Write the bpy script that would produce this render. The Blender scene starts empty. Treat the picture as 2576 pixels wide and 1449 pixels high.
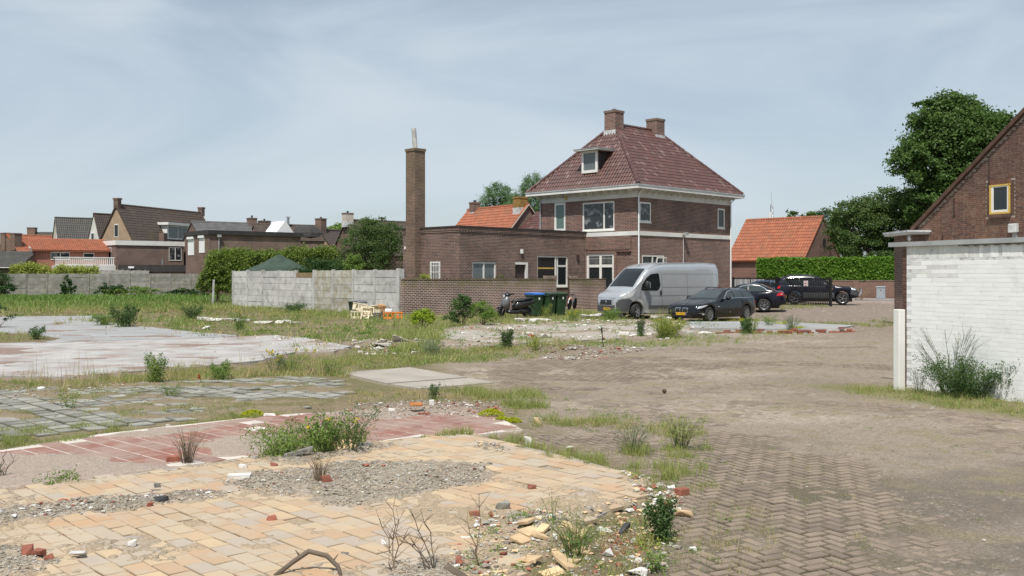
import bpy, math, random
import numpy as np
from mathutils import Matrix, Vector
random.seed(7)
rng = np.random.default_rng(7)
SC = bpy.context.scene
COL = SC.collection
R = math.radians
PI = math.pi

# ------------------------------------------------------------------ camera
CAM_H = 2.0
cam_d = bpy.data.cameras.new('camera')
cam = bpy.data.objects.new('camera', cam_d)
COL.objects.link(cam)
cam.location = (0, 0, CAM_H)
cam.rotation_euler = (R(90), 0, 0)
cam_d.sensor_width = 36
cam_d.lens = 36 * 2450 / 2576
cam_d.shift_y = -30.5 / 2576
cam_d.clip_start = 0.1
cam_d.clip_end = 3000
SC.camera = cam

# ------------------------------------------------------------------ sun, sky, exposure
SUN = Vector((-0.156, -0.55, 1.0)).normalized()
sun_d = bpy.data.lights.new('sun', 'SUN')
sun_d.energy = 5.0
sun_d.angle = R(0.55)
sun_d.color = (1.0, 0.955, 0.88)
sun = bpy.data.objects.new('sun', sun_d)
COL.objects.link(sun)
sun.location = (-10, -30, 60)
sun.rotation_euler = (-SUN).to_track_quat('-Z', 'Y').to_euler()

world = bpy.data.worlds.new('World')
SC.world = world
world.use_nodes = True
wt = world.node_tree
wt.nodes.clear()


def wn(t, **k):
    n = wt.nodes.new(t)
    for a, b in k.items():
        setattr(n, a, b)
    return n


w_sky = wn('ShaderNodeTexSky', sky_type='NISHITA', sun_disc=False)
w_sky.sun_elevation = math.asin(SUN.z)
w_sky.sun_rotation = math.atan2(SUN.x, SUN.y)
w_sky.air_density = 1.0
w_sky.dust_density = 0.8
w_sky.ozone_density = 1.6
w_tc = wn('ShaderNodeTexCoord')
w_map = wn('ShaderNodeMapping')
w_map.inputs['Scale'].default_value = (1.0, 1.0, 3.4)
w_map.inputs['Rotation'].default_value = (0.1, 0.26, 0.3)
wt.links.new(w_tc.outputs['Generated'], w_map.inputs['Vector'])
w_n1 = wn('ShaderNodeTexNoise')
w_n1.inputs['Scale'].default_value = 1.9
w_n1.inputs['Detail'].default_value = 7
w_n1.inputs['Roughness'].default_value = 0.52
w_n1.inputs['Distortion'].default_value = 0.7
wt.links.new(w_map.outputs['Vector'], w_n1.inputs['Vector'])
w_r1 = wn('ShaderNodeMapRange')
w_r1.inputs['From Min'].default_value = 0.36
w_r1.inputs['From Max'].default_value = 0.70
w_r1.inputs['To Min'].default_value = 0.46
w_r1.inputs['To Max'].default_value = 0.92
w_r1.interpolation_type = 'SMOOTHSTEP'
wt.links.new(w_n1.outputs['Fac'], w_r1.inputs['Value'])
w_mix = wn('ShaderNodeMix', data_type='RGBA')
w_mix.inputs[7].default_value = (6.7, 7.6, 8.35, 1)
wt.links.new(w_r1.outputs['Result'], w_mix.inputs[0])
wt.links.new(w_sky.outputs['Color'], w_mix.inputs[6])
w_bg = wn('ShaderNodeBackground')
w_bg.inputs['Strength'].default_value = 0.095
wt.links.new(w_mix.outputs[2], w_bg.inputs['Color'])
w_out = wn('ShaderNodeOutputWorld')
wt.links.new(w_bg.outputs['Background'], w_out.inputs['Surface'])

SC.view_settings.view_transform = 'Standard'
SC.view_settings.look = 'None'
SC.view_settings.exposure = 0.0
SC.view_settings.gamma = 1.0
SC.view_settings.use_curve_mapping = False
SC.cycles.max_bounces = 6
SC.cycles.transparent_max_bounces = 8
SC.cycles.caustics_reflective = False
SC.cycles.caustics_refractive = False


# ------------------------------------------------------------------ numpy noise
def _h(ix, iy, s):
    n = (ix.astype(np.int64) * 374761393 + iy.astype(np.int64) * 668265263 + s * 974711) & 0x7fffffff
    n = ((n ^ (n >> 13)) * 1274126177) & 0x7fffffff
    n = n ^ (n >> 16)
    return (n & 0xffff) / 65535.0


def vnoise(x, y, s=0):
    ix = np.floor(x); iy = np.floor(y)
    fx = x - ix; fy = y - iy
    fx = fx * fx * (3 - 2 * fx); fy = fy * fy * (3 - 2 * fy)
    a = _h(ix, iy, s); b = _h(ix + 1, iy, s); c = _h(ix, iy + 1, s); d = _h(ix + 1, iy + 1, s)
    return (a + (b - a) * fx) * (1 - fy) + (c + (d - c) * fx) * fy


def fbm(x, y, s=0, o=4, lac=2.03, gain=0.5):
    v = 0; a = 1; t = 0
    for i in range(o):
        v = v + a * vnoise(x, y, s + i * 17); t += a
        x = x * lac + 13.7; y = y * lac - 7.3; a *= gain
    return v / t


def sstep(a, b, x):
    t = np.clip((x - a) / (b - a), 0, 1)
    return t * t * (3 - 2 * t)


def inpoly(px, py, poly):
    c = np.zeros(np.shape(px), bool)
    n = len(poly)
    for i in range(n):
        x1, y1 = poly[i]; x2, y2 = poly[(i + 1) % n]
        if y1 == y2:
            continue
        k = ((y1 > py) != (y2 > py)) & (px < (x2 - x1) * (py - y1) / (y2 - y1) + x1)
        c ^= k
    return c


def pdist(px, py, poly):
    """signed distance to polygon: positive inside"""
    d = np.full(np.shape(px), 1e9)
    n = len(poly)
    for i in range(n):
        x1, y1 = poly[i]; x2, y2 = poly[(i + 1) % n]
        dx, dy = x2 - x1, y2 - y1
        L = dx * dx + dy * dy + 1e-12
        t = np.clip(((px - x1) * dx + (py - y1) * dy) / L, 0, 1)
        d = np.minimum(d, np.hypot(px - x1 - t * dx, py - y1 - t * dy))
    return np.where(inpoly(px, py, poly), d, -d)


# ------------------------------------------------------------------ materials
MATS = {}


class NT:
    def __init__(s, name):
        s.m = bpy.data.materials.new(name)
        s.m.use_nodes = True
        s.t = s.m.node_tree
        s.t.nodes.clear()
        s.out = s.n('ShaderNodeOutputMaterial')

    def n(s, t, ins=None, **k):
        nd = s.t.nodes.new(t)
        for a, b in k.items():
            setattr(nd, a, b)
        for a, b in (ins or {}).items():
            if hasattr(b, 'is_linked') or hasattr(b, 'links'):
                s.t.links.new(b, nd.inputs[a])
            else:
                nd.inputs[a].default_value = b
        return nd

    def noise(s, scale, detail=4, rough=.55, vec=None, dist=0.0, uv=False):
        i = {'Scale': scale, 'Detail': detail, 'Roughness': rough, 'Distortion': dist}
        if vec is None:
            tc = s.n('ShaderNodeTexCoord')
            vec = tc.outputs['UV' if uv else 'Object']
            if not uv:   # pieces that share a mesh still get grain of their own
                ad = s.n('ShaderNodeVectorMath', operation='ADD')
                s.t.links.new(vec, ad.inputs[0])
                s.t.links.new(s.n('ShaderNodeObjectInfo').outputs['Location'], ad.inputs[1])
                vec = ad.outputs[0]
        i['Vector'] = vec
        return s.n('ShaderNodeTexNoise', i).outputs['Fac']

    def ramp(s, v, a, b, ta=0.0, tb=1.0, smooth=True):
        return s.n('ShaderNodeMapRange', {'Value': v, 'From Min': a, 'From Max': b, 'To Min': ta, 'To Max': tb},
                   interpolation_type='SMOOTHSTEP' if smooth else 'LINEAR').outputs['Result']

    def mix(s, f, a, b, blend='MIX'):
        nd = s.n('ShaderNodeMix', data_type='RGBA', blend_type=blend)
        for i, v in ((0, f), (6, a), (7, b)):
            if hasattr(v, 'is_linked'):
                s.t.links.new(v, nd.inputs[i])
            else:
                nd.inputs[i].default_value = v if i == 0 else (tuple(v) + (1,) if len(v) == 3 else v)
        return nd.outputs[2]

    def math(s, op, a, b=0.0):
        nd = s.n('ShaderNodeMath', operation=op)
        for i, v in ((0, a), (1, b)):
            if hasattr(v, 'is_linked'):
                s.t.links.new(v, nd.inputs[i])
            else:
                nd.inputs[i].default_value = v
        return nd.outputs[0]

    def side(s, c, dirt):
        """mixes a darker colour into the upright edges of paving pieces"""
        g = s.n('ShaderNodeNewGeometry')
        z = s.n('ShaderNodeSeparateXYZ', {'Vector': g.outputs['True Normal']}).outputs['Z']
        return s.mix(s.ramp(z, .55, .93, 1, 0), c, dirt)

    def rnd(s):
        a = s.n('ShaderNodeAttribute', attribute_name='rnd').outputs['Fac']
        o = s.n('ShaderNodeObjectInfo').outputs['Random']
        return s.math('FRACT', s.math('ADD', a, o))

    def bump(s, h, strength, dist):
        return s.n('ShaderNodeBump', {'Height': h, 'Strength': strength, 'Distance': dist}).outputs['Normal']

    def bsdf(s, col, rough=.7, metal=0.0, normal=None, spec=None, **extra):
        i = {'Roughness': rough, 'Metallic': metal}
        if hasattr(col, 'is_linked'):
            i['Base Color'] = col
        else:
            i['Base Color'] = tuple(col) + (1,)
        if normal is not None:
            i['Normal'] = normal
        if spec is not None:
            i['Specular IOR Level'] = spec
        i.update(extra)
        b = s.n('ShaderNodeBsdfPrincipled', i)
        s.t.links.new(b.outputs[0], s.out.inputs['Surface'])
        return b


def sc(c, f):
    return tuple(min(1, v * f) for v in c)


def m_plain(name, col, rough=.6, metal=0.0, var=.12, vs=3.0, bs=0.0, bscale=40., rv=0.0, spec=None, coat=0.0, dirt=None, side=None):
    """plain painted / metal / stone with cloudy variation, optional relief and piece-to-piece variation"""
    t = NT(name)
    f = t.ramp(t.noise(vs, 5), .3, .7)
    c = t.mix(f, sc(col, 1 - var), sc(col, 1 + var))
    if rv:
        c = t.mix(t.math('MULTIPLY', t.rnd(), 1.0), t.mix(1.0, c, (1 - rv,) * 3, 'MULTIPLY'), t.mix(1.0, c, (1 + rv,) * 3, 'MULTIPLY'))
    if dirt:
        c = t.mix(t.ramp(t.noise(dirt[0], 6, .65), dirt[1], dirt[2], 0, dirt[4] if len(dirt) > 4 else .8), c, dirt[3])
    if side:
        c = t.side(c, side)
    nrm = t.bump(t.noise(bscale, 4), .6, bs) if bs else None
    ex = {}
    if coat:
        ex = {'Coat Weight': coat, 'Coat Roughness': .04}
    t.bsdf(c, rough, metal, nrm, spec, **ex)
    MATS[name] = t.m
    return t.m


def m_brick(name, c1, c2, mortar, bw=.22, bh=.066, ms=.010, var=.35, stain=None, bump=.006, moss=None, rough=.85):
    """coursed brickwork in metres on the UV sheet"""
    t = NT(name)
    uv = t.n('ShaderNodeTexCoord').outputs['UV']
    jit = t.n('ShaderNodeTexNoise', {'Vector': uv, 'Scale': 14.0, 'Detail': 2.0})
    v2 = t.n('ShaderNodeVectorMath', operation='MULTIPLY_ADD')
    t.t.links.new(jit.outputs['Color'], v2.inputs[0])
    v2.inputs[1].default_value = (.006, .004, 0)
    t.t.links.new(uv, v2.inputs[2])
    b = t.n('ShaderNodeTexBrick', {'Vector': v2.outputs[0], 'Color1': c1 + (1,), 'Color2': c2 + (1,), 'Mortar': mortar + (1,), 'Scale': 1.0,
                                   'Mortar Size': ms, 'Mortar Smooth': .25, 'Bias': -.1, 'Brick Width': bw, 'Row Height': bh}, offset=.5, squash=1.0)
    c = b.outputs['Color']
    big = t.ramp(t.noise(.55, 5, .6, uv), .25, .75, 1 - var, 1 + var)
    fine = t.ramp(t.noise(9., 4, .7, uv), .25, .75, .82, 1.18)
    g = t.n('ShaderNodeCombineColor', {'Red': t.math('MULTIPLY', big, fine), 'Green': t.math('MULTIPLY', big, fine), 'Blue': t.math('MULTIPLY', big, fine)})
    c = t.mix(1.0, c, g.outputs[0], 'MULTIPLY')
    if stain:   # (colour, scale, lo, hi, amount)
        c = t.mix(t.ramp(t.noise(stain[1], 6, .65, uv), stain[2], stain[3], 0, stain[4]), c, stain[0])
    if moss:    # (colour, z0, z1, amount): growth on the weathered top courses
        sep = t.n('ShaderNodeSeparateXYZ', {'Vector': uv})
        h = t.ramp(sep.outputs['Y'], moss[1], moss[2])
        h = t.math('MULTIPLY', h, t.ramp(t.noise(2.2, 6, .7, uv), .35, .62, 0, moss[3]))
        c = t.mix(h, c, moss[0])
    hgt = t.math('ADD', t.math('MULTIPLY', b.outputs['Fac'], -1.0), t.math('MULTIPLY', t.noise(60., 3, .6, uv), .3))
    t.bsdf(c, rough, 0, t.bump(hgt, .8, bump))
    MATS[name] = t.m
    return t.m


def m_tile(name, c1, c2, rough=.45, moss=None, spec=.5, pale=None, coat=0.0, side=None):
    t = NT(name)
    r_ = t.rnd()
    c = t.mix(r_, c1, c2)
    if pale:   # (colour, share, amount)
        c = t.mix(t.ramp(t.math('FRACT', t.math('MULTIPLY', r_, 7.31)), 1 - pale[1], 1 - pale[1] * .5, 0, pale[2]), c, pale[0])
    if pale and len(pale) > 3:
        c = t.mix(t.ramp(t.math('FRACT', t.math('MULTIPLY', r_, 13.7)), .80, .90, 0, .8), c, pale[3])
    c = t.mix(t.ramp(t.noise(2.0, 5, .7), .3, .75, 0, .5), c, sc(c1, .6))
    if moss:
        c = t.mix(t.ramp(t.noise(moss[1], 6, .7), moss[2], moss[3], 0, .8), c, moss[0])
    if side:
        c = t.side(c, side)
    t.bsdf(c, rough, 0, t.bump(t.noise(30., 4), .4, .004), spec, **({'Coat Weight': coat, 'Coat Roughness': .18} if coat else {}))
    MATS[name] = t.m
    return t.m


def m_leaf(name, c1, c2, c3=None, trans=.38, rough=.5):
    t = NT(name)
    g_ = 1.0 if name.startswith('petal') or name == 'sedum' else (2.1 if name.startswith('grass') else 1.75)
    c1, c2, c3 = sc(c1, g_), sc(c2, g_), (sc(c3, g_) if c3 else None)
    r = t.rnd()
    c = t.mix(r, c1, c2)
    if c3:
        c = t.mix(t.ramp(t.noise(1.1, 3), .5, .72, 0, .75), c, c3)
    bs = t.bsdf(c, rough, 0, None, .3)
    tr = t.n('ShaderNodeBsdfTranslucent', {'Color': c})
    mx = t.n('ShaderNodeMixShader', {0: trans, 1: bs.outputs[0], 2: tr.outputs[0]})
    t.t.links.new(mx.outputs[0], t.out.inputs['Surface'])
    MATS[name] = t.m
    return t.m


def m_glass(name, col=(.02, .025, .03), rough=.04, spec=.6, curtain=None):
    t = NT(name)
    c = col
    if curtain:
        c = t.mix(t.ramp(t.noise(curtain[1], 4, .6), curtain[2], curtain[3]), col, curtain[0])
    t.bsdf(c, rough, 0, None, spec)
    MATS[name] = t.m
    return t.m


# ------------------------------------------------------------------ mesh building
class MB:
    def __init__(s):
        s.v = []
        s.f = []
        s.mi = []
        s.k = 0

    def add(s, vs, fs, mi=None):
        o = len(s.v)
        s.v.extend([tuple(map(float, p)) for p in vs])
        s.f.extend([tuple(i + o for i in f) for f in fs])
        s.mi.extend([s.k if mi is None else mi] * len(fs))
        return s

    def box(s, x0, x1, y0, y1, z0, z1, M=None):
        v = [(x, y, z) for z in (z0, z1) for y in (y0, y1) for x in (x0, x1)]
        if M is not None:
            v = [tuple(M @ Vector(p)) for p in v]
        return s.add(v, [(0, 2, 3, 1), (4, 5, 7, 6), (0, 1, 5, 4), (1, 3, 7, 5), (3, 2, 6, 7), (2, 0, 4, 6)])

    def bar(s, p, q, w, h, up=(0, 0, 1)):
        """box section beam from p to q"""
        p = Vector(p); q = Vector(q)
        d = (q - p).normalized()
        a = d.cross(Vector(up))
        if a.length < 1e-4:
            a = d.cross(Vector((1, 0, 0)))
        a.normalize()
        b = a.cross(d)
        v = []
        for c in (p, q):
            for i, j in ((-1, -1), (1, -1), (1, 1), (-1, 1)):
                v.append(c + a * (i * w / 2) + b * (j * h / 2))
        return s.add(v, [(3, 2, 1, 0), (4, 5, 6, 7), (0, 1, 5, 4), (1, 2, 6, 5), (2, 3, 7, 6), (3, 0, 4, 7)])

    def tube(s, pts, r, n=8, cap=True):
        pts = [Vector(p) for p in pts]
        rs = r if isinstance(r, (list, tuple)) else [r] * len(pts)
        o = len(s.v)
        ref = Vector((0, 0, 1))
        vs = []
        for i, p in enumerate(pts):
            d = (pts[min(i + 1, len(pts) - 1)] - pts[max(i - 1, 0)]).normalized()
            rf = ref if abs(d.z) < .92 else Vector((1, 0, 0))
            a = d.cross(rf).normalized(); b = a.cross(d)
            for k in range(n):
                t = 2 * PI * k / n
                vs.append(p + (a * math.cos(t) + b * math.sin(t)) * rs[i])
        fs = []
        for i in range(len(pts) - 1):
            for k in range(n):
                fs.append((i * n + k, i * n + (k + 1) % n, (i + 1) * n + (k + 1) % n, (i + 1) * n + k))
        if cap:
            fs.append(tuple(range(n - 1, -1, -1)))
            fs.append(tuple(range((len(pts) - 1) * n, len(pts) * n)))
        return s.add(vs, fs)

    def lathe(s, c, axis, prof, n=20, cap=True):
        """prof: list of (radius, distance along axis)"""
        c = Vector(c); ax = Vector(axis).normalized()
        rf = Vector((0, 0, 1)) if abs(ax.z) < .9 else Vector((1, 0, 0))
        a = ax.cross(rf).normalized(); b = a.cross(ax)
        vs = []
        for r, d in prof:
            for k in range(n):
                t = 2 * PI * k / n
                vs.append(c + ax * d + (a * math.cos(t) + b * math.sin(t)) * r)
        fs = []
        for i in range(len(prof) - 1):
            for k in range(n):
                fs.append((i * n + k, (i + 1) * n + k, (i + 1) * n + (k + 1) % n, i * n + (k + 1) % n))
        if cap:
            fs.append(tuple(range(n)))
            fs.append(tuple(range(len(prof) * n - 1, (len(prof) - 1) * n - 1, -1)))
        return s.add(vs, fs)

    def prism(s, poly, d):
        """poly: 3D ring, extruded by vector d"""
        n = len(poly)
        d = Vector(d)
        v = [Vector(p) for p in poly] + [Vector(p) + d for p in poly]
        f = [tuple(range(n - 1, -1, -1)), tuple(range(n, 2 * n))]
        f += [(i, (i + 1) % n, n + (i + 1) % n, n + i) for i in range(n)]
        return s.add(v, f)

    def mesh(s, name, mats, smooth=False, rnd=.5, uv=True, fix=True, auto=None):
        me = bpy.data.meshes.new(name)
        me.from_pydata(s.v, [], s.f)
        if not isinstance(mats, (list, tuple)):
            mats = [mats]
        for m in mats:
            me.materials.append(m if not isinstance(m, str) else MATS[m])
        if len(mats) > 1:
            me.polygons.foreach_set('material_index', s.mi)
        if fix:
            import bmesh
            bm = bmesh.new(); bm.from_mesh(me)
            bmesh.ops.recalc_face_normals(bm, faces=bm.faces)
            bm.to_mesh(me); bm.free()
        if smooth:
            me.polygons.foreach_set('use_smooth', [True] * len(me.polygons))
            if auto:
                try:
                    me.set_sharp_from_angle(angle=R(auto))
                except Exception:
                    pass
        if uv:
            auto_uv(me)
        a = me.attributes.new('rnd', 'FLOAT', 'POINT')
        a.data.foreach_set('value', [rnd] * len(me.vertices))
        me.update()
        return me


def auto_uv(me):
    nl = len(me.loops); npol = len(me.polygons)
    if nl == 0:
        return
    me.update()
    nor = np.empty(npol * 3, np.float32); me.polygons.foreach_get('normal', nor); nor = nor.reshape(-1, 3)
    cnt = np.empty(npol, np.int32); me.polygons.foreach_get('loop_total', cnt)
    vi = np.empty(nl, np.int32); me.loops.foreach_get('vertex_index', vi)
    co = np.empty(len(me.vertices) * 3, np.float32); me.vertices.foreach_get('co', co); co = co.reshape(-1, 3)
    n = np.repeat(nor, cnt, axis=0); p = co[vi]
    flat = np.abs(n[:, 2]) > .75
    h = np.hypot(n[:, 0], n[:, 1]) + 1e-9
    tx = -n[:, 1] / h; ty = n[:, 0] / h
    u = np.where(flat, p[:, 0], p[:, 0] * tx + p[:, 1] * ty)
    v = np.where(flat, p[:, 1], p[:, 2])
    uvl = me.uv_layers.new(name='uv')
    uvl.data.foreach_set('uv', np.stack([u, v], 1).astype(np.float32).ravel())


def link(name, me, parent=None):
    o = bpy.data.objects.new(name, me)
    COL.objects.link(o)
    if parent is not None:
        o.parent = parent
    return o


def tag(o, label=None, cat=None, group=None, kind=None):
    for k, v in (('label', label), ('category', cat), ('group', group), ('kind', kind)):
        if v:
            o[k] = v
    return o


def thing(name, label, cat, loc=(0, 0, 0), rz=0.0, group=None):
    o = bpy.data.objects.new(name, None)
    COL.objects.link(o)
    o.empty_display_size = .3
    o.location = loc
    o.rotation_euler = (0, 0, rz)
    return tag(o, label, cat, group)


def part(name, mb, mats, parent=None, **k):
    return link(name, mb.mesh(name, mats, **k), parent)


def bevel(o, w=.01, seg=2, ang=40):
    m = o.modifiers.new('bevel', 'BEVEL')
    m.width = w; m.segments = seg; m.limit_method = 'ANGLE'; m.angle_limit = R(ang)
    return o


def npmesh(name, V, F, mat, rnd=None, smooth=False, uv=None):
    """big mesh from numpy arrays; F (n,3) or (n,4)"""
    me = bpy.data.meshes.new(name)
    V = np.asarray(V, np.float32); F = np.asarray(F, np.int32)
    k = F.shape[1]
    me.vertices.add(len(V)); me.vertices.foreach_set('co', V.ravel())
    me.loops.add(F.size); me.loops.foreach_set('vertex_index', F.ravel())
    me.polygons.add(len(F))
    me.polygons.foreach_set('loop_start', np.arange(0, F.size, k, dtype=np.int32))
    me.polygons.foreach_set('loop_total', np.full(len(F), k, np.int32))
    me.polygons.foreach_set('use_smooth', np.full(len(F), bool(smooth)))
    me.materials.append(MATS[mat] if isinstance(mat, str) else mat)
    me.update(calc_edges=True)
    if rnd is not None:
        a = me.attributes.new('rnd', 'FLOAT', 'POINT')
        a.data.foreach_set('value', np.asarray(rnd, np.float32))
    if uv:
        auto_uv(me)
    return me


def world_of(o):
    m = Matrix.LocRotScale(o.location, o.rotation_euler, o.scale)
    return m if o.parent is None else world_of(o.parent) @ m


def frame(p, x, y, z):
    return Matrix(((x[0], y[0], z[0], p[0]), (x[1], y[1], z[1], p[1]), (x[2], y[2], z[2], p[2]), (0, 0, 0, 1)))


def field(parent, name, protos, xfs, mat, limit=300, stuff=None, uv=False, smooth=False):
    """many alike pieces: the `limit` nearest ones as parts sharing mesh data, the rest joined into one part of kind stuff"""
    W = world_of(parent)
    c = Vector((0, 0, CAM_H))
    xfs = sorted(xfs, key=lambda m: (W @ m.translation - c).length)
    mes = [p.mesh(name, mat, uv=uv, smooth=smooth) for p in protos]
    for m in xfs[:limit]:
        o = link(name, random.choice(mes), parent)
        o.matrix_local = m
    rest = xfs[limit:]
    if rest:
        Vs = []; Fs = []; Rs = []
        base = 0
        pv = []
        for me in mes:
            n = len(me.vertices)
            a = np.empty(n * 3, np.float32); me.vertices.foreach_get('co', a)
            me.calc_loop_triangles()
            t = np.empty(len(me.loop_triangles) * 3, np.int32); me.loop_triangles.foreach_get('vertices', t)
            pv.append((a.reshape(-1, 3), t.reshape(-1, 3)))
        for m in rest:
            v, t = random.choice(pv)
            M = np.array(m)
            Vs.append(v @ M[:3, :3].T + M[:3, 3]); Fs.append(t + base); Rs.append(np.full(len(v), random.random()))
            base += len(v)
        o = link(stuff or name + 's', npmesh(stuff or name + 's', np.concatenate(Vs), np.concatenate(Fs), mat, np.concatenate(Rs), uv=uv), parent)
        o['kind'] = 'stuff'

# ------------------------------------------------------------------ the waste ground: zones (metres, world)
Z_TAN = [(-7.5, 5.0), (-6.6, 7.6), (-4.66,8.86), (-4.30,9.18), (-3.50,9.88), (-2.78,10.52), (-1.79,11.29), (-1.10,11.84), (-0.53,12.07), (-0.13,11.56), (0.49,10.70), (0.99,9.98),
         (1.27,9.35), (1.12,8.63), (0.69,7.93), (0.33,7.30), (0.12,6.75), (0.0, 6.0), (-0.6, 5.0)]
Z_RED = [(-9.5, 9.2), (-8.2, 11.2), (-5.78,10.99), (-5.14,12.13), (-3.95,13.28), (-3.11,13.92), (-1.68,14.33), (-0.64,14.41), (-0.27,13.84), (0.15,12.44), (-0.39,12.10), (-1.11,11.95), (-1.80,11.40),
         (-2.81,10.61), (-3.54,10.00), (-4.37,9.32), (-4.74,9.01), (-6.9, 7.8)]
Z_GREY = [(-10.5, 16.5), (-8.85,16.84), (-7.26,18.01), (-5.56,18.70), (-4.16,19.29), (-3.21,18.70), (-2.71,16.67), (-2.69,15.41), (-3.22,14.41), (-4.04,13.61), (-4.71,13.00), (-5.27,12.44), (-6.10,11.61), (-9.0, 11.6)]
Z_SLAB_A = [(-32, 44.0), (-23.92,46.23), (-19.38,47.57), (-17.80,41.53), (-14.97,38.28), (-11.36,34.03), (-8.69,31.41), (-9.16,30.82), (-11.76,29.17), (-13.20,28.16), (-22, 27.6)]
Z_SLAB_B = [(-22, 27.2), (-13.05,27.84), (-11.62,28.82), (-9.04,30.43), (-7.67,31.41), (-6.36,30.06), (-4.39,26.49), (-4.53,24.75), (-5.48,24.50), (-5.68,22.17), (-6.82,20.42), (-7.63,19.52), (-8.29,18.49), (-9.34,18.63), (-14.5, 18.3)]
Z_GAP = [(-30, 33.5), (-17.41,33.11), (-15.56,31.82), (-13.96,30.06), (-13.70,28.49), (-14.72,28.00), (-26, 28.4)]
Z_C1 = [(-3.44,19.68), (-2.19,20.85), (-0.88,18.85), (-2.29,17.75)]
Z_C2 = [(-2.21,17.69), (-0.83,18.74), (-0.33,17.95), (-1.61,16.96)]
Z_FAR = [(-2.51,26.92), (-2.31,31.82), (-2.87,35.51), (-1.10,39.52), (1.91,41.88), (4.86,43.75), (7.32,41.53), (6.65,34.51), (4.46,31.01), (2.59,29.88), (0.49,28.49), (-1.16,26.34)]
Z_BLUE = [(7.21,40.16), (11.02,40.16), (13.06,37.12), (11.44,34.51), (8.68,34.75), (6.46,35.00)]
Z_BRK1 = [(0.63,5.66), (0.77,6.94), (1.18,8.22), (1.35,9.14), (1.77,10.52), (2.56,11.78), (3.22,11.72), (3.33,10.29), (3.15,8.66), (2.63,6.49), (2.34,5.66)]
Z_BRK2 = [(-0.55,23.22), (2.14,24.75), (4.39,23.79), (3.69,19.14), (2.30,16.01), (0.84,15.51), (-0.12,16.84)]
Z_BRK3 = [(0.16,12.07), (1.05,12.19), (1.71,11.89), (1.52,11.19), (0.88,11.24), (0.25,11.56)]
GRAVEL = [
    [(-2.69,9.04), (-2.54,9.59), (-2.13,9.88), (-1.71,10.25), (-0.87,10.25), (-0.22,10.08), (-0.25,9.23), (-0.57,8.91), (-1.00,8.48), (-1.39,8.17), (-1.79,8.48), (-2.39,8.78)],
    [(-4.55,7.70), (-4.12,8.22), (-3.65,8.54), (-3.04,8.78), (-2.64,8.88), (-2.44,8.69), (-2.79,8.36), (-3.13,8.01), (-3.59,7.93), (-3.86,7.70), (-4.07,7.40)],
    [(-2.69,10.17), (-2.28,10.56), (-1.82,10.94), (-1.40,11.34), (-1.30,11.09), (-1.76,10.56), (-2.24,10.00)],
    [(-0.44,11.56), (-0.22,11.34), (0.01,10.84), (-0.17,10.75), (-0.40,11.09)],
    [(-3.99,6.94), (-3.58,6.98), (-3.25,6.82), (-3.02,6.57), (-3.22,6.31), (-3.58,6.23)],
    [(-0.88,6.60), (-0.62,6.71), (-0.28,6.46), (-0.41,5.93), (-0.81,6.08)],
    [(-0.16,8.09), (0.14,7.95), (0.42,7.70), (0.27,7.30), (-0.06,7.53)]]
SAND = [
    [(-5.88,9.68), (-5.62,10.70), (-4.95,10.75), (-4.03,10.29), (-3.33,10.08), (-3.51,9.92), (-4.35,9.28), (-4.99,8.81)],
    [(-5.11,11.95), (-4.45,12.56), (-3.83,12.89), (-3.86,12.31), (-4.41,11.89), (-4.89,11.78)],
    [(-3.61,11.50), (-3.19,12.07), (-2.71,12.13), (-2.48,11.50), (-2.75,10.75), (-3.30,10.52)],
    [(-2.69,15.41), (-1.52,15.61), (-0.30,15.31), (-0.23,14.58), (-0.95,13.92), (-1.78,13.32), (-2.40,13.76), (-2.89,13.92)],
    [(-4.58,8.09), (-4.32,8.22), (-3.64,7.77), (-3.57,7.36), (-4.04,7.23)]]


def nat(x, y):
    h = .035 * (fbm(x * .35, y * .35, 3) - .5) + .02 * (fbm(x * 2.1, y * 2.1, 9) - .5)
    h = h + .022 * (fbm(x * 9, y * 9, 21, 3) - .5) * np.clip(1.6 - y / 40, 0, 1)
    return h


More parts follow.
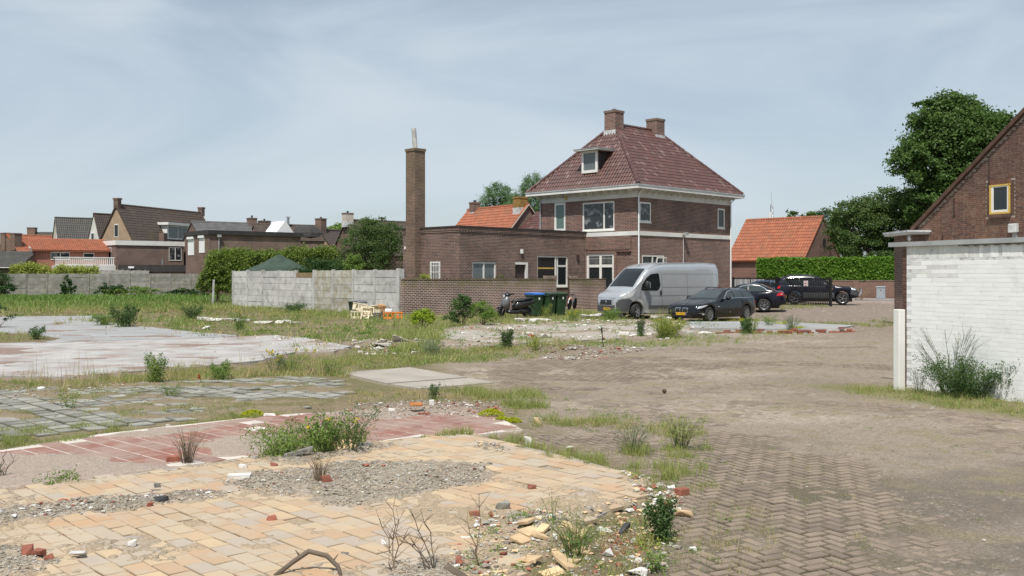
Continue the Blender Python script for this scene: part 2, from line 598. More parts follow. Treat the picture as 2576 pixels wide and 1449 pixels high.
def ground_fields(x, y):
    """height and albedo of the loose soil, sand and grit"""
    wx = x + .22 * (fbm(x * 2.3, y * 2.3, 31) - .5) + .06 * (fbm(x * 11, y * 11, 33, 3) - .5)
    wy = y + .22 * (fbm(x * 2.3 + 50, y * 2.3, 35) - .5) + .06 * (fbm(x * 11 + 9, y * 11, 37, 3) - .5)
    h = nat(x, y)
    n1 = fbm(x * .45, y * .45, 41); n2 = fbm(x * 2.7, y * 2.7, 43); n3 = fbm(x * 13, y * 13, 45, 3)
    grain = vnoise(x * 61, y * 61, 5)

    def C(a):
        return np.array(a, float)[None, :] if np.ndim(x) == 1 else np.array(a, float)

    def mixc(c, k, m):
        return c * (1 - m[..., None]) + np.array(k, float) * m[..., None]

    col = np.ones(x.shape + (3,)) * np.array((.215, .170, .120))
    # open yard (right): trodden sand over clinkers, lighter wheel tracks, darker damp patches
    yard = sstep(-.4, .6, x - np.interp(y, [6, 9, 12, 17, 22, 30, 44, 60], [.7, 1.6, .6, -.6, -1.8, 3.5, 9.5, 15]) + 1.2 * (n1 - .5))
    track = sstep(.50, .66, fbm(x * .22 + y * .17, y * .30 - x * .1, 51))
    dark = sstep(.50, .68, fbm(x * .55, y * .55, 53)) * sstep(26, 8, y)
    yc = np.ones_like(col) * np.array((.252, .210, .170))
    yc = mixc(yc, (.34, .285, .235), track * .85)
    yc = mixc(yc, (.125, .105, .086), dark * .75)
    yc = mixc(yc, (.22, .185, .115), sstep(.52, .7, n2) * .6)
    yc = mixc(yc, (.215, .175, .145), sstep(28, 40, y) * .9)
    yc = mixc(yc, (.165, .130, .098), sstep(.57, .66, n3) * .55)
    col = mixc(np.ones_like(col) * np.array((.185, .148, .096)), (0, 0, 0), np.zeros_like(x)) * (1 - yard[..., None]) + yc * yard[..., None]
    hy = -.002 + .010 * (n1 - .5) + .012 * (n2 - .5) + .008 * (n3 - .5)
    b1 = sstep(-.9, .5, pdist(wx, wy, Z_BRK1) + 1.1 * (fbm(x * .9, y * .9, 95) - .5)); b2 = sstep(-.8, .5, pdist(wx, wy, Z_BRK2)); b3 = sstep(-.2, .1, pdist(wx, wy, Z_BRK3))
    bb = np.maximum(np.maximum(b1, b2 * .75), b3)
    hy = hy + (.0095 - .010 * sstep(.44, .62, fbm(x * .5, y * .8, 93))) * (1 - bb) - .013 * bb + .014 * bb * sstep(.47, .62, fbm(x * 1.1, y * 1.1, 91))
    col = mixc(col, (.115, .097, .070), b1 * .85 * sstep(.30, .55, n2))
    h = h * (1 - yard) + hy * yard
    # grassy, weedy soil on the left: brown and olive litter
    weedy = (1 - yard)
    col = mixc(col, (.13, .12, .058), weedy * sstep(.45, .66, n1 + .4 * (n2 - .5)) * .8)
    lawn = sstep(56, 70, y) * sstep(-8, -14, x)
    col = mixc(col, (.075, .095, .026), lawn * .92)
    h = h + .05 * lawn * (n2 - .4)
    dirtb = np.exp(-((x + 19.5) / 5.5) ** 2 - ((y - 57) / 5) ** 2)
    col = mixc(col, (.14, .082, .055), np.clip(dirtb * 1.3, 0, 1) * .8)

    # floors: loose dirt lies a little under each floor's top and spills over it in patches
    def floor(zone, top, cov, dirt, soft=.05):
        nonlocal h, col
        d = pdist(wx if soft > .03 else x, wy if soft > .03 else y, zone)
        w = sstep(-.10, .03, d)
        hh = top - .014 + cov
        h = h * (1 - w) + hh * w
        col = col * (1 - w[..., None]) + (np.ones_like(col) * np.array(dirt)) * w[..., None]
        return d

    edge = lambda d, a: sstep(a, 0, d)
    d = pdist(x, y, Z_GREY)
    cov = .034 * sstep(.55, .68, fbm(x * .8, y * 1.3, 61)) + .02 * sstep(.60, .74, n2) * .7 + .02 * edge(d, .5) * n2 + .004 * n3 - .012
    floor(Z_GREY, .03, cov, (.205, .165, .110))
    gm = sstep(-.2, .1, d)
    col = mixc(col, (.125, .115, .05), gm * sstep(.5, .63, n2) * .75)
    s = np.zeros_like(x)
    for q in SAND:
        s = np.maximum(s, sstep(-.16, .16, pdist(wx, wy, q)))
    d = pdist(x, y, Z_RED)
    cov = .020 * s * (.75 + .5 * n2) + .012 * sstep(.60, .70, n2) + .003 * n3
    floor(Z_RED, .035, cov, (.335, .270, .225))
    col = mixc(col, (.30, .25, .21), sstep(-.1, .1, d) * s * sstep(.3, .6, n3))
    gv = np.zeros_like(x)
    rag = .30 * (fbm(x * 5.5, y * 5.5, 83, 4) - .5) + .16 * (n3 - .5)
    for q in GRAVEL:
        gv = np.maximum(gv, sstep(-.10, .16, pdist(wx, wy, q) + rag))
    gv = np.maximum(gv, .62 * sstep(.60, .72, fbm(x * 1.6, y * 1.6, 87)) * sstep(.40, .62, n3))
    d = pdist(x, y, Z_TAN)
    s2 = sstep(-.3, .3, pdist(wx, wy, SAND[4]))
    cov = (.020 + .012 * n2 + .012 * n3) * gv + .016 * s2 + .016 * sstep(.56, .70, n2 + .5 * (n3 - .5)) * sstep(.3, .55, n1) + .008 * (n3 - .5)
    br = sstep(.9, .0, pdist(x, y, [(-0.36,8.09), (0.04,8.09), (0.42,7.83), (0.33,7.30), (0.12,6.75), (0.6, 5.2), (-.4, 5.2), (-0.55,6.49)]) * -1)
    cov = cov + .03 * br * sstep(.38, .6, n2)
    floor(Z_TAN, .055, cov, (.34, .265, .185))
    col = mixc(col, (.275, .235, .182), sstep(-.02, .05, d) * np.clip(gv, 0, 1) * .9)
    col = mixc(col, (.36, .345, .32), gv * sstep(.72, .85, grain) * .8)
    col = mixc(col, (.11, .09, .07), gv * sstep(.25, .12, grain) * .6)
    pile = np.exp(-((x - (-1.06,14.58)[0]) / 1.3) ** 2 - ((y - (-1.06,14.58)[1]) / .55) ** 2)
    h = h + .05 * pile * (.6 + .8 * n2)
    col = mixc(col, (.24, .175, .125), np.clip(pile, 0, 1) * .7)
    for zone, top in ((Z_SLAB_A, .07), (Z_SLAB_B, .085)):
        d = pdist(x, y, zone)
        k = fbm(x * .55, y * 1.1, 71)
        cov = .022 * sstep(.60, .70, k) + .03 * edge(d, .6) * sstep(.5, .8, n2) + .006 * sstep(.6, .8, n3) - .004
        gap = sstep(-.3, .3, pdist(wx, wy, Z_GAP))
        cov = cov + .05 * gap
        floor(zone, top, cov, (.235, .175, .150))
        col = mixc(col, (.14, .12, .06), gap * .9)
    for zone, top in ((Z_C1, .045), (Z_C2, .040)):
        d = floor(zone, top, .010 * sstep(.66, .72, n2) - .004, (.26, .215, .17), .02)
    d = pdist(x, y, Z_FAR)
    cov = .030 * sstep(.50, .62, fbm(x * .7, y * .9, 75)) + .02 * edge(d, 1.0) * n2
    floor(Z_FAR, .06, cov, (.27, .215, .165))
    floor(Z_BLUE, .12, -.01 + 0 * x, (.25, .22, .18))
    # mounds of rubble and soil
    for gx, gy, sx, sy, a, c in (((1.15,25.26)[0], (1.15,25.26)[1], 1.3, .9, .22, (.155, .115, .085)), ((-3.47,28.49)[0], (-3.47,28.49)[1], 1.7, .8, .14, (.25, .205, .165)),
                                 ((7.39,32.24)[0], (7.39,32.24)[1], 2.2, .5, .10, (.3, .26, .22)), ((-18.36,55.68)[0], (-18.36,55.68)[1], 3, 2, .12, (.14, .085, .06))):
        m = np.exp(-((x - gx) / sx) ** 2 - ((y - gy) / sy) ** 2)
        h = h + a * m * (.7 + .6 * n2)
        col = mixc(col, c, np.clip(m * 1.2, 0, 1) * .75)
    # strip of turf at the foot of the white wall
    tw = sstep(1.1, .2, np.abs((x - 7.3) * .917 + (y - 16.0) * .4 + .55)) * sstep(18.4, 17.2, y)
    col = mixc(col, (.15, .145, .055), tw * .8)
    h = h + .03 * tw * n2
    h = h + .22 * sstep(46, 56, y) * sstep(9.5, 15, x)
    col = col * (.86 + .28 * n3)[..., None] * (.92 + .16 * grain)[..., None]
    return h, col


def hgt(x, y):
    x = np.atleast_1d(np.asarray(x, float)); y = np.atleast_1d(np.asarray(y, float))
    return ground_fields(x, y)[0]


def h1(x, y):
    return float(hgt(x, y)[0])


t = NT('soil')
tc = t.n('ShaderNodeTexCoord').outputs['Object']
c = t.n('ShaderNodeAttribute', attribute_name='col').outputs['Color']
fn = t.ramp(t.noise(46., 5, .7, tc), .3, .7, .72, 1.28)
fn2 = t.ramp(t.noise(170., 3, .6, tc), .3, .7, .80, 1.20)
k = t.math('MULTIPLY', fn, fn2)
c = t.mix(1.0, c, t.n('ShaderNodeCombineColor', {'Red': k, 'Green': k, 'Blue': k}).outputs[0], 'MULTIPLY')
vor = t.n('ShaderNodeTexVoronoi', {'Vector': tc, 'Scale': 42.0, 'Randomness': 1.0})
peb = t.ramp(vor.outputs['Distance'], .05, .20, 1, 0)
pk = t.math('MULTIPLY', peb, t.ramp(t.noise(7., 4, .7, tc), .48, .62, 0, .75))
c = t.mix(pk, c, t.mix(t.n('ShaderNodeSeparateColor', {'Color': vor.outputs['Color']}).outputs[0], (.10, .08, .06), (.46, .43, .39)))
hb = t.math('ADD', t.math('MULTIPLY', t.noise(70., 5, .7, tc), 1.0), t.math('MULTIPLY', pk, .9))
t.bsdf(c, .95, 0, t.bump(hb, .75, .010), .15)
MATS['soil'] = t.m

# the sheet is finer near the viewpoint and coarser towards the horizon
NR, NCOL = 560, 640
scr = np.linspace(1660, 712, NR)
Yr = 4900 / (scr - 694)
Yr = np.concatenate([[3.0, 4.2], Yr[Yr > 4.4]])
NR = len(Yr)
uu = np.linspace(-1, 1, NCOL)
uu = uu * .74
XX = uu[None, :] * (Yr[:, None] + 1.0)
YY = np.repeat(Yr[:, None], NCOL, 1)
HH, CC = ground_fields(XX, YY)
fade = sstep(150, 110, YY)
V = np.stack([XX, YY, HH * fade], -1).reshape(-1, 3)
i = np.arange(NR - 1)[:, None] * NCOL + np.arange(NCOL - 1)[None, :]
Fq = np.stack([i, i + 1, i + NCOL + 1, i + NCOL], -1).reshape(-1, 4)
me = npmesh('ground', V, Fq, 'soil', smooth=True)
a = me.attributes.new('col', 'FLOAT_COLOR', 'POINT')
a.data.foreach_set('color', np.concatenate([np.clip(CC, 0, 1).reshape(-1, 3), np.ones((NR * NCOL, 1))], 1).astype(np.float32).ravel())
o = link('ground', me)
tag(o, 'trodden sandy soil of the cleared building plot', 'ground', kind='structure')
m_plain('field_far', (.12, .13, .06), .95, var=.3, vs=.05)
mb = MB().box(-900, 900, -60, 1500, -.6, -.16)
o = part('terrain', mb, 'field_far')
tag(o, 'flat land reaching to the horizon', 'terrain', kind='structure')

# ------------------------------------------------------------------ paved and tiled floors
m_plain('mortar_grey', (.30, .27, .24), .95, var=.2, vs=8, bs=.004, bscale=60)
m_plain('concrete_pale', (.355, .342, .33), .9, var=.16, vs=1.2, bs=.004, bscale=30, dirt=(.9, .46, .68, (.25, .185, .155), .8))
m_plain('concrete_grey', (.285, .285, .285), .9, var=.12, vs=.8, bs=.003, bscale=30, dirt=(.9, .52, .75, (.24, .2, .17), .6))
m_plain('concrete_warm', (.33, .295, .255), .9, var=.13, vs=1.5, bs=.004, bscale=40, dirt=(3.0, .5, .75, (.27, .22, .17), .7))


def sheet(name, poly, z0, z1, mat, label, wob=0.0):
    pts = []
    n = len(poly)
    for i in range(n):
        x1, y1 = poly[i]; x2, y2 = poly[(i + 1) % n]
        k = max(1, int(math.hypot(x2 - x1, y2 - y1) / .35)) if wob else 1
        for j in range(k):
            f = j / k
            pts.append((x1 + (x2 - x1) * f + random.uniform(-wob, wob), y1 + (y2 - y1) * f + random.uniform(-wob, wob), z0))
    o = part(name, MB().prism(pts, (0, 0, z1 - z0)), mat)
    return tag(o, label, 'floor', kind='structure')


sheet('concrete_floor', Z_SLAB_A, -.2, .07, 'concrete_grey', 'grey concrete floor slab beside the lawn', .06)
sheet('concrete_floor', Z_SLAB_B, -.2, .085, 'concrete_pale', 'pale concrete floor slab with brown dirt streaks', .05)
sheet('concrete_floor', Z_C1, -.2, .045, 'concrete_warm', 'rear one of the two joined concrete plates in the clinker paving')
sheet('concrete_floor', Z_C2, -.2, .040, 'concrete_warm', 'front one of the two joined concrete plates in the clinker paving')
sheet('concrete_floor', Z_FAR, -.2, .06, 'concrete_warm', 'broken concrete floor between garden wall and clinker yard', .12)
sheet('concrete_floor', Z_BLUE, -.2, .12, 'concrete_grey', 'raised smooth grey floor slab in front of the estate car', .02)

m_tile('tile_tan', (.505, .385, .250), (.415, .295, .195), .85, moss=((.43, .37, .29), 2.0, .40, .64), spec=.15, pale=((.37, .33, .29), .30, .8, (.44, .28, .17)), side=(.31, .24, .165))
m_tile('tile_red', (.290, .128, .098), (.225, .105, .088), .8, moss=((.32, .245, .205), 1.2, .34, .60), spec=.2)
m_plain('joint_white', (.52, .47, .42), .9, var=.12, vs=4)
m_plain('bed_sand', (.13, .105, .075), .95, var=.2)
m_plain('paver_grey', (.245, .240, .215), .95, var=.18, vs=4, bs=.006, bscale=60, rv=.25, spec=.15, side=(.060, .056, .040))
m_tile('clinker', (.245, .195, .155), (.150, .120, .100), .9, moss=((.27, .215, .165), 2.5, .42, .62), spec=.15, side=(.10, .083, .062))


def slab_piece(w, l, t=.03, ch=.004, seed=0, rough=.0):
    """one tile: worn, slightly chamfered plate, origin in the middle of its top"""
    r = random.Random(seed)
    j = lambda a: r.uniform(-a, a)
    m = MB()
    b = [(-w / 2 + j(rough), -l / 2 + j(rough)), (w / 2 + j(rough), -l / 2 + j(rough)), (w / 2 + j(rough), l / 2 + j(rough)), (-w / 2 + j(rough), l / 2 + j(rough))]
    tp = [(x * (1 - 2 * ch / w), y * (1 - 2 * ch / l)) for x, y in b]
    v = [(x, y, -t) for x, y in b] + [(x, y, -ch) for x, y in b] + [(x, y, 0 + j(.0008)) for x, y in tp]
    f = [(0, 1, 5, 4), (1, 2, 6, 5), (2, 3, 7, 6), (3, 0, 4, 7), (4, 5, 9, 8), (5, 6, 10, 9), (6, 7, 11, 10), (7, 4, 8, 11), (8, 9, 10, 11)]
    return m.add(v, f)


def grid_tiles(zone, ang, w, l, bond, inset=.0, skip=0.0, tilt=.0, zj=.0, origin=(0, 0)):
    ca, sa = math.cos(ang), math.sin(ang)
    xs = [p[0] for p in zone]; ys = [p[1] for p in zone]
    us = [p[0] * ca + p[1] * sa for p in zone]; vs = [-p[0] * sa + p[1] * ca for p in zone]
    out = []
    r = random.Random(3)
    i0, i1 = int(min(us) / w) - 1, int(max(us) / w) + 2
    j0, j1 = int(min(vs) / l) - 1, int(max(vs) / l) + 2
    pts = []
    for i in range(i0, i1):
        off = bond * (i % 2) * l + r.uniform(-.02, .02) * l
        for j in range(j0, j1):
            u = (i + .5) * w; v = (j + .5) * l + off
            pts.append((u * ca - v * sa, u * sa + v * ca))
    P_ = np.array(pts)
    d = pdist(P_[:, 0], P_[:, 1], zone)
    for (x, y), k in zip(pts, d):
        if k < inset or r.random() < skip:
            continue
        out.append((x, y, ang + r.uniform(-.006, .006), r.uniform(-zj, zj), r.uniform(-tilt, tilt), r.uniform(-tilt, tilt)))
    return out


def lay(parent, name, tiles, protos, top, mat, limit, stuff):
    x = [Matrix.Translation((a[0], a[1], top + a[3])) @ Matrix.Rotation(a[2], 4, 'Z') @ Matrix.Rotation(a[4], 4, 'X') @ Matrix.Rotation(a[5], 4, 'Y') for a in tiles]
    vis = [m for m in x if abs(m.translation.x) < m.translation.y * .56 + .3 and m.translation.y > 6.0]
    rest = [m for m in x if m not in vis] if len(x) < 1500 else [m for m in x if not (abs(m.translation.x) < m.translation.y * .56 + .3 and m.translation.y > 6.0)]
    field(parent, name, protos, vis + [], mat, limit, stuff)
    if rest:
        field(parent, name, protos, rest, mat, 0, stuff)


f_tan = sheet('tiled_floor', Z_TAN, -.2, .040, 'mortar_grey', 'yellow sandstone-coloured tiled floor with gravel patches', .02)
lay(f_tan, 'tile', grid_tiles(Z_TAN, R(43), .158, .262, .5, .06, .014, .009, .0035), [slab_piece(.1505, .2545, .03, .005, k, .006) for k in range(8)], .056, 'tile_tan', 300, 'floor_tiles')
f_red = sheet('tiled_floor', Z_RED, -.2, .032, 'joint_white', 'red quarry tiled floor with pale joints', .02)
lay(f_red, 'tile', grid_tiles(Z_RED, R(47), .252, .252, .0, .10, .03, .002, .001), [slab_piece(.230, .236, .03, .002, k, .001) for k in range(4)], .036, 'tile_red', 300, 'floor_tiles')
f_grey = sheet('paved_floor', Z_GREY, -.2, .000, 'bed_sand', 'old grey concrete pavers with weeds in open joints', .02)
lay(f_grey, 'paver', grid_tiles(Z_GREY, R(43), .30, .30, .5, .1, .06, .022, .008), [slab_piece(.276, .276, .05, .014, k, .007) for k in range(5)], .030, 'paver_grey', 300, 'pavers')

# clinker yard in herringbone bond
Z_YARD = [(.3, 4.6), (1.0, 7.2), (1.18,8.22), (1.35,9.14), (1.28,10.08), (0.93,10.75), (0.20,11.72), (0.11,12.37), (-0.22,14.16), (-0.26,16.55), (-0.75,18.77), (-1.71,21.21), (2.22,25.65), (5.82,27.84), (8.58,29.52), (10.5, 29), (9.5, 23), (6.6, 17.6), (8.0, 14.0), (5.2, 6.4), (4.0, 4.6)]
f_yard = sheet('clinker_yard', Z_YARD, -.2, -.03, 'bed_sand', 'brick clinker yard in herringbone bond under sand')
BL, BWD = .212, .106
ang = R(28)
ca, sa = math.cos(ang), math.sin(ang)
her = []
rr = random.Random(9)
for a_ in range(-220, 420):
    for b_ in range(-160, 160):
        # herringbone cell: one brick along u, one along v, shifted diagonally
        u0 = (a_ + b_ * 2) * BWD; v0 = (a_ - b_ * 2) * BWD
        if not (2 < v0 * ca + u0 * sa < 34 and -5 < u0 * ca - v0 * sa < 15):
            continue
        for (uc, vc, rot) in ((u0 + BWD, v0 + BWD / 2, 0), (u0 + BWD / 2 , v0 + BWD * 2, PI / 2)):
            x_, y_ = uc * ca - vc * sa, uc * sa + vc * ca
            if -4 < x_ < 14 and 4 < y_ < 32:
                her.append((x_, y_, rot + ang))
ha = np.array(her)
keep = (pdist(ha[:, 0], ha[:, 1], Z_YARD) > .05)
ha = ha[keep]
hs = hgt(ha[:, 0], ha[:, 1])
ha = ha[hs < .012]
her = [(x_, y_, r_, rr.uniform(-.003, .003), rr.uniform(-.025, .025), rr.uniform(-.02, .02)) for x_, y_, r_ in ha]
nearb = [h_ for h_ in her if h_[1] < 12 and h_[0] > .5]
farb = [h_ for h_ in her if not (h_[1] < 12 and h_[0] > .5)]
bp = [slab_piece(BL - .016, BWD - .016, .05, .008, k, .004) for k in range(5)]
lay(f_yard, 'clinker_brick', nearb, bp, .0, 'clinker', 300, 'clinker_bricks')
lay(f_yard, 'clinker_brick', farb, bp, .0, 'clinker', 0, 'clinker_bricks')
print('clinkers', len(nearb), len(farb))

# ------------------------------------------------------------------ building materials
WHITE = m_plain('white_paint', (.74, .73, .69), .45, var=.05, vs=2)
m_plain('white_plastic', (.78, .78, .78), .35, var=.03)
m_plain('white_stucco', (.66, .66, .63), .85, var=.08, vs=1.0, bs=.003, dirt=(1.2, .55, .8, (.5, .49, .45), .6))
m_plain('zinc', (.42, .43, .43), .5, metal=.3, var=.15, vs=2)
m_plain('lead', (.52, .52, .52), .6, var=.25, vs=3)
m_plain('bitumen', (.035, .033, .032), .85, var=.25, vs=2, bs=.004)
m_plain('dark_wood', (.055, .035, .028), .6, var=.2)
m_plain('black_metal', (.012, .012, .013), .45, var=.1)
m_plain('steel', (.38, .40, .41), .35, metal=.8, var=.1)
m_plain('cement_pipe', (.42, .41, .385), .9, var=.2, vs=4, bs=.003)
m_plain('yellow_paint', (.62, .42, .10), .5, var=.1)
m_plain('render_tan', (.335, .245, .165), .9, var=.12, vs=1.2, bs=.003)
m_plain('render_white', (.56, .55, .52), .9, var=.12, vs=.8, bs=.003)
m_plain('render_salmon', (.34, .145, .105), .9, var=.1, vs=1.0, bs=.003)
m_plain('render_beige', (.48, .43, .37), .9, var=.1, vs=1)
m_plain('slate_sheet', (.105, .105, .105), .8, var=.2, vs=1.5, bs=.003)
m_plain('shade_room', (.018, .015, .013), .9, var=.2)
m_plain('cream_door', (.55, .50, .30), .6, var=.08)
m_glass('glass', (.018, .022, .024))
m_glass('glass_curtain', (.02, .024, .028), curtain=((.23, .24, .25), 2.3, .52, .68))
m_glass('glass_blind', (.10, .16, .145), .12)
m_glass('glass_grey', (.12, .14, .145), .1)
m_brick('brick_house', (.185, .082, .060), (.068, .038, .034), (.32, .27, .23), .26, .084, .012, .24)
m_brick('brick_annex', (.160, .080, .060), (.058, .037, .034), (.28, .235, .20), .26, .084, .012, .32, stain=((.19, .145, .105), .8, .5, .75, .45))
m_brick('brick_stack', (.160, .092, .062), (.080, .050, .040), (.24, .195, .155), .26, .084, .012, .30, moss=((.15, .118, .06), 4.5, 9.2, .5))
m_brick('brick_garden', (.175, .074, .056), (.082, .043, .038), (.46, .40, .35), .26, .090, .018, .30, moss=((.155, .14, .062), 1.05, 1.70, .8))
m_brick('brick_far', (.165, .095, .072), (.115, .070, .057), (.26, .21, .175), .23, .075, .010, .25)
m_brick('brick_barn_far', (.180, .085, .062), (.13, .066, .052), (.25, .20, .165), .23, .075, .010, .2)
m_tile('pantile_wine', (.118, .046, .035), (.070, .030, .025), .32, spec=.5, pale=((.27, .19, .165), .12, .5), coat=.45)
m_tile('pantile_orange', (.375, .122, .058), (.265, .080, .042), .75, moss=((.20, .095, .055), 1.1, .46, .72))
m_tile('pantile_dark', (.085, .060, .046), (.058, .043, .036), .7, moss=((.12, .09, .045), .8, .55, .75))
m_tile('pantile_grey', (.085, .082, .074), (.060, .058, .054), .7, moss=((.12, .105, .05), .8, .56, .78))


# ------------------------------------------------------------------ building helpers
def skin(mb, o, u, L, z0, z1, holes, depth):
    """wall face with real openings: o corner, u unit direction (2D), outside is to the right of u; reveals go inwards"""
    nx, ny = u[1], -u[0]
    us = sorted({0, L} | {h[0] for h in holes} | {h[1] for h in holes})
    zs = sorted({z0, z1} | {h[2] for h in holes} | {h[3] for h in holes})
    us = [v for v in us if 0 <= v <= L]
    zs = [v for v in zs if z0 <= v <= z1]
    pt = lambda a, z, d=0: (o[0] + u[0] * a - nx * d, o[1] + u[1] * a - ny * d, z)
    for a, b in zip(us, us[1:]):
        for c, d in zip(zs, zs[1:]):
            if any(h[0] <= (a + b) / 2 <= h[1] and h[2] <= (c + d) / 2 <= h[3] for h in holes):
                continue
            mb.add([pt(a, c), pt(b, c), pt(b, d), pt(a, d)], [(0, 1, 2, 3)])
    for a, b, c, d in holes:
        for p, q in (((a, c), (b, c)), ((b, c), (b, d)), ((b, d), (a, d)), ((a, d), (a, c))):
            mb.add([pt(*p), pt(*q), pt(*q, depth), pt(*p, depth)], [(0, 1, 2, 3)])
    return mb


def facebox(mb, o, u, a, b, c, d, f, k):
    """box on a wall face: a..b along, c..d up, from f to k outwards"""
    nx, ny = u[1], -u[0]
    pt = lambda s, z, e: (o[0] + u[0] * s + nx * e, o[1] + u[1] * s + ny * e, z)
    v = [pt(s, z, e) for z in (c, d) for e in (f, k) for s in (a, b)]
    return mb.add(v, [(0, 2, 3, 1), (4, 5, 7, 6), (0, 1, 5, 4), (1, 3, 7, 5), (3, 2, 6, 7), (2, 0, 4, 6)])


def window(parent, o, u, a, b, c, d, mull=(), trans=(), back=.10, fw=.07, frame='white_paint', pane='glass', sill='white_paint', name='window', lead=0):
    m = MB()
    f, k = -back, -back + .07
    facebox(m, o, u, a, a + fw, c, d, f, k)
    facebox(m, o, u, b - fw, b, c, d, f, k)
    facebox(m, o, u, a + fw, b - fw, c, c + fw, f, k)
    facebox(m, o, u, a + fw, b - fw, d - fw, d, f, k)
    xs = [a + (b - a) * q for q in mull]
    for x in xs:
        facebox(m, o, u, x - fw * .5, x + fw * .5, c + fw, d - fw, f + .002, k - .003)
    for q in trans:
        z = c + (d - c) * q
        facebox(m, o, u, a + fw, b - fw, z - fw * .5, z + fw * .5, f + .003, k - .002)
    w = part(name, m, frame, parent)
    ed = [a] + xs + [b]
    for p, q in zip(ed, ed[1:]):
        m = MB()
        facebox(m, o, u, p + .02, q - .02, c + .02, d - .02, -back + .02, -back + .028)
        part('pane', m, pane, w)
    if sill:
        m = MB()
        facebox(m, o, u, a - .04, b + .04, c - .07, c + .002, -back, .05)
        part('sill', m, sill, w)
    return w


def pantile(w=.21, l=.33):
    xs = [0, .18, .38, .6, .8, 1.0]
    zs = [.012, .040, .052, .034, .010, .012]
    m = MB()
    v = []
    for y, dz in ((-.01, .030), (l + .02, .0)):
        v += [((x - .5) * w * 1.04, y, z + dz) for x, z in zip(xs, zs)]
    n = len(xs)
    f = [(i, i + 1, n + i + 1, n + i) for i in range(n - 1)]
    v += [((x - .5) * w * 1.04, -.01, z + .030 - .022) for x, z in zip(xs, zs)]
    f += [(2 * n + i, 2 * n + i + 1, i + 1, i) for i in range(n - 1)]
    return m.add(v, f)


TILE = [pantile()]


def tile_slope(roof, A, u, v, poly, mat, limit=300, w=.21, l=.33, protos=None):
    """lay pantiles on a roof plane: A origin on the eave, u along, v up the slope, poly in (u,v) metres"""
    A = Vector(A); u = Vector(u).normalized(); v = Vector(v).normalized()
    n = u.cross(v)
    if n.z < 0:
        n = -n
        ux = -u
    else:
        ux = u
    us = [p[0] for p in poly]; vs = [p[1] for p in poly]
    pts = []
    j = 0
    while j * l < max(vs):
        i = 0
        while min(us) + i * w < max(us):
            pts.append((min(us) + (i + .5) * w, j * l))
            i += 1
        j += 1
    q = np.array(pts)
    k = inpoly(q[:, 0], q[:, 1] + l * .45, poly)
    sx = w / .21; sy = l / .33
    xf = []
    for (a, b), t_ in zip(pts, k):
        if t_:
            p = A + u * a + v * b + n * .012
            xf.append(frame(p, ux * sx, v * sy, n) @ Matrix.Rotation(random.uniform(-.012, .012), 4, 'Z'))
    field(roof, 'roof_tile', protos or TILE, xf, mat, limit, 'roof_tiles')


def caps(roof, p, q, mat, name='ridge_tile', r=.13, l=.36):
    """half-round ridge or hip tiles from p to q"""
    p = Vector(p); q = Vector(q)
    d = (q - p); L = d.length; d.normalize()
    n = max(2, int(L / l))
    s = d.cross(Vector((0, 0, 1))).normalized(); up = s.cross(d)
    m = MB()
    K = 7
    for i in range(n):
        a = p + d * (L * i / n - .02); b = p + d * (L * (i + 1) / n + .03)
        v = []
        for c, rr_ in ((a, r * 1.06), (b, r * .93)):
            for k in range(K):
                t_ = PI * k / (K - 1)
                v.append(c + s * math.cos(t_) * rr_ + up * (math.sin(t_) * rr_ - .03))
        m2 = MB().add([Vector(x) - a for x in v], [(k, k + 1, K + k + 1, K + k) for k in range(K - 1)] + [tuple(range(K))])
        o = part(name, m2, mat, roof)
        o.location = a


def chimney(parent, x0, x1, y0, y1, z0, z1, mat='brick_house', cap='brick_annex', pot=None, flash=True, name='chimney'):
    m = MB().box(x0, x1, y0, y1, z0, z1 - .14)
    c = part(name, m, mat, parent)
    part('chimney_cap', MB().box(x0 - .04, x1 + .04, y0 - .04, y1 + .04, z1 - .139, z1), cap, c)
    if flash:
        part('flashing', MB().box(x0 - .03, x1 + .03, y0 - .03, y1 + .03, z0, flash), 'lead', c)
    if pot:
        cx, cy = (x0 + x1) / 2, (y0 + y1) / 2
        part('chimney_pot', MB().lathe((cx, cy, z1), (0, 0, 1), [(.10, -.02), (.10, pot), (.14, pot), (.14, pot + .06), (.02, pot + .1)], 12), 'bitumen', c)
    return c


def pipe_down(parent, x, y, z0, z1, mat='zinc', r=.045, name='downpipe', top=None):
    m = MB()
    pts = [(x, y, z0), (x, y, z1)]
    if top:
        pts = [(x, y, z0), (x, y, z1 - .3), top]
    m.tube(pts, r, 8)
    for z in np.arange(z0 + .6, z1 - .3, 1.6):
        m.tube([(x, y, z), (x, y, z + .05)], r + .012, 8)
    return part(name, m, mat, parent, smooth=True, auto=40)


# ------------------------------------------------------------------ the detached house
HX, HY_ = 7.42, 58.03
hw_, hl_ = 7.9, 10.2
house = thing('brick_house', 'detached two-storey brown brick house with glazed wine-red hipped roof', 'house', (HX, HY_, 0), R(45))
holes_l = [(7.9 - 6.67, 7.9 - 5.68, 4.86, 6.69), (7.9 - 4.26, 7.9 - 1.69, 4.80, 6.57)]
m = MB()
U_L = (0, -1)   # left face runs along -y, outside is -x
O_L = (0, hw_)
skin(m, O_L, U_L, hw_, 0, 7.2, holes_l, .2)
holes_r = [(.25, 1.38, 5.24, 6.43), (8.64, 9.45, 5.15, 6.44), (.53, 2.77, 1.7, 3.26)]
skin(m, (0, 0), (1, 0), hl_, 0, 7.2, holes_r, .2)
skin(m, (hl_, 0), (0, 1), hw_, 0, 7.2, [], .2)
skin(m, (hl_, hw_), (-1, 0), hl_, 0, 7.2, [], .2)
part('wall', m, 'brick_house', house, fix=False)
part('room', MB().box(.2, hl_ - .2, .2, hw_ - .2, 0, 7.1), 'shade_room', house)
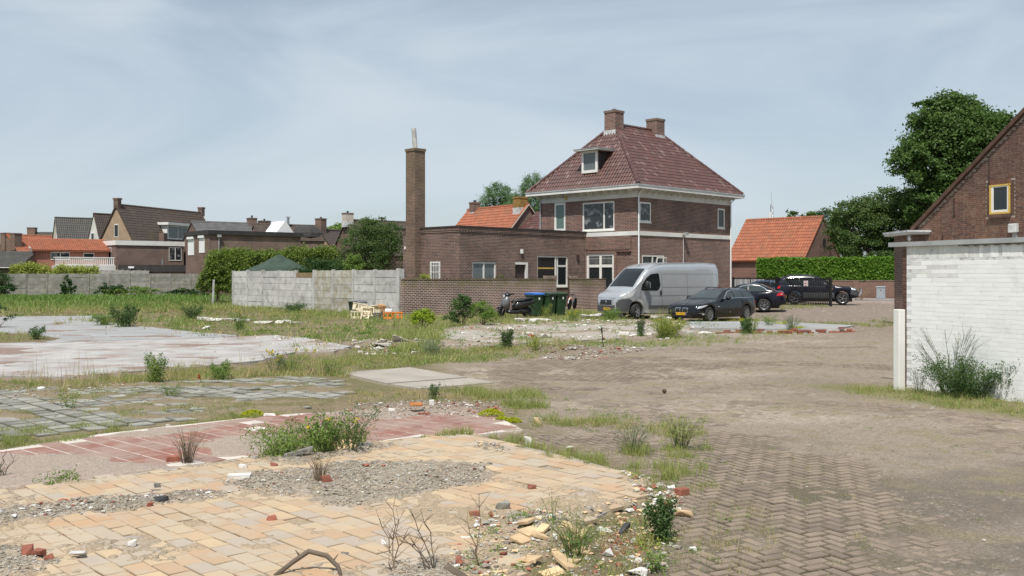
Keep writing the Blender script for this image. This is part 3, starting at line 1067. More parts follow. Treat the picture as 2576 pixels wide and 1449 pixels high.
# slightly projecting ground-floor bay with the garden doors
m = MB()
skin(m, (-.12, 3.92), (0, -1), 3.92 - .37, 3.46, 4.40, [], .1)
skin(m, (-.12, 3.92), (0, -1), 3.92 - 1.45, 0, 3.46, [(.06, 2.28, .45, 3.39)], .3)
m.add([(-.12, .37, 3.46), (0, .37, 3.46), (0, .37, 4.4), (-.12, .37, 4.4)], [(0, 1, 2, 3)])
m.add([(-.12, 1.45, 0), (0, 1.45, 0), (0, 1.45, 3.46), (-.12, 1.45, 3.46)], [(0, 1, 2, 3)])
m.add([(-.12, .37, 3.46), (0, .37, 3.46), (0, 1.45, 3.46), (-.12, 1.45, 3.46)], [(0, 1, 2, 3)])
m.add([(-.12, .37, 4.4), (0, .37, 4.4), (0, 3.92, 4.4), (-.12, 3.92, 4.4)], [(0, 3, 2, 1)])
part('bay', m, 'brick_house', house, fix=False)
part('corbel', MB().box(-.16, -.121, .45, 3.9, 3.60, 3.70), 'brick_house', house)
w = window(house, (-.12, 3.92), (0, -1), .06, 2.28, .45, 3.39, (.5,), (.735,), .14, .17, name='garden_door', sill=None)
for i0 in (0, 11):
    m = MB()
    facebox(m, (-.12, 3.92), (0, -1), .24 + i0 * .0945, 1.10 + i0 * .0945, 3.06, 3.075, -.1085, -.101)
    for i in range(i0, i0 + 9):
        facebox(m, (-.12, 3.92), (0, -1), .26 + i * .0945, .272 + i * .0945, 2.75, 3.26, -.108, -.100)
    part('leaded_light', m, 'lead', w)
window(house, O_L, U_L, *holes_l[0], (), (), .10, .16, pane='glass_blind', name='balcony_door', sill=None)
window(house, O_L, U_L, *holes_l[1], (.67,), (), .10, .10, pane='glass_curtain')
window(house, (0, 0), (1, 0), *holes_r[0], (), (), .04, .09, pane='glass_curtain')
window(house, (0, 0), (1, 0), *holes_r[1], (), (), .04, .09)
w = window(house, (0, 0), (1, 0), *holes_r[2], (.48,), (), .08, .09)
m = MB()
for p, q in (((1.66, 0, 1.8), (1.70, -.28, 3.1)), ((2.64, 0, 1.8), (2.60, -.28, 3.1)), ((1.70, -.28, 3.1), (2.60, -.28, 3.1)), ((1.66, -.02, 1.84), (2.64, -.02, 1.84))):
    m.bar(p, q, .08, .06)
part('tilted_sash', m, 'white_paint', w)
# white band, fascia, gutter
m = MB()
m.box(-.045, 0, -.045, 3.98, 4.42, 4.67).box(0, hl_ + .04, -.045, 0, 4.42, 4.67)
bevel(part('string_band', m, 'white_stucco', house), .012)
m = MB()
m.box(-.025, 0, -.025, hw_ + .02, 6.70, 7.20).box(0.0, hl_ + .02, -.025, 0, 6.70, 7.20)
part('fascia', m, 'white_stucco', house)
OV = .57
m = MB().box(-OV, hl_ + OV, -OV, hw_ + OV, 7.20, 7.25)
soff = part('soffit', m, 'white_stucco', house)
m = MB()
for (x0, x1, y0, y1) in ((-OV - .10, -OV, -OV - .10, hw_ + OV + .1), (-OV, hl_ + OV + .1, -OV - .10, -OV), (hl_ + OV, hl_ + OV + .1, -OV, hw_ + OV + .1), (-OV, hl_ + OV, hw_ + OV, hw_ + OV + .1)):
    m.box(x0, x1, y0, y1, 7.17, 7.40)
part('gutter', m, 'white_stucco', house)
m = MB()
for (x0, x1, y0, y1) in ((-OV - .13, -OV - .101, -OV - .13, hw_ + OV + .13), (-OV - .101, hl_ + OV + .13, -OV - .13, -OV - .101)):
    m.box(x0, x1, y0, y1, 7.345, 7.42)
part('gutter_lip', m, 'zinc', house)
for i in range(13):
    y = .15 + i * .63
    m = MB().prism([(-.03, y, 7.199), (-.62, y, 7.199), (-.62, y, 7.12), (-.40, y, 7.05), (-.03, y, 6.95)], (0, .07, 0))
    part('bracket', m, 'white_stucco', soff)
for i in range(16):
    x = .25 + i * .64
    m = MB().prism([(x, -.03, 7.199), (x, -.62, 7.199), (x, -.62, 7.12), (x, -.40, 7.05), (x, -.03, 6.95)], (.07, 0, 0))
    part('bracket', m, 'white_stucco', soff)
pipe_down(house, .10, -.09, 0, 7.15, 'white_plastic', .05, top=(.02, -.45, 7.18))
pipe_down(house, hl_ - .10, -.09, 0, 7.15, 'white_plastic', .05, top=(hl_ - .05, -.45, 7.18))
pipe_down(house, -.08, hw_ - .1, 4.0, 7.15, 'zinc', .05, top=(-.45, hw_ - .05, 7.18))
# hipped roof
e0, e1 = -OV - .02, hl_ + OV + .02
f0, f1 = -OV - .02, hw_ + OV + .02
ZE, ZR = 7.40, 11.75
ra, rb, yc_ = 2.9, 7.3, hw_ / 2
m = MB().add([(e0, f0, ZE), (e1, f0, ZE), (e1, f1, ZE), (e0, f1, ZE), (ra, yc_, ZR), (rb, yc_, ZR)], [(0, 1, 5, 4), (1, 2, 5), (2, 3, 4, 5), (3, 0, 4), (0, 3, 2, 1)])
roof = part('roof', m, 'pantile_wine', house)
v = Vector((0, yc_ - f0, ZR - ZE)); Lv = v.length
tile_slope(roof, (e0, f0, ZE), (1, 0, 0), v, [(0, -.05), (e1 - e0, -.05), (rb - e0, Lv), (ra - e0, Lv)], 'pantile_wine', 300, .225, .335)
v = Vector((ra - e0, 0, ZR - ZE)); Lv = v.length
tile_slope(roof, (e0, f0, ZE), (0, 1, 0), v, [(0, -.05), (f1 - f0, -.05), (yc_ - f0, Lv)], 'pantile_wine', 300, .225, .335)
caps(roof, (e0, f0, ZE + .08), (ra, yc_, ZR + .08), 'pantile_wine', 'hip_tile')
caps(roof, (e0, f1, ZE + .08), (ra, yc_, ZR + .08), 'pantile_wine', 'hip_tile')
caps(roof, (e1, f0, ZE + .08), (rb, yc_, ZR + .08), 'pantile_wine', 'hip_tile')
caps(roof, (ra, yc_, ZR + .06), (rb, yc_, ZR + .06), 'pantile_wine')
chimney(house, 2.32, 3.20, 3.51, 4.39, 10.6, 12.62, flash=11.35, pot=.06)
chimney(house, 6.61, 7.48, 3.41, 4.29, 10.6, 12.56, flash=11.45)
# dormer
do = thing('dormer', None, None)
do.parent = house
dz0, dz1 = 8.42, 9.78
m = MB()
m.prism([(.1, 3.1, dz0), (1.36, 3.1, dz1), (.1, 3.1, dz1)], (0, .05, 0)).prism([(.1, 4.29, dz0), (1.36, 4.29, dz1), (.1, 4.29, dz1)], (0, .05, 0))
part('cheek', m, 'bitumen', do)
m = MB().box(-.32, 1.5, 2.72, 4.72, dz1, dz1 + .11)
bevel(part('dormer_roof', m, 'white_stucco', do), .03)
part('dormer_zinc', MB().box(-.35, 1.5, 2.69, 4.75, dz1 + .111, dz1 + .14), 'zinc', do)
m = MB()
for (y0, y1, z0, z1) in ((3.08, 3.24, dz0, dz1), (4.20, 4.36, dz0, dz1), (3.24, 4.20, dz0, dz0 + .17), (3.24, 4.20, dz1 - .12, dz1)):
    m.box(.04, .12, y0, y1, z0, z1)
part('dormer_window', m, 'white_paint', do)
part('pane', MB().box(.085, .10, 3.24, 4.20, dz0 + .17, dz1 - .12), 'glass_grey', do)
# wall lamp on a conduit, porch lamp
m = MB().tube([(4.74, -.03, 2.8), (4.74, -.03, 4.62)], .016, 6).box(4.66, 4.80, -.10, 0, 2.72, 2.82)
part('conduit', m, 'white_plastic', house)
m = MB().box(4.60, 4.86, -.36, -.06, 4.56, 4.72).bar((4.73, -.05, 4.70), (4.73, -.34, 4.74), .04, .04)
part('flood_lamp', m, 'zinc', house)
m = MB().lathe((-.10, 5.55, 6.83), (0, 0, 1), [(.05, 0), (.07, .03), (.07, .26), (.05, .32)], 10)
part('porch_lamp', m, 'yellow_paint', house, smooth=True)

# ------------------------------------------------------------------ flat-roofed annex with tall stack
A_L, A_D, A_H = 10.62, 4.9, 4.76
ax_, ay_ = -2.89, 53.30
annex = thing('brick_annex', 'low flat-roofed brown brick annex with tall square chimney', 'annex', (ax_, ay_, 0), R(45))
hol = [(.98, 2.83, 1.15, 2.79), (4.35, 5.40, .3, 2.79), (6.20, 8.95, 1.36, 3.21)]
m = MB()
skin(m, (0, 0), (1, 0), A_L, 0, 4.42, hol, .2)
hl2 = [(A_D - 2.46, A_D - 1.58, 1.40, 2.80)]
skin(m, (0, A_D), (0, -1), A_D, 0, 4.42, hl2, .2)
m.add([(0, A_D, 0), (A_L, A_D, 0), (A_L, A_D, 4.42), (0, A_D, 4.42)], [(3, 2, 1, 0)])
part('wall', m, 'brick_annex', annex, fix=False)
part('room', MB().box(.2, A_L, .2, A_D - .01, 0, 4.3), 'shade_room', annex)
m = MB().box(-.035, A_L - .01, -.035, A_D, 4.421, 4.52).box(-.06, A_L - .01, -.06, A_D, 4.521, 4.68)
cor = part('cornice', m, 'brick_annex', annex)
m = MB().box(-.10, A_L - .01, -.10, A_D + .05, 4.681, A_H)
part('roof_edge', m, 'bitumen', annex)
for i in range(48):
    part('dentil', MB().box(.05 + i * .22, .16 + i * .22, -.058, -.036, 4.43, 4.519), 'brick_annex', cor)
window(annex, (0, 0), (1, 0), *hol[0], (.5,), (), .12, .10, pane='glass_grey')
m = MB()
facebox(m, (0, 0), (1, 0), 5.25, 5.40, .3, 2.79, -.12, .01)
facebox(m, (0, 0), (1, 0), 4.35, 5.25, 2.66, 2.79, -.12, .01)
d_ = part('door', m, 'white_paint', annex)
part('door_leaf', (lambda q: facebox(q, (0, 0), (1, 0), 4.35, 5.25, .3, 2.66, -.19, -.14))(MB()), 'dark_wood', d_)
w = window(annex, (0, 0), (1, 0), *hol[2], (.61,), (), .12, .10, pane='glass')
m = MB()
facebox(m, (0, 0), (1, 0), 6.3, 7.75, 2.42, 2.50, -.098, -.09)
part('blind_rail', m, 'yellow_paint', w)
m = MB()
facebox(m, (0, 0), (1, 0), 8.0, 8.85, 2.55, 2.65, -.10, -.06)
facebox(m, (0, 0), (1, 0), 8.0, 8.10, 1.45, 3.1, -.099, -.07)
part('sash', m, 'white_paint', w)
w = window(annex, (0, A_D), (0, -1), *hl2[0], (), (), .06, .06)
m = MB()
for i in range(5):
    a_ = hl2[0][0] + .12 + i * .16
    facebox(m, (0, A_D), (0, -1), a_, a_ + .035, 1.42, 2.78, .0, .03)
for z in (1.7, 2.2, 2.55):
    facebox(m, (0, A_D), (0, -1), hl2[0][0] + .02, hl2[0][1] - .02, z, z + .03, -.005, .025)
part('window_bars', m, 'white_paint', w)
part('wall_lamp', MB().box(4.78, 4.92, -.10, 0, 3.30, 3.55), 'white_plastic', annex)
part('alarm_bell', MB().box(9.72, 9.90, -.09, 0, 3.0, 3.3), 'dark_wood', annex)
part('wall_lamp', MB().box(-.09, 0, 4.55, 4.67, 3.55, 3.70), 'white_plastic', annex)
ck = part('chimney', MB().box(-.45, .30, 3.25, 4.08, 0, 9.12), 'brick_stack', annex)
part('chimney_cap', MB().box(-.49, .34, 3.21, 4.12, 9.121, 9.27), 'brick_stack', ck)
part('flue_pipe', MB().tube([(-.09, 3.66, 9.2), (-.14, 3.74, 10.45)], .135, 14), 'cement_pipe', ck, smooth=True, auto=40)

# ------------------------------------------------------------------ garden wall
WX, WY = -5.41, 48.50
gwall = thing('garden_wall', 'mossy brown brick garden wall in front of the annex', 'wall', (WX, WY, 0), R(45))
part('wall_section', MB().box(0, 11.3, 0, .22, 0, 1.80), 'brick_garden', gwall)
part('coping', MB().box(-.02, 10.4, -.02, .24, 1.801, 1.86), 'brick_garden', gwall)
part('pier', MB().box(10.42, 11.32, -.03, .25, 1.81, 2.02), 'brick_garden', gwall)
part('wall_section', MB().box(12.55, 17.5, 0, .22, 0, 1.80), 'brick_garden', gwall)
part('coping', MB().box(13.2, 17.5, -.02, .24, 1.801, 1.84), 'brick_garden', gwall)
part('pier', MB().box(12.52, 13.18, -.03, .25, 1.81, 2.0), 'brick_garden', gwall)
part('gate_post', MB().tube([(12.46, .1, 0), (12.46, .1, 1.9)], .035, 8), 'dark_wood', gwall)
part('doorstep', MB().box(11.25, 12.6, -.35, .4, .02, .16), 'concrete_warm', gwall)

# ------------------------------------------------------------------ concrete panel fences
m_plain('concrete_panel', (.47, .465, .445), .9, var=.12, vs=2.5, bs=.004, bscale=35, rv=.13, dirt=(2.2, .47, .68, (.15, .145, .13), .5))
m_plain('concrete_mossy', (.40, .395, .36), .9, var=.14, vs=2.5, bs=.004, bscale=35, rv=.10, dirt=(2.8, .42, .60, (.235, .19, .075), .55))
m_plain('concrete_old', (.235, .225, .20), .95, var=.2, vs=2.0, bs=.004, bscale=35, rv=.15, dirt=(1.6, .5, .7, (.12, .13, .075), .7))
m_plain('plank', (.23, .165, .09), .8, var=.2, vs=5, bs=.003)


def panel_fence(th, p0, p1, bays, rows, ph, mat, post_mat, low=None, mossy=(), pw=.13):
    d = Vector((p1[0] - p0[0], p1[1] - p0[1], 0)); L = d.length; d.normalize()
    bay = L / bays
    for i in range(bays + 1):
        dz = random.uniform(-.02, .03)
        part('post', MB().box(i * bay - pw / 2, i * bay + pw / 2, -.085, .085, -.2, rows * ph + .05 + dz), post_mat, th)
    protos = {}
    for i in range(bays):
        n = rows - (1 if i == low else 0)
        for r_ in range(n):
            k = random.randrange(3)
            mt = 'concrete_mossy' if i in mossy else mat
            if (k, mt) not in protos:
                a = random.Random(k)
                m = MB().box(-.5 * bay + pw / 2 + .004, .5 * bay - pw / 2 - .004, -.03, .03, .006, ph - .006)
                m.v = [(x, y + (a.uniform(-.004, .004)), z + a.uniform(-.004, .004)) for x, y, z in m.v]
                protos[(k, mt)] = m.mesh('panel', mt)
            o = link('panel', protos[(k, mt)], th)
            o.location = ((i + .5) * bay, random.uniform(-.012, .012), r_ * ph)
            o.rotation_euler = (random.uniform(-.01, .01), 0, random.uniform(-.002, .002))
        if i == low:
            part('plank', MB().box(i * bay + pw / 2, (i + 1) * bay - pw / 2, -.04, 0, n * ph - .02, n * ph + .26), 'plank', th)


p0, p1 = (-18.3, 64.0), (-5.75, 49.3)
fence = thing('concrete_fence', 'pale grey concrete panel fence, stained, ending at the brick garden wall', 'fence', p0 + (0,), math.atan2(p1[1] - p0[1], p1[0] - p0[0]))
panel_fence(fence, p0, p1, 9, 6, .385, 'concrete_panel', 'concrete_panel', low=4, mossy=(5, 6))
part('end_pier', MB().box(19.35, 19.62, -.16, .16, 0, 2.36), 'concrete_panel', fence)
p0, p1 = (-51.5, 99.0), (-31.6, 102.0)
fence2 = thing('concrete_fence', 'weathered grey concrete fence at the far end of the lawn', 'fence', p0 + (0,), math.atan2(p1[1] - p0[1], p1[0] - p0[0]))
panel_fence(fence2, p0, p1, 10, 6, .37, 'concrete_old', 'concrete_old')

# ------------------------------------------------------------------ houses further off
def gable(name, label, cat, loc, rz, L, hwid, ze, zr, wall, roofm, ov=.15, w=.24, l=.36, both=False, side=-1, ridge=True):
    """gabled house: local x along the ridge (0..L), y across; the slope on `side` carries modelled tiles"""
    th = thing(name, label, cat, loc, rz)
    m = MB().prism([(0, -hwid, 0), (0, hwid, 0), (0, hwid, ze), (0, 0, zr), (0, -hwid, ze)], (L, 0, 0))
    part('wall', m, wall, th)
    s = (zr - ze) / hwid
    m = MB()
    for sg in (-1, 1):
        y0 = sg * (hwid + ov); z0 = ze - ov * s
        m.prism([(-ov, y0, z0 + .03), (-ov, 0, zr + .03), (-ov, 0, zr + .13), (-ov, y0, z0 + .13)], (L + 2 * ov, 0, 0))
    rf = part('roof', m, roofm, th)
    for sg in ((-1, 1) if both else (side,)):
        y0 = sg * (hwid + ov); z0 = ze - ov * s + .12
        v = Vector((0, -sg * (hwid + ov), zr + .12 - z0))
        tile_slope(rf, (-ov, y0, z0), (1, 0, 0), v, [(0, -.02), (L + 2 * ov, -.02), (L + 2 * ov, v.length), (0, v.length)], roofm, 0 if both or loc[1] > 95 else 300, w, l)
    if ridge:
        m = MB().tube([(-ov, 0, zr + .13), (L + ov, 0, zr + .13)], .13, 8)
        part('ridge', m, roofm, rf)
    return th


def block(name, label, cat, loc, rz, Lx, Ly, h, wall, fascia, fh=.5, roofm='bitumen', ov=.12):
    """flat-roofed block: local x along one face, y along the other"""
    th = thing(name, label, cat, loc, rz)
    part('wall', MB().box(0, Lx, 0, Ly, 0, h - fh), wall, th)
    part('roof_edge', MB().box(-ov, Lx + ov, -ov, Ly + ov, h - fh + .001, h), fascia, th)
    part('roof', MB().box(-ov + .05, Lx + ov - .05, -ov + .05, Ly + ov - .05, h, h + .03), roofm, th)
    return th


def flat_window(th, face, a, b, c, d, n=1, pane='glass', shutter=False, frame='white_paint'):
    """window on the local -y face ('f') or on the -x face ('s')"""
    o, u = ((0, 0), (1, 0)) if face == 'f' else ((0, 0), (0, -1))
    if face == 's':
        a, b = -b, -a
    m = MB()
    fw = .09
    facebox(m, o, u, a, b, c, c + fw, 0, .05); facebox(m, o, u, a, b, d - fw, d, 0, .05)
    ed = np.linspace(a, b, n + 1)
    for e in ed:
        facebox(m, o, u, max(a, e - fw / 2), min(b, e + fw / 2), c + fw, d - fw, 0, .049)
    w = part('window', m, frame, th)
    m = MB()
    facebox(m, o, u, a + .03, b - .03, c + .03, d - .03, .004, .02)
    part('pane', m, 'white_plastic' if shutter else pane, w)
    if shutter:
        m = MB()
        facebox(m, o, u, a - .05, b + .05, d, d + .25, 0, .18)
        part('shutter_box', m, 'white_plastic', w)
    return w


LG = R(35)
# 1 tan gabled house with brown roof
b1 = gable('gabled_house', 'tan rendered gable house with long brown tiled roof and white dormer', 'house', (-46.7, 115, 0), R(72), 16.4, 2.9, 5.2, 10.3, 'render_tan', 'pantile_dark', .12)
for x in (0, 16.2):
    part('gable_chimney', MB().box(x - .15, x + .45, -.32, .32, 10.0, 11.0).box(x - .22, x + .52, -.39, .39, 11.001, 11.2), 'brick_far', b1)
m = MB()
for sg in (-1, 1):
    m.prism([(-.16, 0, 10.45), (-.16, sg * 3.0, 5.2), (-.16, sg * 3.0, 5.0), (-.16, 0, 10.2)], (.3, 0, 0))
part('verge', m, 'pantile_dark', b1)
part('verge', MB().prism([(16.35, 0, 10.55), (16.35, -3.0, 5.3), (16.35, -3.0, 5.0), (16.35, 0, 10.2)], (.25, 0, 0)), 'render_white', b1)
flat_window(b1, 's', -.30, .30, 6.55, 8.1, 1)
dm = thing('dormer', None, None); dm.parent = b1
part('dormer_body', MB().prism([(6.2, -2.35, 6.55), (6.2, -1.0, 8.3), (6.2, -2.35, 8.3)], (4.2, 0, 0)), 'white_paint', dm)
part('dormer_roof', MB().box(5.9, 10.7, -2.75, -.8, 8.3, 8.62), 'white_paint', dm)
for k in (0, 1):
    part('pane', MB().box(6.5 + k * 1.9, 8.2 + k * 1.9, -2.40, -2.36, 6.75, 8.12), 'glass_grey', dm)
part('chimney', MB().box(4.2, 4.9, -3.4, -2.7, 5.0, 7.2), 'brick_far', b1)
# 2 flat extension with white fascia
b2 = block('flat_extension', 'flat-roofed brick extension with broad white fascia', 'extension', (-43.9, 108, 0), R(40), 7.6, 4.2, 5.95, 'brick_far', 'white_paint', .52)
flat_window(b2, 'f', 5.9, 7.35, 3.75, 5.3, 2, 'glass_curtain')
flat_window(b2, 's', 1.6, 2.5, 4.0, 5.2, 1)
part('vent_pipe', MB().tube([(4.6, -1.5, 3.0), (4.6, -1.5, 3.9)], .12, 8), 'steel', b2)
# 3 dark flat-roofed brick building with roller shutters
b3 = block('flat_roof_building', 'dark flat-roofed brick building with two white roller shutters', 'building', (-31.1, 100, 0), R(40), 10.4, 6.2, 6.68, 'brick_far', 'bitumen', .42, ov=.2)
for a, b, c, d in ((3.9, 5.5, 4.2, 5.9), (1.1, 2.5, 4.4, 5.95)):
    flat_window(b3, 's', a, b, c, d, 1, shutter=True)
pipe_down(b3, 1.0, -.12, 3.0, 6.2, 'zinc', .06)
part('hopper', MB().box(.8, 1.2, -.3, 0, 6.0, 6.25), 'zinc', b3)
part('brick_ledge', MB().box(.5, 10.4, -.08, 0, 4.6, 4.7), 'brick_far', b3)
m = MB().prism([(8.0, 1.0, 6.72), (10.1, 1.0, 6.72), (9.05, 1.0, 8.05)], (0, 3.0, 0))
lan = part('roof_lantern', m, 'white_plastic', b3)
part('lantern_glass', MB().bar((9.08, 1.0, 8.0), (9.08, 4.0, 8.0), .1, .08), 'zinc', lan)
# 4 shed roofs in front of them
s1 = block('low_shed', 'low dark flat-roofed brick shed behind the far fence', 'shed', (-43.55,108.00,1.74)[:2] + (0,), R(12), 12.5, 4.5, 3.2, 'brick_far', 'bitumen', .75, ov=.1)
part('gutter_pipe', MB().tube([(1.2, -.2, 2.9), (1.2, -.2, 2.4), (.7, -.35, 2.1), (.2, -.35, 2.0)], .09, 8).box(1.0, 1.6, -.4, -.1, 2.85, 3.05), 'white_plastic', s1)
m_plain('fibre_cement', (.16, .155, .14), .9, var=.2, vs=2)
s2 = thing('lean_to', 'lean-to with grey corrugated roof behind the far fence', 'shed', (-45.99,105.00,1.74)[:2] + (0,), R(18))
part('wall', MB().box(0, 6.2, .1, 3.4, 0, 2.15), 'render_white', s2)
m = MB()
n = 60
v = []; f = []
for j, (y, z) in enumerate(((-.2, 2.2), (3.6, 3.0))):
    for i in range(n + 1):
        v.append((-2.4 + i * 8.8 / n, y, z + .045 * math.sin(i * PI / 2)))
f = [(i, i + 1, n + 2 + i, n + 1 + i) for i in range(n)]
part('corrugated_roof', m.add(v, f), 'fibre_cement', s2, fix=False)
# 5 orange lean roof house with white balustrade
b5 = thing('salmon_house', 'salmon rendered extension under orange pantiles with white balustrade', 'house', (-51.6, 105, 0), R(33))
part('wall', MB().prism([(0, 0, 0), (0, 3.4, 0), (0, 3.4, 6.0), (0, 0, 4.75)], (7.6, 0, 0)), 'render_salmon', b5)
rf = part('roof', MB().prism([(-.2, -.35, 4.68), (-.2, 3.5, 6.1), (-.2, 3.5, 6.2), (-.2, -.35, 4.78)], (8.0, 0, 0)), 'pantile_orange', b5)
v = Vector((0, 3.85, 1.42))
tile_slope(rf, (-.2, -.35, 4.78), (1, 0, 0), v, [(0, -.02), (8.0, -.02), (8.0, v.length), (0, v.length)], 'pantile_orange', 0, .24, .36)
flat_window(b5, 's', 1.0, 2.2, 3.7, 5.0, 1, shutter=True)
flat_window(b5, 'f', 1.7, 3.6, 3.75, 4.6, 2, 'glass_curtain')
flat_window(b5, 'f', 5.0, 6.1, 3.75, 4.55, 1)
bl = thing('balustrade', None, None); bl.parent = b5
part('rail', MB().box(1.9, 7.9, -1.9, -1.8, 3.95, 4.05).box(1.9, 7.9, -1.9, -1.8, 3.15, 3.25).box(1.9, 2.0, -1.8, 0, 3.95, 4.05), 'white_paint', bl)
for i in range(30):
    part('baluster', MB().box(1.92 + i * .2, 2.02 + i * .2, -1.88, -1.82, 3.251, 3.949), 'white_paint', bl)
part('terrace', MB().box(1.8, 8.0, -1.95, 0, 2.6, 3.14), 'render_white', b5)
for z in (2.9, 3.3):
    part('air_conditioner', MB().box(-.35, -.01, .5, 1.2, z, z + .35), 'white_plastic', b5)
# 6 grey roofed house
b6 = gable('grey_roof_house', 'house with dark grey pantiled roof and pale gable behind the orange roof', 'house', (-58.6, 125, 0), R(35), 9.0, 2.5, 5.5, 9.35, 'render_beige', 'pantile_grey', .1)
part('gable_window', MB().box(-.06, 0, -1.2, -.8, 5.7, 7.4), 'white_paint', b6)
chimney(b6, 6.4, 7.5, -.5, .6, 8.5, 9.9, 'render_white', 'brick_far', flash=False)
# 7 white gable with mossy roof
b7 = gable('white_gable_house', 'narrow white gable with mossy brown roof beside the tan gable', 'house', (-51.3, 119.5, 0), R(52), 5.0, 1.9, 5.0, 9.5, 'render_white', 'pantile_dark', .08)
flat_window(b7, 's', -.1, .6, 6.0, 7.3, 1)
# 8 distant dark roof with chimney, 9 orange roofs at the edge, 10 slate roof
b8 = gable('distant_house', 'distant low dark grey roof with square brown chimney', 'house', (-71.5, 145, 0), R(10), 6.5, 3.0, 5.0, 8.3, 'brick_far', 'pantile_grey', .1)
chimney(b8, -.5, .6, -.6, .6, 7.2, 9.2, 'brick_far', 'brick_far', flash=False)
b9 = gable('orange_roof_house', 'distant house with orange tiled roof and twin chimneys at picture edge', 'house', (-70.0, 135, 0), R(60), 9.0, 4.4, 3.6, 7.6, 'brick_far', 'pantile_orange', .1, both=True)
chimney(b9, -.2, .9, -2.0, -1.0, 5.5, 7.9, 'brick_far', 'brick_far', flash=False)
chimney(b9, -.2, .9, .2, 1.3, 5.5, 8.0, 'brick_far', 'brick_far', flash=False)
b10 = thing('slate_roof_shed', 'outbuilding with dark grey pantiled lean roof left of salmon house', 'shed', (-58.5, 101, 0), R(4))
part('wall', MB().prism([(0, 0, 0), (0, 4.0, 0), (0, 4.0, 4.4), (0, 0, 2.8)], (7.2, 0, 0)), 'brick_far', b10)
rf = part('roof', MB().prism([(-.1, -.3, 2.82), (-.1, 4.1, 4.55), (-.1, 4.1, 4.65), (-.1, -.3, 2.92)], (7.4, 0, 0)), 'pantile_grey', b10)
v = Vector((0, 4.4, 1.73))
tile_slope(rf, (-.1, -.3, 2.92), (1, 0, 0), v, [(0, -.02), (7.4, -.02), (7.4, v.length), (0, v.length)], 'pantile_grey', 0, .24, .36)
part('gutter', MB().tube([(-.1, -.38, 2.85), (7.3, -.38, 2.85)], .07, 8), 'zinc', b10)
# 11 corrugated gable behind the dark building
b11 = gable('corrugated_house', 'low gable with grey sheet roof and brick chimney behind flat roof', 'house', (-36.8, 112, 0), R(35), 8.4, 3.2, 6.2, 8.1, 'brick_far', 'slate_sheet', .1, both=False)
chimney(b11, 6.6, 7.5, -.6, .4, 6.8, 8.9, 'brick_far', 'brick_far', pot=.2, flash=False)
chimney(b11, 7.9, 9.1, -.8, .2, 6.8, 8.6, 'brick_far', 'brick_far', pot=.15, flash=False)
# 12 brown roof with steel flue and dark hipped cap
b12 = gable('brown_roof_house', 'low brown roof with tall steel flue behind the flat roof', 'house', (-30.2, 114, 0), R(28), 7.5, 3.0, 6.0, 7.9, 'brick_far', 'pantile_dark', .1)
part('steel_flue', MB().tube([(3.9, -.5, 7.0), (3.9, -.5, 8.9)], .15, 10).tube([(3.9, -.5, 8.95), (3.9, -.5, 9.0)], .3, 10), 'steel', b12)
m = MB().lathe((6.0, -.6, 6.6), (0, 0, 1), [(2.1, 0), (2.0, .5), (1.4, 1.1), (.7, 1.4), (.1, 1.45)], 10)
part('domed_cap', m, 'bitumen', b12)
# 13 tan gable with chimney
b13 = gable('chimney_gable_house', 'small tan brick gable with tall dark chimney on its peak', 'house', (-23.85,120.00,7.58)[:2] + (0,), R(58), 8.0, 2.0, 5.6, 7.6, 'render_tan', 'pantile_dark', .1, side=1)
chimney(b13, -.05, .9, -.5, .5, 6.9, 9.1, 'brick_far', 'brick_far', pot=.1, flash=False)
part('eaves_board', MB().box(-.2, .1, 1.9, 2.6, 4.6, 5.6), 'white_paint', b13)
# 14 brown roof house with white dormer
b14 = gable('dormer_house', 'brown tiled roof with pale chimney and low white dormer behind shrubs', 'house', (-19.70,116.00,7.40)[:2] + (0,), R(40), 9.0, 3.6, 4.4, 8.55, 'brick_far', 'pantile_dark', .15)
chimney(b14, -.35, .65, -.5, .5, 7.8, 9.5, 'render_beige', 'brick_far', pot=.15, flash=8.5)
part('dormer_box', MB().box(.2, 3.2, -4.5, -2.4, 4.7, 5.75).box(0, 3.4, -4.7, -2.4, 5.751, 6.05), 'white_paint', b14)
part('dormer_pane', MB().box(.6, 1.7, -4.54, -4.51, 4.9, 5.6), 'glass', b14)
part('dormer_pane', MB().box(1.9, 3.0, -4.54, -4.51, 4.9, 5.6), 'glass', b14)
# 15 orange house behind the annex
b15 = gable('orange_gable_house', 'house with bright orange tiled roof and two chimneys behind the annex', 'house', (1.3, 80, 0), R(127), 8.6, 3.3, 4.2, 7.75, 'brick_far', 'pantile_orange', .12, side=1, w=.23, l=.34)
m_plain('mossy_brick', (.26, .155, .045), .9, var=.25, vs=4, bs=.005)
chimney(b15, .1, .95, -.05, .8, 6.8, 8.5, 'mossy_brick', 'mossy_brick', flash=7.6)
chimney(b15, 7.2, 7.9, -.3, .4, 6.9, 8.5, 'brick_far', 'brick_far', flash=7.6, pot=.1)
m = MB()
for sg in (-1, 1):
    m.prism([(-.18, 0, 7.90), (-.18, sg * 3.4, 4.15), (-.18, sg * 3.4, 4.05), (-.18, 0, 7.80)], (.08, 0, 0))
part('bargeboard', m, 'render_beige', b15)
wg = thing('wing', None, None); wg.parent = b15
part('wing_wall', MB().prism([(-3.6, -3.0, 0), (-3.6, 1.6, 0), (-3.6, 1.6, 5.2), (-3.6, -.6, 7.0), (-3.6, -3.0, 5.2)], (3.4, 0, 0)), 'brick_far', wg)
wr = part('wing_roof', MB().prism([(-3.7, 1.9, 5.0), (-3.7, -.6, 7.02), (-3.7, -.6, 7.12), (-3.7, 1.9, 5.1)], (3.5, 0, 0)), 'pantile_wine', b15)
v = Vector((0, -2.5, 2.02))
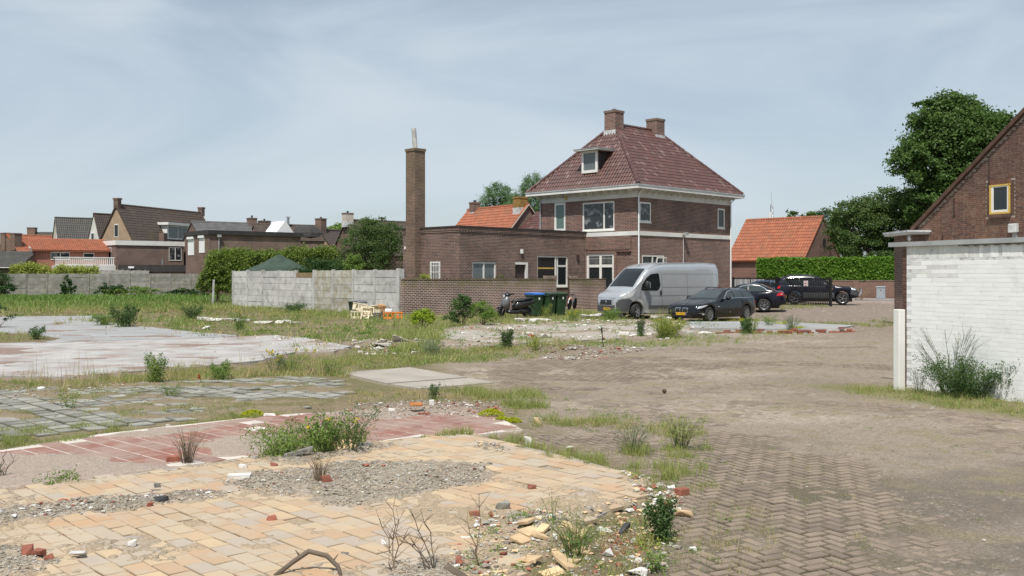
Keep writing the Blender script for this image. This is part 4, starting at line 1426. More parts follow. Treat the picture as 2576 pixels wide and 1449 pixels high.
tile_slope(wr, (-3.7, 1.9, 5.1), (1, 0, 0), v, [(0, -.02), (3.5, -.02), (3.5, v.length), (0, v.length)], 'pantile_wine', 0, .23, .34)
# 16 orange barn across the street (right)
b16 = thing('orange_barn', 'small brick barn with steep orange pantiled roof behind the hedge', 'barn', (24.07, 80, 0), R(45))
bw, bl_, be, br_ = 6.0, 7.2, 3.45, 6.85
part('wall', MB().prism([(0, 0, 0), (bw, 0, 0), (bw, 0, be), (bw / 2, 0, br_), (0, 0, be)], (0, bl_, 0)), 'brick_barn_far', b16)
s_ = (br_ - be) / (bw / 2)
m = MB()
for sg in (0, 1):
    x0 = -.25 if sg == 0 else bw + .25
    m.prism([(x0, -.06, be - .25 * s_ + .03), (bw / 2, -.06, br_ + .03), (bw / 2, -.06, br_ + .13), (x0, -.06, be - .25 * s_ + .13)], (0, bl_ + .12, 0))
rf = part('roof', m, 'pantile_orange', b16)
v = Vector((bw / 2 + .25, 0, br_ - be + .25 * s_))
tile_slope(rf, (-.25, -.06, be - .25 * s_ + .12), (0, 1, 0), v, [(0, -.02), (bl_ + .12, -.02), (bl_ + .12, v.length), (0, v.length)], 'pantile_orange', 300, .24, .36)
caps(rf, (bw / 2, -.1, br_ + .14), (bw / 2, bl_ + .1, br_ + .14), 'pantile_orange')
m = MB().lathe((bw / 2 + .3, -.02, 4.75), (0, 1, 0), [(.30, 0), (.30, .04), (.24, .05)], 14)
m.v = [(x, y, 4.75 + (z - 4.75) * 1.5) for x, y, z in m.v]
part('oval_window', m, 'shade_room', b16)
part('cream_door', MB().box(-.06, 0, 2.5, 3.35, 0, 2.3), 'cream_door', b16)
part('door_pane', MB().box(-.07, -.061, 2.68, 3.15, 1.3, 1.95), 'glass_grey', b16)
# lattice mast far off
mast = thing('radio_mast', 'thin grey lattice antenna mast behind the orange barn', 'mast', (50.64,190.00,2.31)[:2] + (0,))
m = MB()
for k in range(3):
    a_ = k * 2.094
    m.tube([(.9 * math.cos(a_), .9 * math.sin(a_), 0), (.25 * math.cos(a_), .25 * math.sin(a_), 15.8)], .05, 5)
for i in range(16):
    z = i
    r0 = .9 - .65 * z / 16; r1 = .9 - .65 * (z + 1) / 16
    for k in range(3):
        a_ = k * 2.094; b_ = (k + 1) * 2.094
        m.tube([(r0 * math.cos(a_), r0 * math.sin(a_), z), (r1 * math.cos(b_), r1 * math.sin(b_), z + 1)], .035, 4)
part('lattice', m, 'steel', mast)
part('antenna', MB().box(-.45, -.15, -.2, .2, 12.5, 14.5).box(.2, .5, -.2, .2, 11.6, 13.2).box(-.15, .2, -.4, -.1, 11.2, 12.6), 'white_plastic', mast)
part('tip', MB().tube([(0, 0, 15.8), (0, 0, 18.2)], .03, 5), 'steel', mast)

# ------------------------------------------------------------------ right side: white shed, barn, hedge, street
WD = math.atan2(-.917, .4)
t = NT('brick_white')
r = t.rnd()
c = t.mix(r, (.81, .81, .80), (.87, .87, .86))
c = t.mix(t.ramp(t.noise(2.2, 6, .7), .56, .76, 0, .45), c, (.58, .585, .55))
sp = t.n('ShaderNodeSeparateXYZ', {'Vector': t.n('ShaderNodeTexCoord').outputs['Object']})
t.bsdf(c, .75, 0, t.bump(t.noise(55., 5, .7), .6, .002), .25)
MATS['brick_white'] = t.m
m_plain('brick_white_stained', (.72, .72, .69), .85, var=.2, vs=9, bs=.002, bscale=55, rv=.1, dirt=(9.0, .45, .65, (.36, .36, .30), .45))
m_plain('mortar_white', (.66, .66, .65), .9, var=.1, vs=6, dirt=(5.0, .52, .66, (.30, .29, .25), .75))
m_tile('brick_barn', (.225, .115, .080), (.130, .076, .058), .85, moss=((.25, .165, .115), 1.6, .5, .72), spec=.2)
m_tile('brick_barn_dark', (.165, .092, .070), (.105, .062, .052), .85, moss=((.20, .14, .105), 1.3, .48, .75), spec=.2)
m_plain('mortar_barn', (.36, .315, .27), .95, var=.15, vs=3, bs=.003)
m_plain('mortar_dark', (.20, .155, .125), .95, var=.2, vs=3, bs=.003)
m_plain('verge_brown', (.085, .045, .030), .7, var=.25, vs=3)


def brick_piece(l, h, d=.05, seed=0, ch=.006, j=.002):
    r = random.Random(seed)
    m = MB()
    x, z = l / 2, h / 2
    J = lambda: r.uniform(-j, j)
    b = [(-x + J(), z0 + J()) for z0 in (-z, z)] + [(x + J(), z0 + J()) for z0 in (z, -z)]
    v = [(p, d, q) for p, q in b] + [(p, ch, q) for p, q in b] + [(p * (1 - 2 * ch / l), J() * .05, q * (1 - 2 * ch / h)) for p, q in b]
    f = [(8, 9, 10, 11)] + [(4 + i, 4 + (i + 1) % 4, 8 + (i + 1) % 4, 8 + i) for i in range(4)] + [(i, (i + 1) % 4, 4 + (i + 1) % 4, 4 + i) for i in range(4)]
    return m.add(v, f)


shed = thing('white_shed', 'low shed with white-painted brick wall and grey roof edge', 'shed', (7.05, 17.40, 0), WD)
SH = 2.52
wallp = part('wall', MB().box(0, 6, .0022, 4, -.1, SH), 'mortar_white', shed)
xf = []; xt = []
rows = int((SH - .21) / .0735)
for r_ in range(rows):
    z = .0735 * (r_ + .5) - .02
    off = 0 if r_ % 2 else .112
    k = -1
    while True:
        k += 1
        x = off + k * .224 + (.11 if True else 0)
        if x > 4.2:
            break
        if x < .11:
            continue
        M_ = Matrix.Translation((x + random.uniform(-.003, .003), random.uniform(-.0006, .0003), z + random.uniform(-.001, .001)))
        (xt if (z > 1.95 and x < 1.1 and random.random() < .45) else xf).append(M_)
xs = [Matrix.Translation((.035 + i * .0735, random.uniform(-.002, .003), SH - .105)) @ Matrix.Rotation(PI / 2, 4, 'Y') for i in range(57)]
PR = [brick_piece(.2205, .0702, .05, k, .0012, .0012) for k in range(5)]
field(wallp, 'brick', PR, xf, 'brick_white', 260, 'bricks')
field(wallp, 'brick', PR, xt, 'brick_white_stained', 40, 'bricks')
field(wallp, 'soldier_brick', PR, xs[:20], 'brick_white_stained', 40, 'bricks')
field(wallp, 'soldier_brick', PR, xs[20:], 'brick_white', 40, 'bricks')
pier = part('pier', MB().box(-.115, -.003, .03, .30, -.1, SH), 'mortar_dark', shed)
for r_ in range(34):
    o = part('brick', brick_piece(.108, .062, .06, r_ % 3, .005), 'brick_barn_dark', pier)
    o.location = (-.058, .018, .0735 * (r_ + .5) - .02)
m = MB().box(-.38, 6, -.055, .02, SH + .005, SH + .085)
part('roof_edge', m, 'zinc', shed)
m = MB()
n = 96
v = []
for y, z in ((.03, SH + .05), (4.2, SH - .02)):
    for i in range(n + 1):
        v.append((-.2 + i * 6.2 / n, y, z + .02 * math.sin(i * PI / 1.5)))
part('corrugated_roof', m.add(v, [(i, i + 1, n + 2 + i, n + 1 + i) for i in range(n)]), 'fibre_cement', shed, fix=False)
m = MB()
v = []
for z, y in ((SH + .004, -.03), (SH - .022, -.028)):
    for i in range(n + 1):
        v.append((1.15 + i * 4.8 / n, y, z + (.012 * math.sin(i * PI / 2) if z < SH else 0)))
part('sheet_edge', m.add(v, [(i, i + 1, n + 2 + i, n + 1 + i) for i in range(n)]), 'fibre_cement', shed, fix=False)

post = part('white_post', MB().box(-.07, .07, -.07, .07, -.2, 1.42), 'white_paint')
bevel(post, .012)
post.location = (6.70, 16.85, 0); post.rotation_euler = (0, 0, R(20))
tag(post, 'square white post standing at the corner of the white wall', 'post')

# barn gable
barn = thing('brick_barn', 'old brick barn gable with yellow-framed window above the white shed', 'barn', (16.0, 38.4, 0), WD)
BE, BS, BA = 3.93, .78, 6.2
zr_ = BE + BS * BA
wl = part('wall', MB().prism([(0, .012, 0), (2 * BA, .012, 0), (2 * BA, .012, BE), (BA, .012, zr_), (0, .012, BE)], (0, 14, 0)), 'mortar_barn', barn)
wx0, wx1, wz0, wz1 = 3.36, 4.20, 4.22, 5.27
xf = []; xd = []; xh = []; xhd = []
for r_ in range(33, 118):
    z = .0735 * r_
    x = .0 if r_ % 2 else .055
    k = r_ % 2
    while x < 8.6:
        head = (k % 2 == 0)
        l = .110 if head else .224
        cx = x + l / 2
        x += l; k += 1
        if z > BE + BS * min(cx, 2 * BA - cx) - .12 or cx < .06:
            continue
        if wx0 - .03 - l * .3 < cx < wx1 + .03 + l * .3 and wz0 - .14 < z < wz1 + .24:
            continue
        M_ = Matrix.Translation((cx + random.uniform(-.004, .004), random.uniform(-.003, .003), z + random.uniform(-.003, .003)))
        dark = z > 5.35 + .3 * math.sin(cx * 1.7) or (.35 < (math.sin(cx * 2.1 + z) + 1) / 2 * random.random())
        (xh if head else xf).append(M_) if not dark else (xhd if head else xd).append(M_)
PB = [brick_piece(.212, .061, .05, k, .006, .004) for k in range(4)]
PH = [brick_piece(.100, .061, .05, k + 9, .006, .004) for k in range(4)]
field(wl, 'brick', PB, xf, 'brick_barn', 90, 'bricks')
field(wl, 'brick', PB, xd, 'brick_barn_dark', 70, 'bricks')
field(wl, 'header_brick', PH, xh, 'brick_barn', 70, 'bricks')
field(wl, 'header_brick', PH, xhd, 'brick_barn_dark', 60, 'bricks')
m = MB()
for sg in (0, 1):
    x0 = -.25 if sg == 0 else 2 * BA + .25
    m.prism([(x0, -.14, BE - .25 * BS - .02), (BA, -.14, zr_ - .02), (BA, -.14, zr_ + .16), (x0, -.14, BE - .25 * BS + .16)], (0, .30, 0))
part('verge', m, 'verge_brown', barn)
m = MB()
for sg in (0, 1):
    x0 = -.3 if sg == 0 else 2 * BA + .3
    m.prism([(x0, .16, BE - .3 * BS + .02), (BA, .16, zr_ + .02), (BA, .16, zr_ + .12), (x0, .16, BE - .3 * BS + .12)], (0, 14, 0))
part('roof', m, 'pantile_dark', barn)
part('kneeler', MB().box(-.32, .14, -.10, .25, BE - .42, BE - .12).box(-.22, .14, -.08, .25, BE - .58, BE - .421), 'brick_barn_dark', barn)
m = MB()
for (a, b, c, d) in ((wx0, wx0 + .07, wz0, wz1), (wx1 - .05, wx1, wz0, wz1), (wx0 + .07, wx1 - .05, wz0, wz0 + .07), (wx0 - .02, wx1 + .02, wz1 - .05, wz1 + .01)):
    m.box(a, b, -.05, .03, c, d)
w = part('window', m, 'yellow_paint', barn)
m = MB()
for (a, b, c, d) in ((wx0 + .072, wx0 + .16, wz0 + .072, wz1 - .052), (wx1 - .11, wx1 - .052, wz0 + .072, wz1 - .052), (wx0 + .16, wx1 - .11, wz0 + .072, wz0 + .15), (wx0 + .16, wx1 - .11, wz1 - .09, wz1 - .052)):
    m.box(a, b, -.035, .02, c, d)
part('sash', m, 'white_paint', w)
part('pane', MB().box(wx0 + .1, wx1 - .08, -.012, -.006, wz0 + .1, wz1 - .07), 'glass', w)
m = MB()
for i in range(12):
    m.box(wx0 - .03 + i * .074, wx0 + .034 + i * .074, -.01, .03, wz1 + .02, wz1 + .22)
for i in range(12):
    part('arch_brick', MB().box(wx0 - .03 + i * .075, wx0 + .034 + i * .075, -.006, .03, wz1 + .02, wz1 + .21), 'brick_barn', w)
for i in range(9):
    part('sill_brick', MB().box(wx0 - .04 + i * .102, wx0 + .055 + i * .102, -.10, .03, wz0 - .12, wz0 - .012), 'brick_barn_dark', w)
for xa, xb in ((wx0 - .15, wx0 - .004), (wx1 + .004, wx1 + .15)):
    for k in range(15):
        part('jamb_brick', MB().box(xa + (.0 if k % 2 else .0), xb, -.004, .03, wz0 + .004 + k * .0735, wz0 + .064 + k * .0735), 'brick_barn_dark', w)
m = MB().box(4.22, 4.55, -.16, 0, 3.52, 3.84)
vb = bevel(part('vent_box', m, 'lead', barn), .02)
part('vent_stain', MB().box(4.30, 4.50, -.035, 0.0, 3.05, 3.51), 'zinc', vb)
for x, z0, z1 in ((1.74, 4.27, 4.95), (3.30, 5.34, 6.3), (1.2, 3.2, 3.55)):
    part('wall_anchor', MB().box(x, x + .035, -.03, 0, z0, z1).box(x - .03, x + .065, -.032, 0, z0 - .03, z0 + .03), 'dark_wood', barn)
porch = thing('flat_porch', 'small brick outbuilding with thin flat roof at the barn corner', 'porch', (15.62, 37.9, 0), R(0))
part('wall', MB().box(.12, .95, .3, 2.2, 0, 3.62), 'brick_far', porch)
part('roof', MB().box(-.28, .98, -.1, 2.4, 3.70, 3.78), 'lead', porch)
part('roof_board', MB().box(-.24, .94, -.05, 2.35, 3.621, 3.699), 'white_stucco', porch)
part('insulator', MB().lathe((-.12, .1, 3.35), (0, 0, 1), [(.05, 0), (.08, .08), (.06, .2), (.03, .3)], 8), 'zinc', porch)

# ------------------------------------------------------------------ street beyond the gate
m_plain('asphalt', (.185, .165, .155), .9, var=.1, vs=.8, bs=.003)
m_plain('kerb_pink', (.42, .33, .30), .85, var=.12, vs=2)
m_plain('paving_grey', (.36, .335, .31), .9, var=.12, vs=1.5)


def band(name, o0, o1, z, mat, label, a=(8, 82.0), b=(60, 54.3)):
    d = Vector((b[0] - a[0], b[1] - a[1])).normalized(); n = Vector((d.y, -d.x))
    q = [(a[0] + n.x * o0, a[1] + n.y * o0, -.1), (b[0] + n.x * o0, b[1] + n.y * o0, -.1), (b[0] + n.x * o1, b[1] + n.y * o1, -.1), (a[0] + n.x * o1, a[1] + n.y * o1, -.1)]
    return tag(part(name, MB().prism(q, (0, 0, z + .1)), mat), label, 'road', kind='structure')


band('pavement', .2, 1.9, .335, 'paving_grey', 'narrow pavement along the hedge wall')
band('street', 1.9, 8.2, .27, 'asphalt', 'grey asphalt street beyond the gate')
band('kerb', 8.2, 8.5, .32, 'kerb_pink', 'pale pink kerb along the yard side of the street')

hw0, hw1 = (19.3, 76.0), (35.0, 67.6)
hL = math.hypot(hw1[0] - hw0[0], hw1[1] - hw0[1])
bwall = thing('boundary_wall', 'low red-brown brick wall under the clipped hedge', 'wall', hw0 + (0,), math.atan2(hw1[1] - hw0[1], hw1[0] - hw0[0]))
part('wall_section', MB().box(0, hL, 0, .25, 0, 1.62), 'brick_barn_far', bwall)
for i in range(6):
    part('pier', MB().box(.6 + i * 3.2, .98 + i * 3.2, -.06, .0, 0, 1.66), 'brick_barn_far', bwall)
part('coping', MB().box(0, hL, -.03, .28, 1.621, 1.68), 'mortar_dark', bwall)

cab = thing('utility_cabinet', 'grey street utility cabinet against the hedge wall', 'cabinet', (26.75, 70.6, .30), R(-28))
o = part('cabinet_body', MB().box(-.30, .30, -.16, .16, .05, .86), 'steel_grey' if 'steel_grey' in MATS else m_plain('steel_grey', (.30, .33, .36), .5, var=.05), cab)
bevel(o, .015)
part('cabinet_lid', MB().prism([(-.33, -.19, .861), (-.33, .19, .861), (-.33, .19, .90), (-.33, 0, .95), (-.33, -.19, .90)], (.66, 0, 0)), 'steel_grey', cab)
part('plinth', MB().box(-.28, .28, -.14, .14, -.1, .049), 'concrete_warm', cab)
part('lock', MB().box(-.02, .04, -.175, -.161, .62, .70), 'black_metal', cab)
part('door_seam', MB().box(-.25, .25, -.166, -.1601, .12, .80), 'steel_grey', cab)


def bars(th, L, n, h, post_every=None, z0=.08):
    part('top_rail', MB().box(0, L, -.02, .02, h - .06, h - .01), 'black_metal', th)
    part('bottom_rail', MB().box(0, L, -.02, .02, z0 + .06, z0 + .11), 'black_metal', th)
    me = MB().box(-.017, .017, -.017, .017, z0, h + .06).mesh('bar', 'black_metal')
    for i in range(n):
        o = link('bar', me, th); o.location = ((i + .5) * L / n, 0, 0)


ga, gb, gc = (14.75, 65.0), (16.5, 60.6), (18.42, 56.4)
fe = thing('steel_fence', 'black steel bar fence from the house corner to the gate', 'fence', ga + (.22,), math.atan2(gb[1] - ga[1], gb[0] - ga[0]))
bars(fe, math.hypot(gb[0] - ga[0], gb[1] - ga[1]), 34, 1.62)
part('post', MB().box(-.06, .06, -.06, .06, 0, 1.7), 'black_metal', fe)
gt = thing('steel_gate', 'black steel bar gate standing before the dark off-roader', 'gate', gb + (.22,), math.atan2(gc[1] - gb[1], gc[0] - gb[0]))
gl = math.hypot(gc[0] - gb[0], gc[1] - gb[1])
bars(gt, gl, 32, 1.62)
part('post', MB().box(gl - .02, gl + .10, -.06, .06, -.1, 1.68), 'black_metal', gt)
part('post', MB().box(-.07, .07, -.07, .07, -.1, 1.72), 'black_metal', gt)
m_plain('sign_red', (.55, .03, .03), .4, var=.05)
sg = thing('gate_sign', 'small white sign with red ring hung on the bar gate', 'sign', (17.55, 58.1, 1.50), math.atan2(gc[1] - gb[1], gc[0] - gb[0]))
sg.scale = (.75,) * 3
part('plate', MB().box(-.24, .24, -.045, -.03, -.15, .28), 'white_plastic', sg)
part('red_ring', MB().lathe((0, -.052, .06), (0, 1, 0), [(.20, 0), (.20, .006)], 20), 'sign_red', sg)
part('white_disc', MB().lathe((0, -.056, .06), (0, 1, 0), [(.155, 0), (.155, .003)], 20), 'white_plastic', sg)
part('car_mark', MB().box(-.09, .09, -.059, -.057, .02, .07).box(-.05, .05, -.059, -.057, .07, .11), 'black_metal', sg)
# white crates and a blue car hood behind the fence
m_plain('blue_paint', (.05, .10, .19), .3, var=.05, coat=.5)
st = thing('white_bin_stack', 'row of white plastic boxes behind the bar fence', 'box', (17.0, 70.5, .25), R(-20))
part('box_row', MB().box(-.1, .1, -.3, .3, 0, .1), 'white_plastic', st)
for i in range(5):
    bevel(part('box', MB().box(-1.2 + i * .5, -.74 + i * .5, -.3, .3, .9, 1.55), 'white_plastic', st), .03)
part('shelf', MB().box(-1.3, 1.4, -.35, .35, .1, .89), 'black_metal', st)

# ------------------------------------------------------------------ vehicles
m_plain('paint_black', (.006, .0065, .008), .14, var=.05, coat=.28, spec=.35)
m_plain('paint_navy', (.006, .007, .015), .24, var=.05, coat=.15, spec=.35)
m_plain('paint_silver', (.47, .485, .505), .28, metal=.5, var=.03, coat=.6)
m_plain('bumper_grey', (.055, .057, .06), .55, var=.08, vs=4)
m_plain('trim_black', (.012, .012, .012), .5, var=.1)
m_plain('chrome', (.72, .73, .75), .12, metal=1.0, var=.02)
m_plain('alloy', (.36, .37, .38), .3, metal=.8, var=.05)
m_plain('tyre', (.016, .016, .017), .85, var=.15, vs=8)
m_plain('lamp_red', (.42, .012, .012), .12, var=.1)
m_plain('lamp_amber', (.75, .20, .02), .2, var=.1)
m_plain('plate_yellow', (.75, .42, .02), .4, var=.03)
m_plain('plate_blue', (.02, .05, .35), .4, var=.03)
m_plain('lamp_clear', (.70, .72, .74), .08, metal=.35, var=.15, vs=14, coat=1.0)
m_glass('car_glass', (.010, .013, .014), .02, .5)
m_glass('car_glass_light', (.035, .046, .046), .02, .5)


class Loft:
    """body lofted along its length: sec(s) gives the half section (y,z) from bottom centre to top centre"""
    def __init__(s, L, ss, sec):
        s.L = L; s.ss = np.array(ss); s.S = np.array([sec(v) for v in ss])

    def at(s, v):
        i = int(np.clip(np.searchsorted(s.ss, v) - 1, 0, len(s.ss) - 2))
        f = float(np.clip((v - s.ss[i]) / (s.ss[i + 1] - s.ss[i]), 0, 1))
        return s.S[i] * (1 - f) + s.S[i + 1] * f

    def side_y(s, v, z):
        q = s.at(v); k = int(np.argmax(q[:, 0]))
        a = q[1:]
        o = np.argsort(a[:, 1], kind='stable')
        return float(np.interp(z, a[o, 1], a[o, 0]))

    def top_z(s, v, y):
        q = s.at(v); k = int(np.argmax(q[:, 0]))
        a = q[k:][::-1]
        return float(np.interp(abs(y), a[:, 0], a[:, 1]))

    def front_x(s, y, z, rear=False):
        vs = np.linspace(s.ss[0], s.ss[-1], 500)
        if rear:
            vs = vs[::-1]
        for v in vs:
            q = s.at(v)
            if q[0, 1] - .001 <= z <= s.top_z(v, y) and s.side_y(v, z) >= abs(y):
                return float(v)
        return float(vs[0])

    def mb(s):
        m = MB(); n, k, _ = s.S.shape
        ring = []
        v = []
        for i in range(n):
            x = s.L / 2 - s.ss[i]
            for j in range(k):
                v.append((x, s.S[i, j, 0], s.S[i, j, 1]))
            for j in range(k - 2, 0, -1):
                v.append((x, -s.S[i, j, 0], s.S[i, j, 1]))
        r = 2 * k - 2
        f = [(i * r + j, i * r + (j + 1) % r, (i + 1) * r + (j + 1) % r, (i + 1) * r + j) for i in range(n - 1) for j in range(r)]
        f += [tuple(range(r)), tuple(range((n - 1) * r, n * r))[::-1]]
        return m.add(v, f)

    def side_patch(s, poly, off=.006, sides=(1, -1), n=9, th=None):
        """patch on the flank, poly in (s,z), laid on the surface"""
        m = MB()
        P_ = np.array(poly, float)
        v0, v1 = P_[:, 0].min(), P_[:, 0].max()
        cols = np.linspace(v0 + 1e-4, v1 - 1e-4, max(3, int((v1 - v0) / .06)))
        for sg in sides:
            pts = []
            for c in cols:
                zs = []
                for (a, b), (d, e) in zip(P_, np.roll(P_, -1, 0)):
                    if (a - c) * (d - c) <= 0 and a != d:
                        zs.append(b + (e - b) * (c - a) / (d - a))
                lo, hi = min(zs), max(zs)
                for t_ in np.linspace(0, 1, 6):
                    z = lo + (hi - lo) * t_
                    pts.append((s.L / 2 - c, sg * (s.side_y(c, z) + off), z))
            f = [(i * 6 + j, (i + 1) * 6 + j, (i + 1) * 6 + j + 1, i * 6 + j + 1) for i in range(len(cols) - 1) for j in range(5)]
            m.add(pts, f if sg < 0 else [q[::-1] for q in f])
        return m

    def top_patch(s, a, b, fa, fb, off=.006, n=10):
        """patch on the upper surface from station a to b, half width fractions fa..fb of the section"""
        m = MB(); pts = []
        for i in range(n):
            v = a + (b - a) * i / (n - 1)
            q = s.at(v); wmax = q[int(np.argmax(q[:, 0])):, 0]
            hw = (fa + (fb - fa) * i / (n - 1))
            for j in range(9):
                y = hw * (j / 4 - 1)
                pts.append((s.L / 2 - v, y, s.top_z(v, y) + off))
        return m.add(pts, [(i * 9 + j, i * 9 + j + 1, (i + 1) * 9 + j + 1, (i + 1) * 9 + j) for i in range(n - 1) for j in range(8)])

    def end_patch(s, poly, off=.006, rear=False, nn=7):
        """patch on nose or tail, poly given as quad corners (y,z): bl, br, tr, tl"""
        m = MB(); pts = []
        bl_, br2, tr_, tl_ = [Vector(p) for p in poly]
        for i in range(nn):
            for j in range(nn):
                a = bl_.lerp(br2, j / (nn - 1)); b = tl_.lerp(tr_, j / (nn - 1))
                p = a.lerp(b, i / (nn - 1))
                v = s.front_x(p[0], p[1], rear)
                pts.append((s.L / 2 - v + (-off if rear else off), p[0], p[1]))
        return m.add(pts, [(i * nn + j, i * nn + j + 1, (i + 1) * nn + j + 1, (i + 1) * nn + j) for i in range(nn - 1) for j in range(nn - 1)])


def stations(L, extra, n=46):
    ss = set(np.round(np.linspace(.0, L, n), 3)) | {round(float(e), 3) for e in extra if 0 <= e <= L}
    return sorted(ss)


def mk_wheel(parent, x, y, r, w, rim='alloy', spokes=10, steer=0.0, side=1, twin=True):
    wh = link('wheel', MB().lathe((0, 0, 0), (0, 1, 0), [(r * .64, -w / 2 + .06), (r * .66, -w / 2), (r * .9, -w / 2), (r, -w * .36), (r, w * .36), (r * .9, w / 2), (r * .66, w / 2), (r * .64, w / 2 - .06)], 32).mesh('wheel', 'tyre', smooth=True, auto=50), parent)
    wh.location = (x, y, r); wh.rotation_euler = (0, 0, steer)
    sgn = side
    m = MB()
    m.lathe((0, 0, 0), (0, 1, 0), [(r * .66, sgn * (w / 2 - .012)), (r * .64, sgn * (w / 2 - .004)), (r * .58, sgn * (w / 2 - .02)), (r * .56, sgn * (w / 2 - .05))], 32, False)
    o = sgn * (w / 2 - .022)
    m.lathe((0, o - sgn * .01, 0), (0, sgn, 0), [(r * .15, 0), (r * .13, .018), (r * .02, .022)], 14)
    for i in range(spokes):
        a = 2 * PI * i / spokes
        for dd in ((-.07, .07) if twin else (0,)):
            m.bar((math.cos(a) * r * .12, o, math.sin(a) * r * .12), (math.cos(a + dd) * r * .6, o, math.sin(a + dd) * r * .6), .030 if twin else .07, .02, (0, 1, 0))
    part('rim', m, rim, wh, smooth=True, auto=35)
    part('brake_disc', MB().lathe((0, sgn * w * .18, 0), (0, 1, 0), [(r * .55, 0), (r * .55, sgn * .01)], 24), 'trim_black', wh)
    return wh


def plate(parent, x, y, z, rz, text, w=.52, h=.11):
    p = part('number_plate', MB().box(-.006, .006, -w / 2, w / 2, -h / 2, h / 2), 'plate_yellow', parent)
    p.location = (x, y, z); p.rotation_euler = (0, 0, rz)
    part('plate_band', MB().box(.0061, .008, w / 2 - .045, w / 2 - .002, -h / 2 + .003, h / 2 - .003), 'plate_blue', p)
    cu = bpy.data.curves.new('plate_text', 'FONT')
    cu.body = text; cu.size = .105; cu.align_x = 'CENTER'; cu.align_y = 'CENTER'; cu.extrude = .001
    cu.materials.append(MATS['trim_black'])
    tmp = bpy.data.objects.new('plate_text', cu)
    me = bpy.data.meshes.new_from_object(tmp)
    bpy.data.objects.remove(tmp)
    if not me.materials:
        me.materials.append(MATS['trim_black'])
    o = link('plate_text', me, p)
    o['kind'] = 'stuff'
    o.location = (.008, -.01, 0); o.rotation_euler = (R(90), 0, R(90))
    return p


def ip(pts):
    a = np.array(pts, float)
    return lambda v: float(np.interp(v, a[:, 0], a[:, 1]))


def smooth_ip(pts):
    """monotone-ish smooth interpolation through key points"""
    a = np.array(pts, float)
    xs = np.linspace(a[0, 0], a[-1, 0], 400)
    ys = np.interp(xs, a[:, 0], a[:, 1])
    k = np.hanning(21); k /= k.sum()
    pad = np.concatenate([np.full(10, ys[0]), ys, np.full(10, ys[-1])])
    # keep linear extension at both ends
    pad[:10] = ys[0] - (ys[1] - ys[0]) * np.arange(10, 0, -1); pad[-10:] = ys[-1] + (ys[-1] - ys[-2]) * np.arange(1, 11)
    y2 = np.convolve(pad, k, 'valid')
    return lambda v: float(np.interp(v, xs, y2))


def car(name, label, cat, loc, fwd, L, belt, hw, sill, wheels, rw, ra, A, D, roof, wl, wu, wins, paint, group=None, scale=1.0, z=0.0, shield=None, rearw=None, glass='car_glass', spokes=10, rails=False):
    th = thing(name, label, cat, (loc[0], loc[1], z), math.atan2(fwd[1], fwd[0]), group)
    th.scale = (scale,) * 3
    bz = smooth_ip(belt); hf = smooth_ip(hw); sl = ip(sill)
    ex = []
    for c in wheels:
        ex += list(c + ra * np.cos(np.linspace(0, PI, 15))) + [c - ra - .004, c + ra + .004]

    def sec(v):
        zb = sl(v)
        for c in wheels:
            if abs(v - c) <= ra + 1e-6:
                zb = max(zb, rw + math.sqrt(max(0, ra * ra - (v - c) ** 2)))
        zt = bz(v); w = hf(v); h = zt - zb
        return [(0, zb), (w * .93, zb), (w * .985, zb + .10 * h), (w, zb + .4 * h), (w * .992, zb + .68 * h), (w * .965, zb + .86 * h), (w * .93, zb + .955 * h), (w * .84, zt), (w * .45, zt + .022), (0, zt + .03)]
    B = Loft(L, stations(L, ex), sec)
    body = part('body', B.mb(), paint, th, smooth=True, auto=38)
    rf = smooth_ip(roof)

    def csec(v):
        zb = bz(v) - .03; zt = max(rf(v), zb + .02)
        h = zt - zb
        k = min(1, h / .42)
        a = wl * hf(v); b = a + (wu - a) * k
        return [(0, zb), (a, zb), (a, zb + .02), (a + (b - a) * .5, zb + h * .46), (b, zt - .10 * k * .9), (b * .95, zt - .045 * k), (b * .82, zt - .012 * k), (b * .45, zt + .008), (0, zt + .014)]
    Cb = Loft(L, sorted(set(np.round(np.linspace(A, D, 40), 3))), csec)
    cab_ = part('cabin', Cb.mb(), paint, th, smooth=True, auto=38)
    m = MB()
    for poly in wins:
        q = Cb.side_patch(poly, .006)
        part('side_window', q, glass, cab_, smooth=True)
    if shield:
        part('windscreen', Cb.top_patch(*shield, off=.007), glass, cab_, smooth=True)
    if rearw:
        part('rear_window', Cb.top_patch(*rearw, off=.007), glass, cab_, smooth=True)
    for i, c in enumerate(wheels):
        for sg in (1, -1):
            mk_wheel(th, L / 2 - c, sg * (hf(c) - .115), rw, .215, spokes=spokes, side=sg)
    part('underbody', MB().box(-L / 2 + .35, L / 2 - .35, -hf(L / 2) + .22, hf(L / 2) - .22, .18, .5), 'trim_black', th)
    if rails:
        for sg in (1, -1):
            pts = [(L / 2 - v, sg * (Cb.at(v)[4, 0] - .04), rf(v) + .012 + (.02 if 0 < i < 7 else -.02)) for i, v in enumerate(np.linspace(rails[0], rails[1], 8))]
            part('roof_rail', MB().tube(pts, .018, 6), 'trim_black', th, smooth=True)
    return th, B, Cb


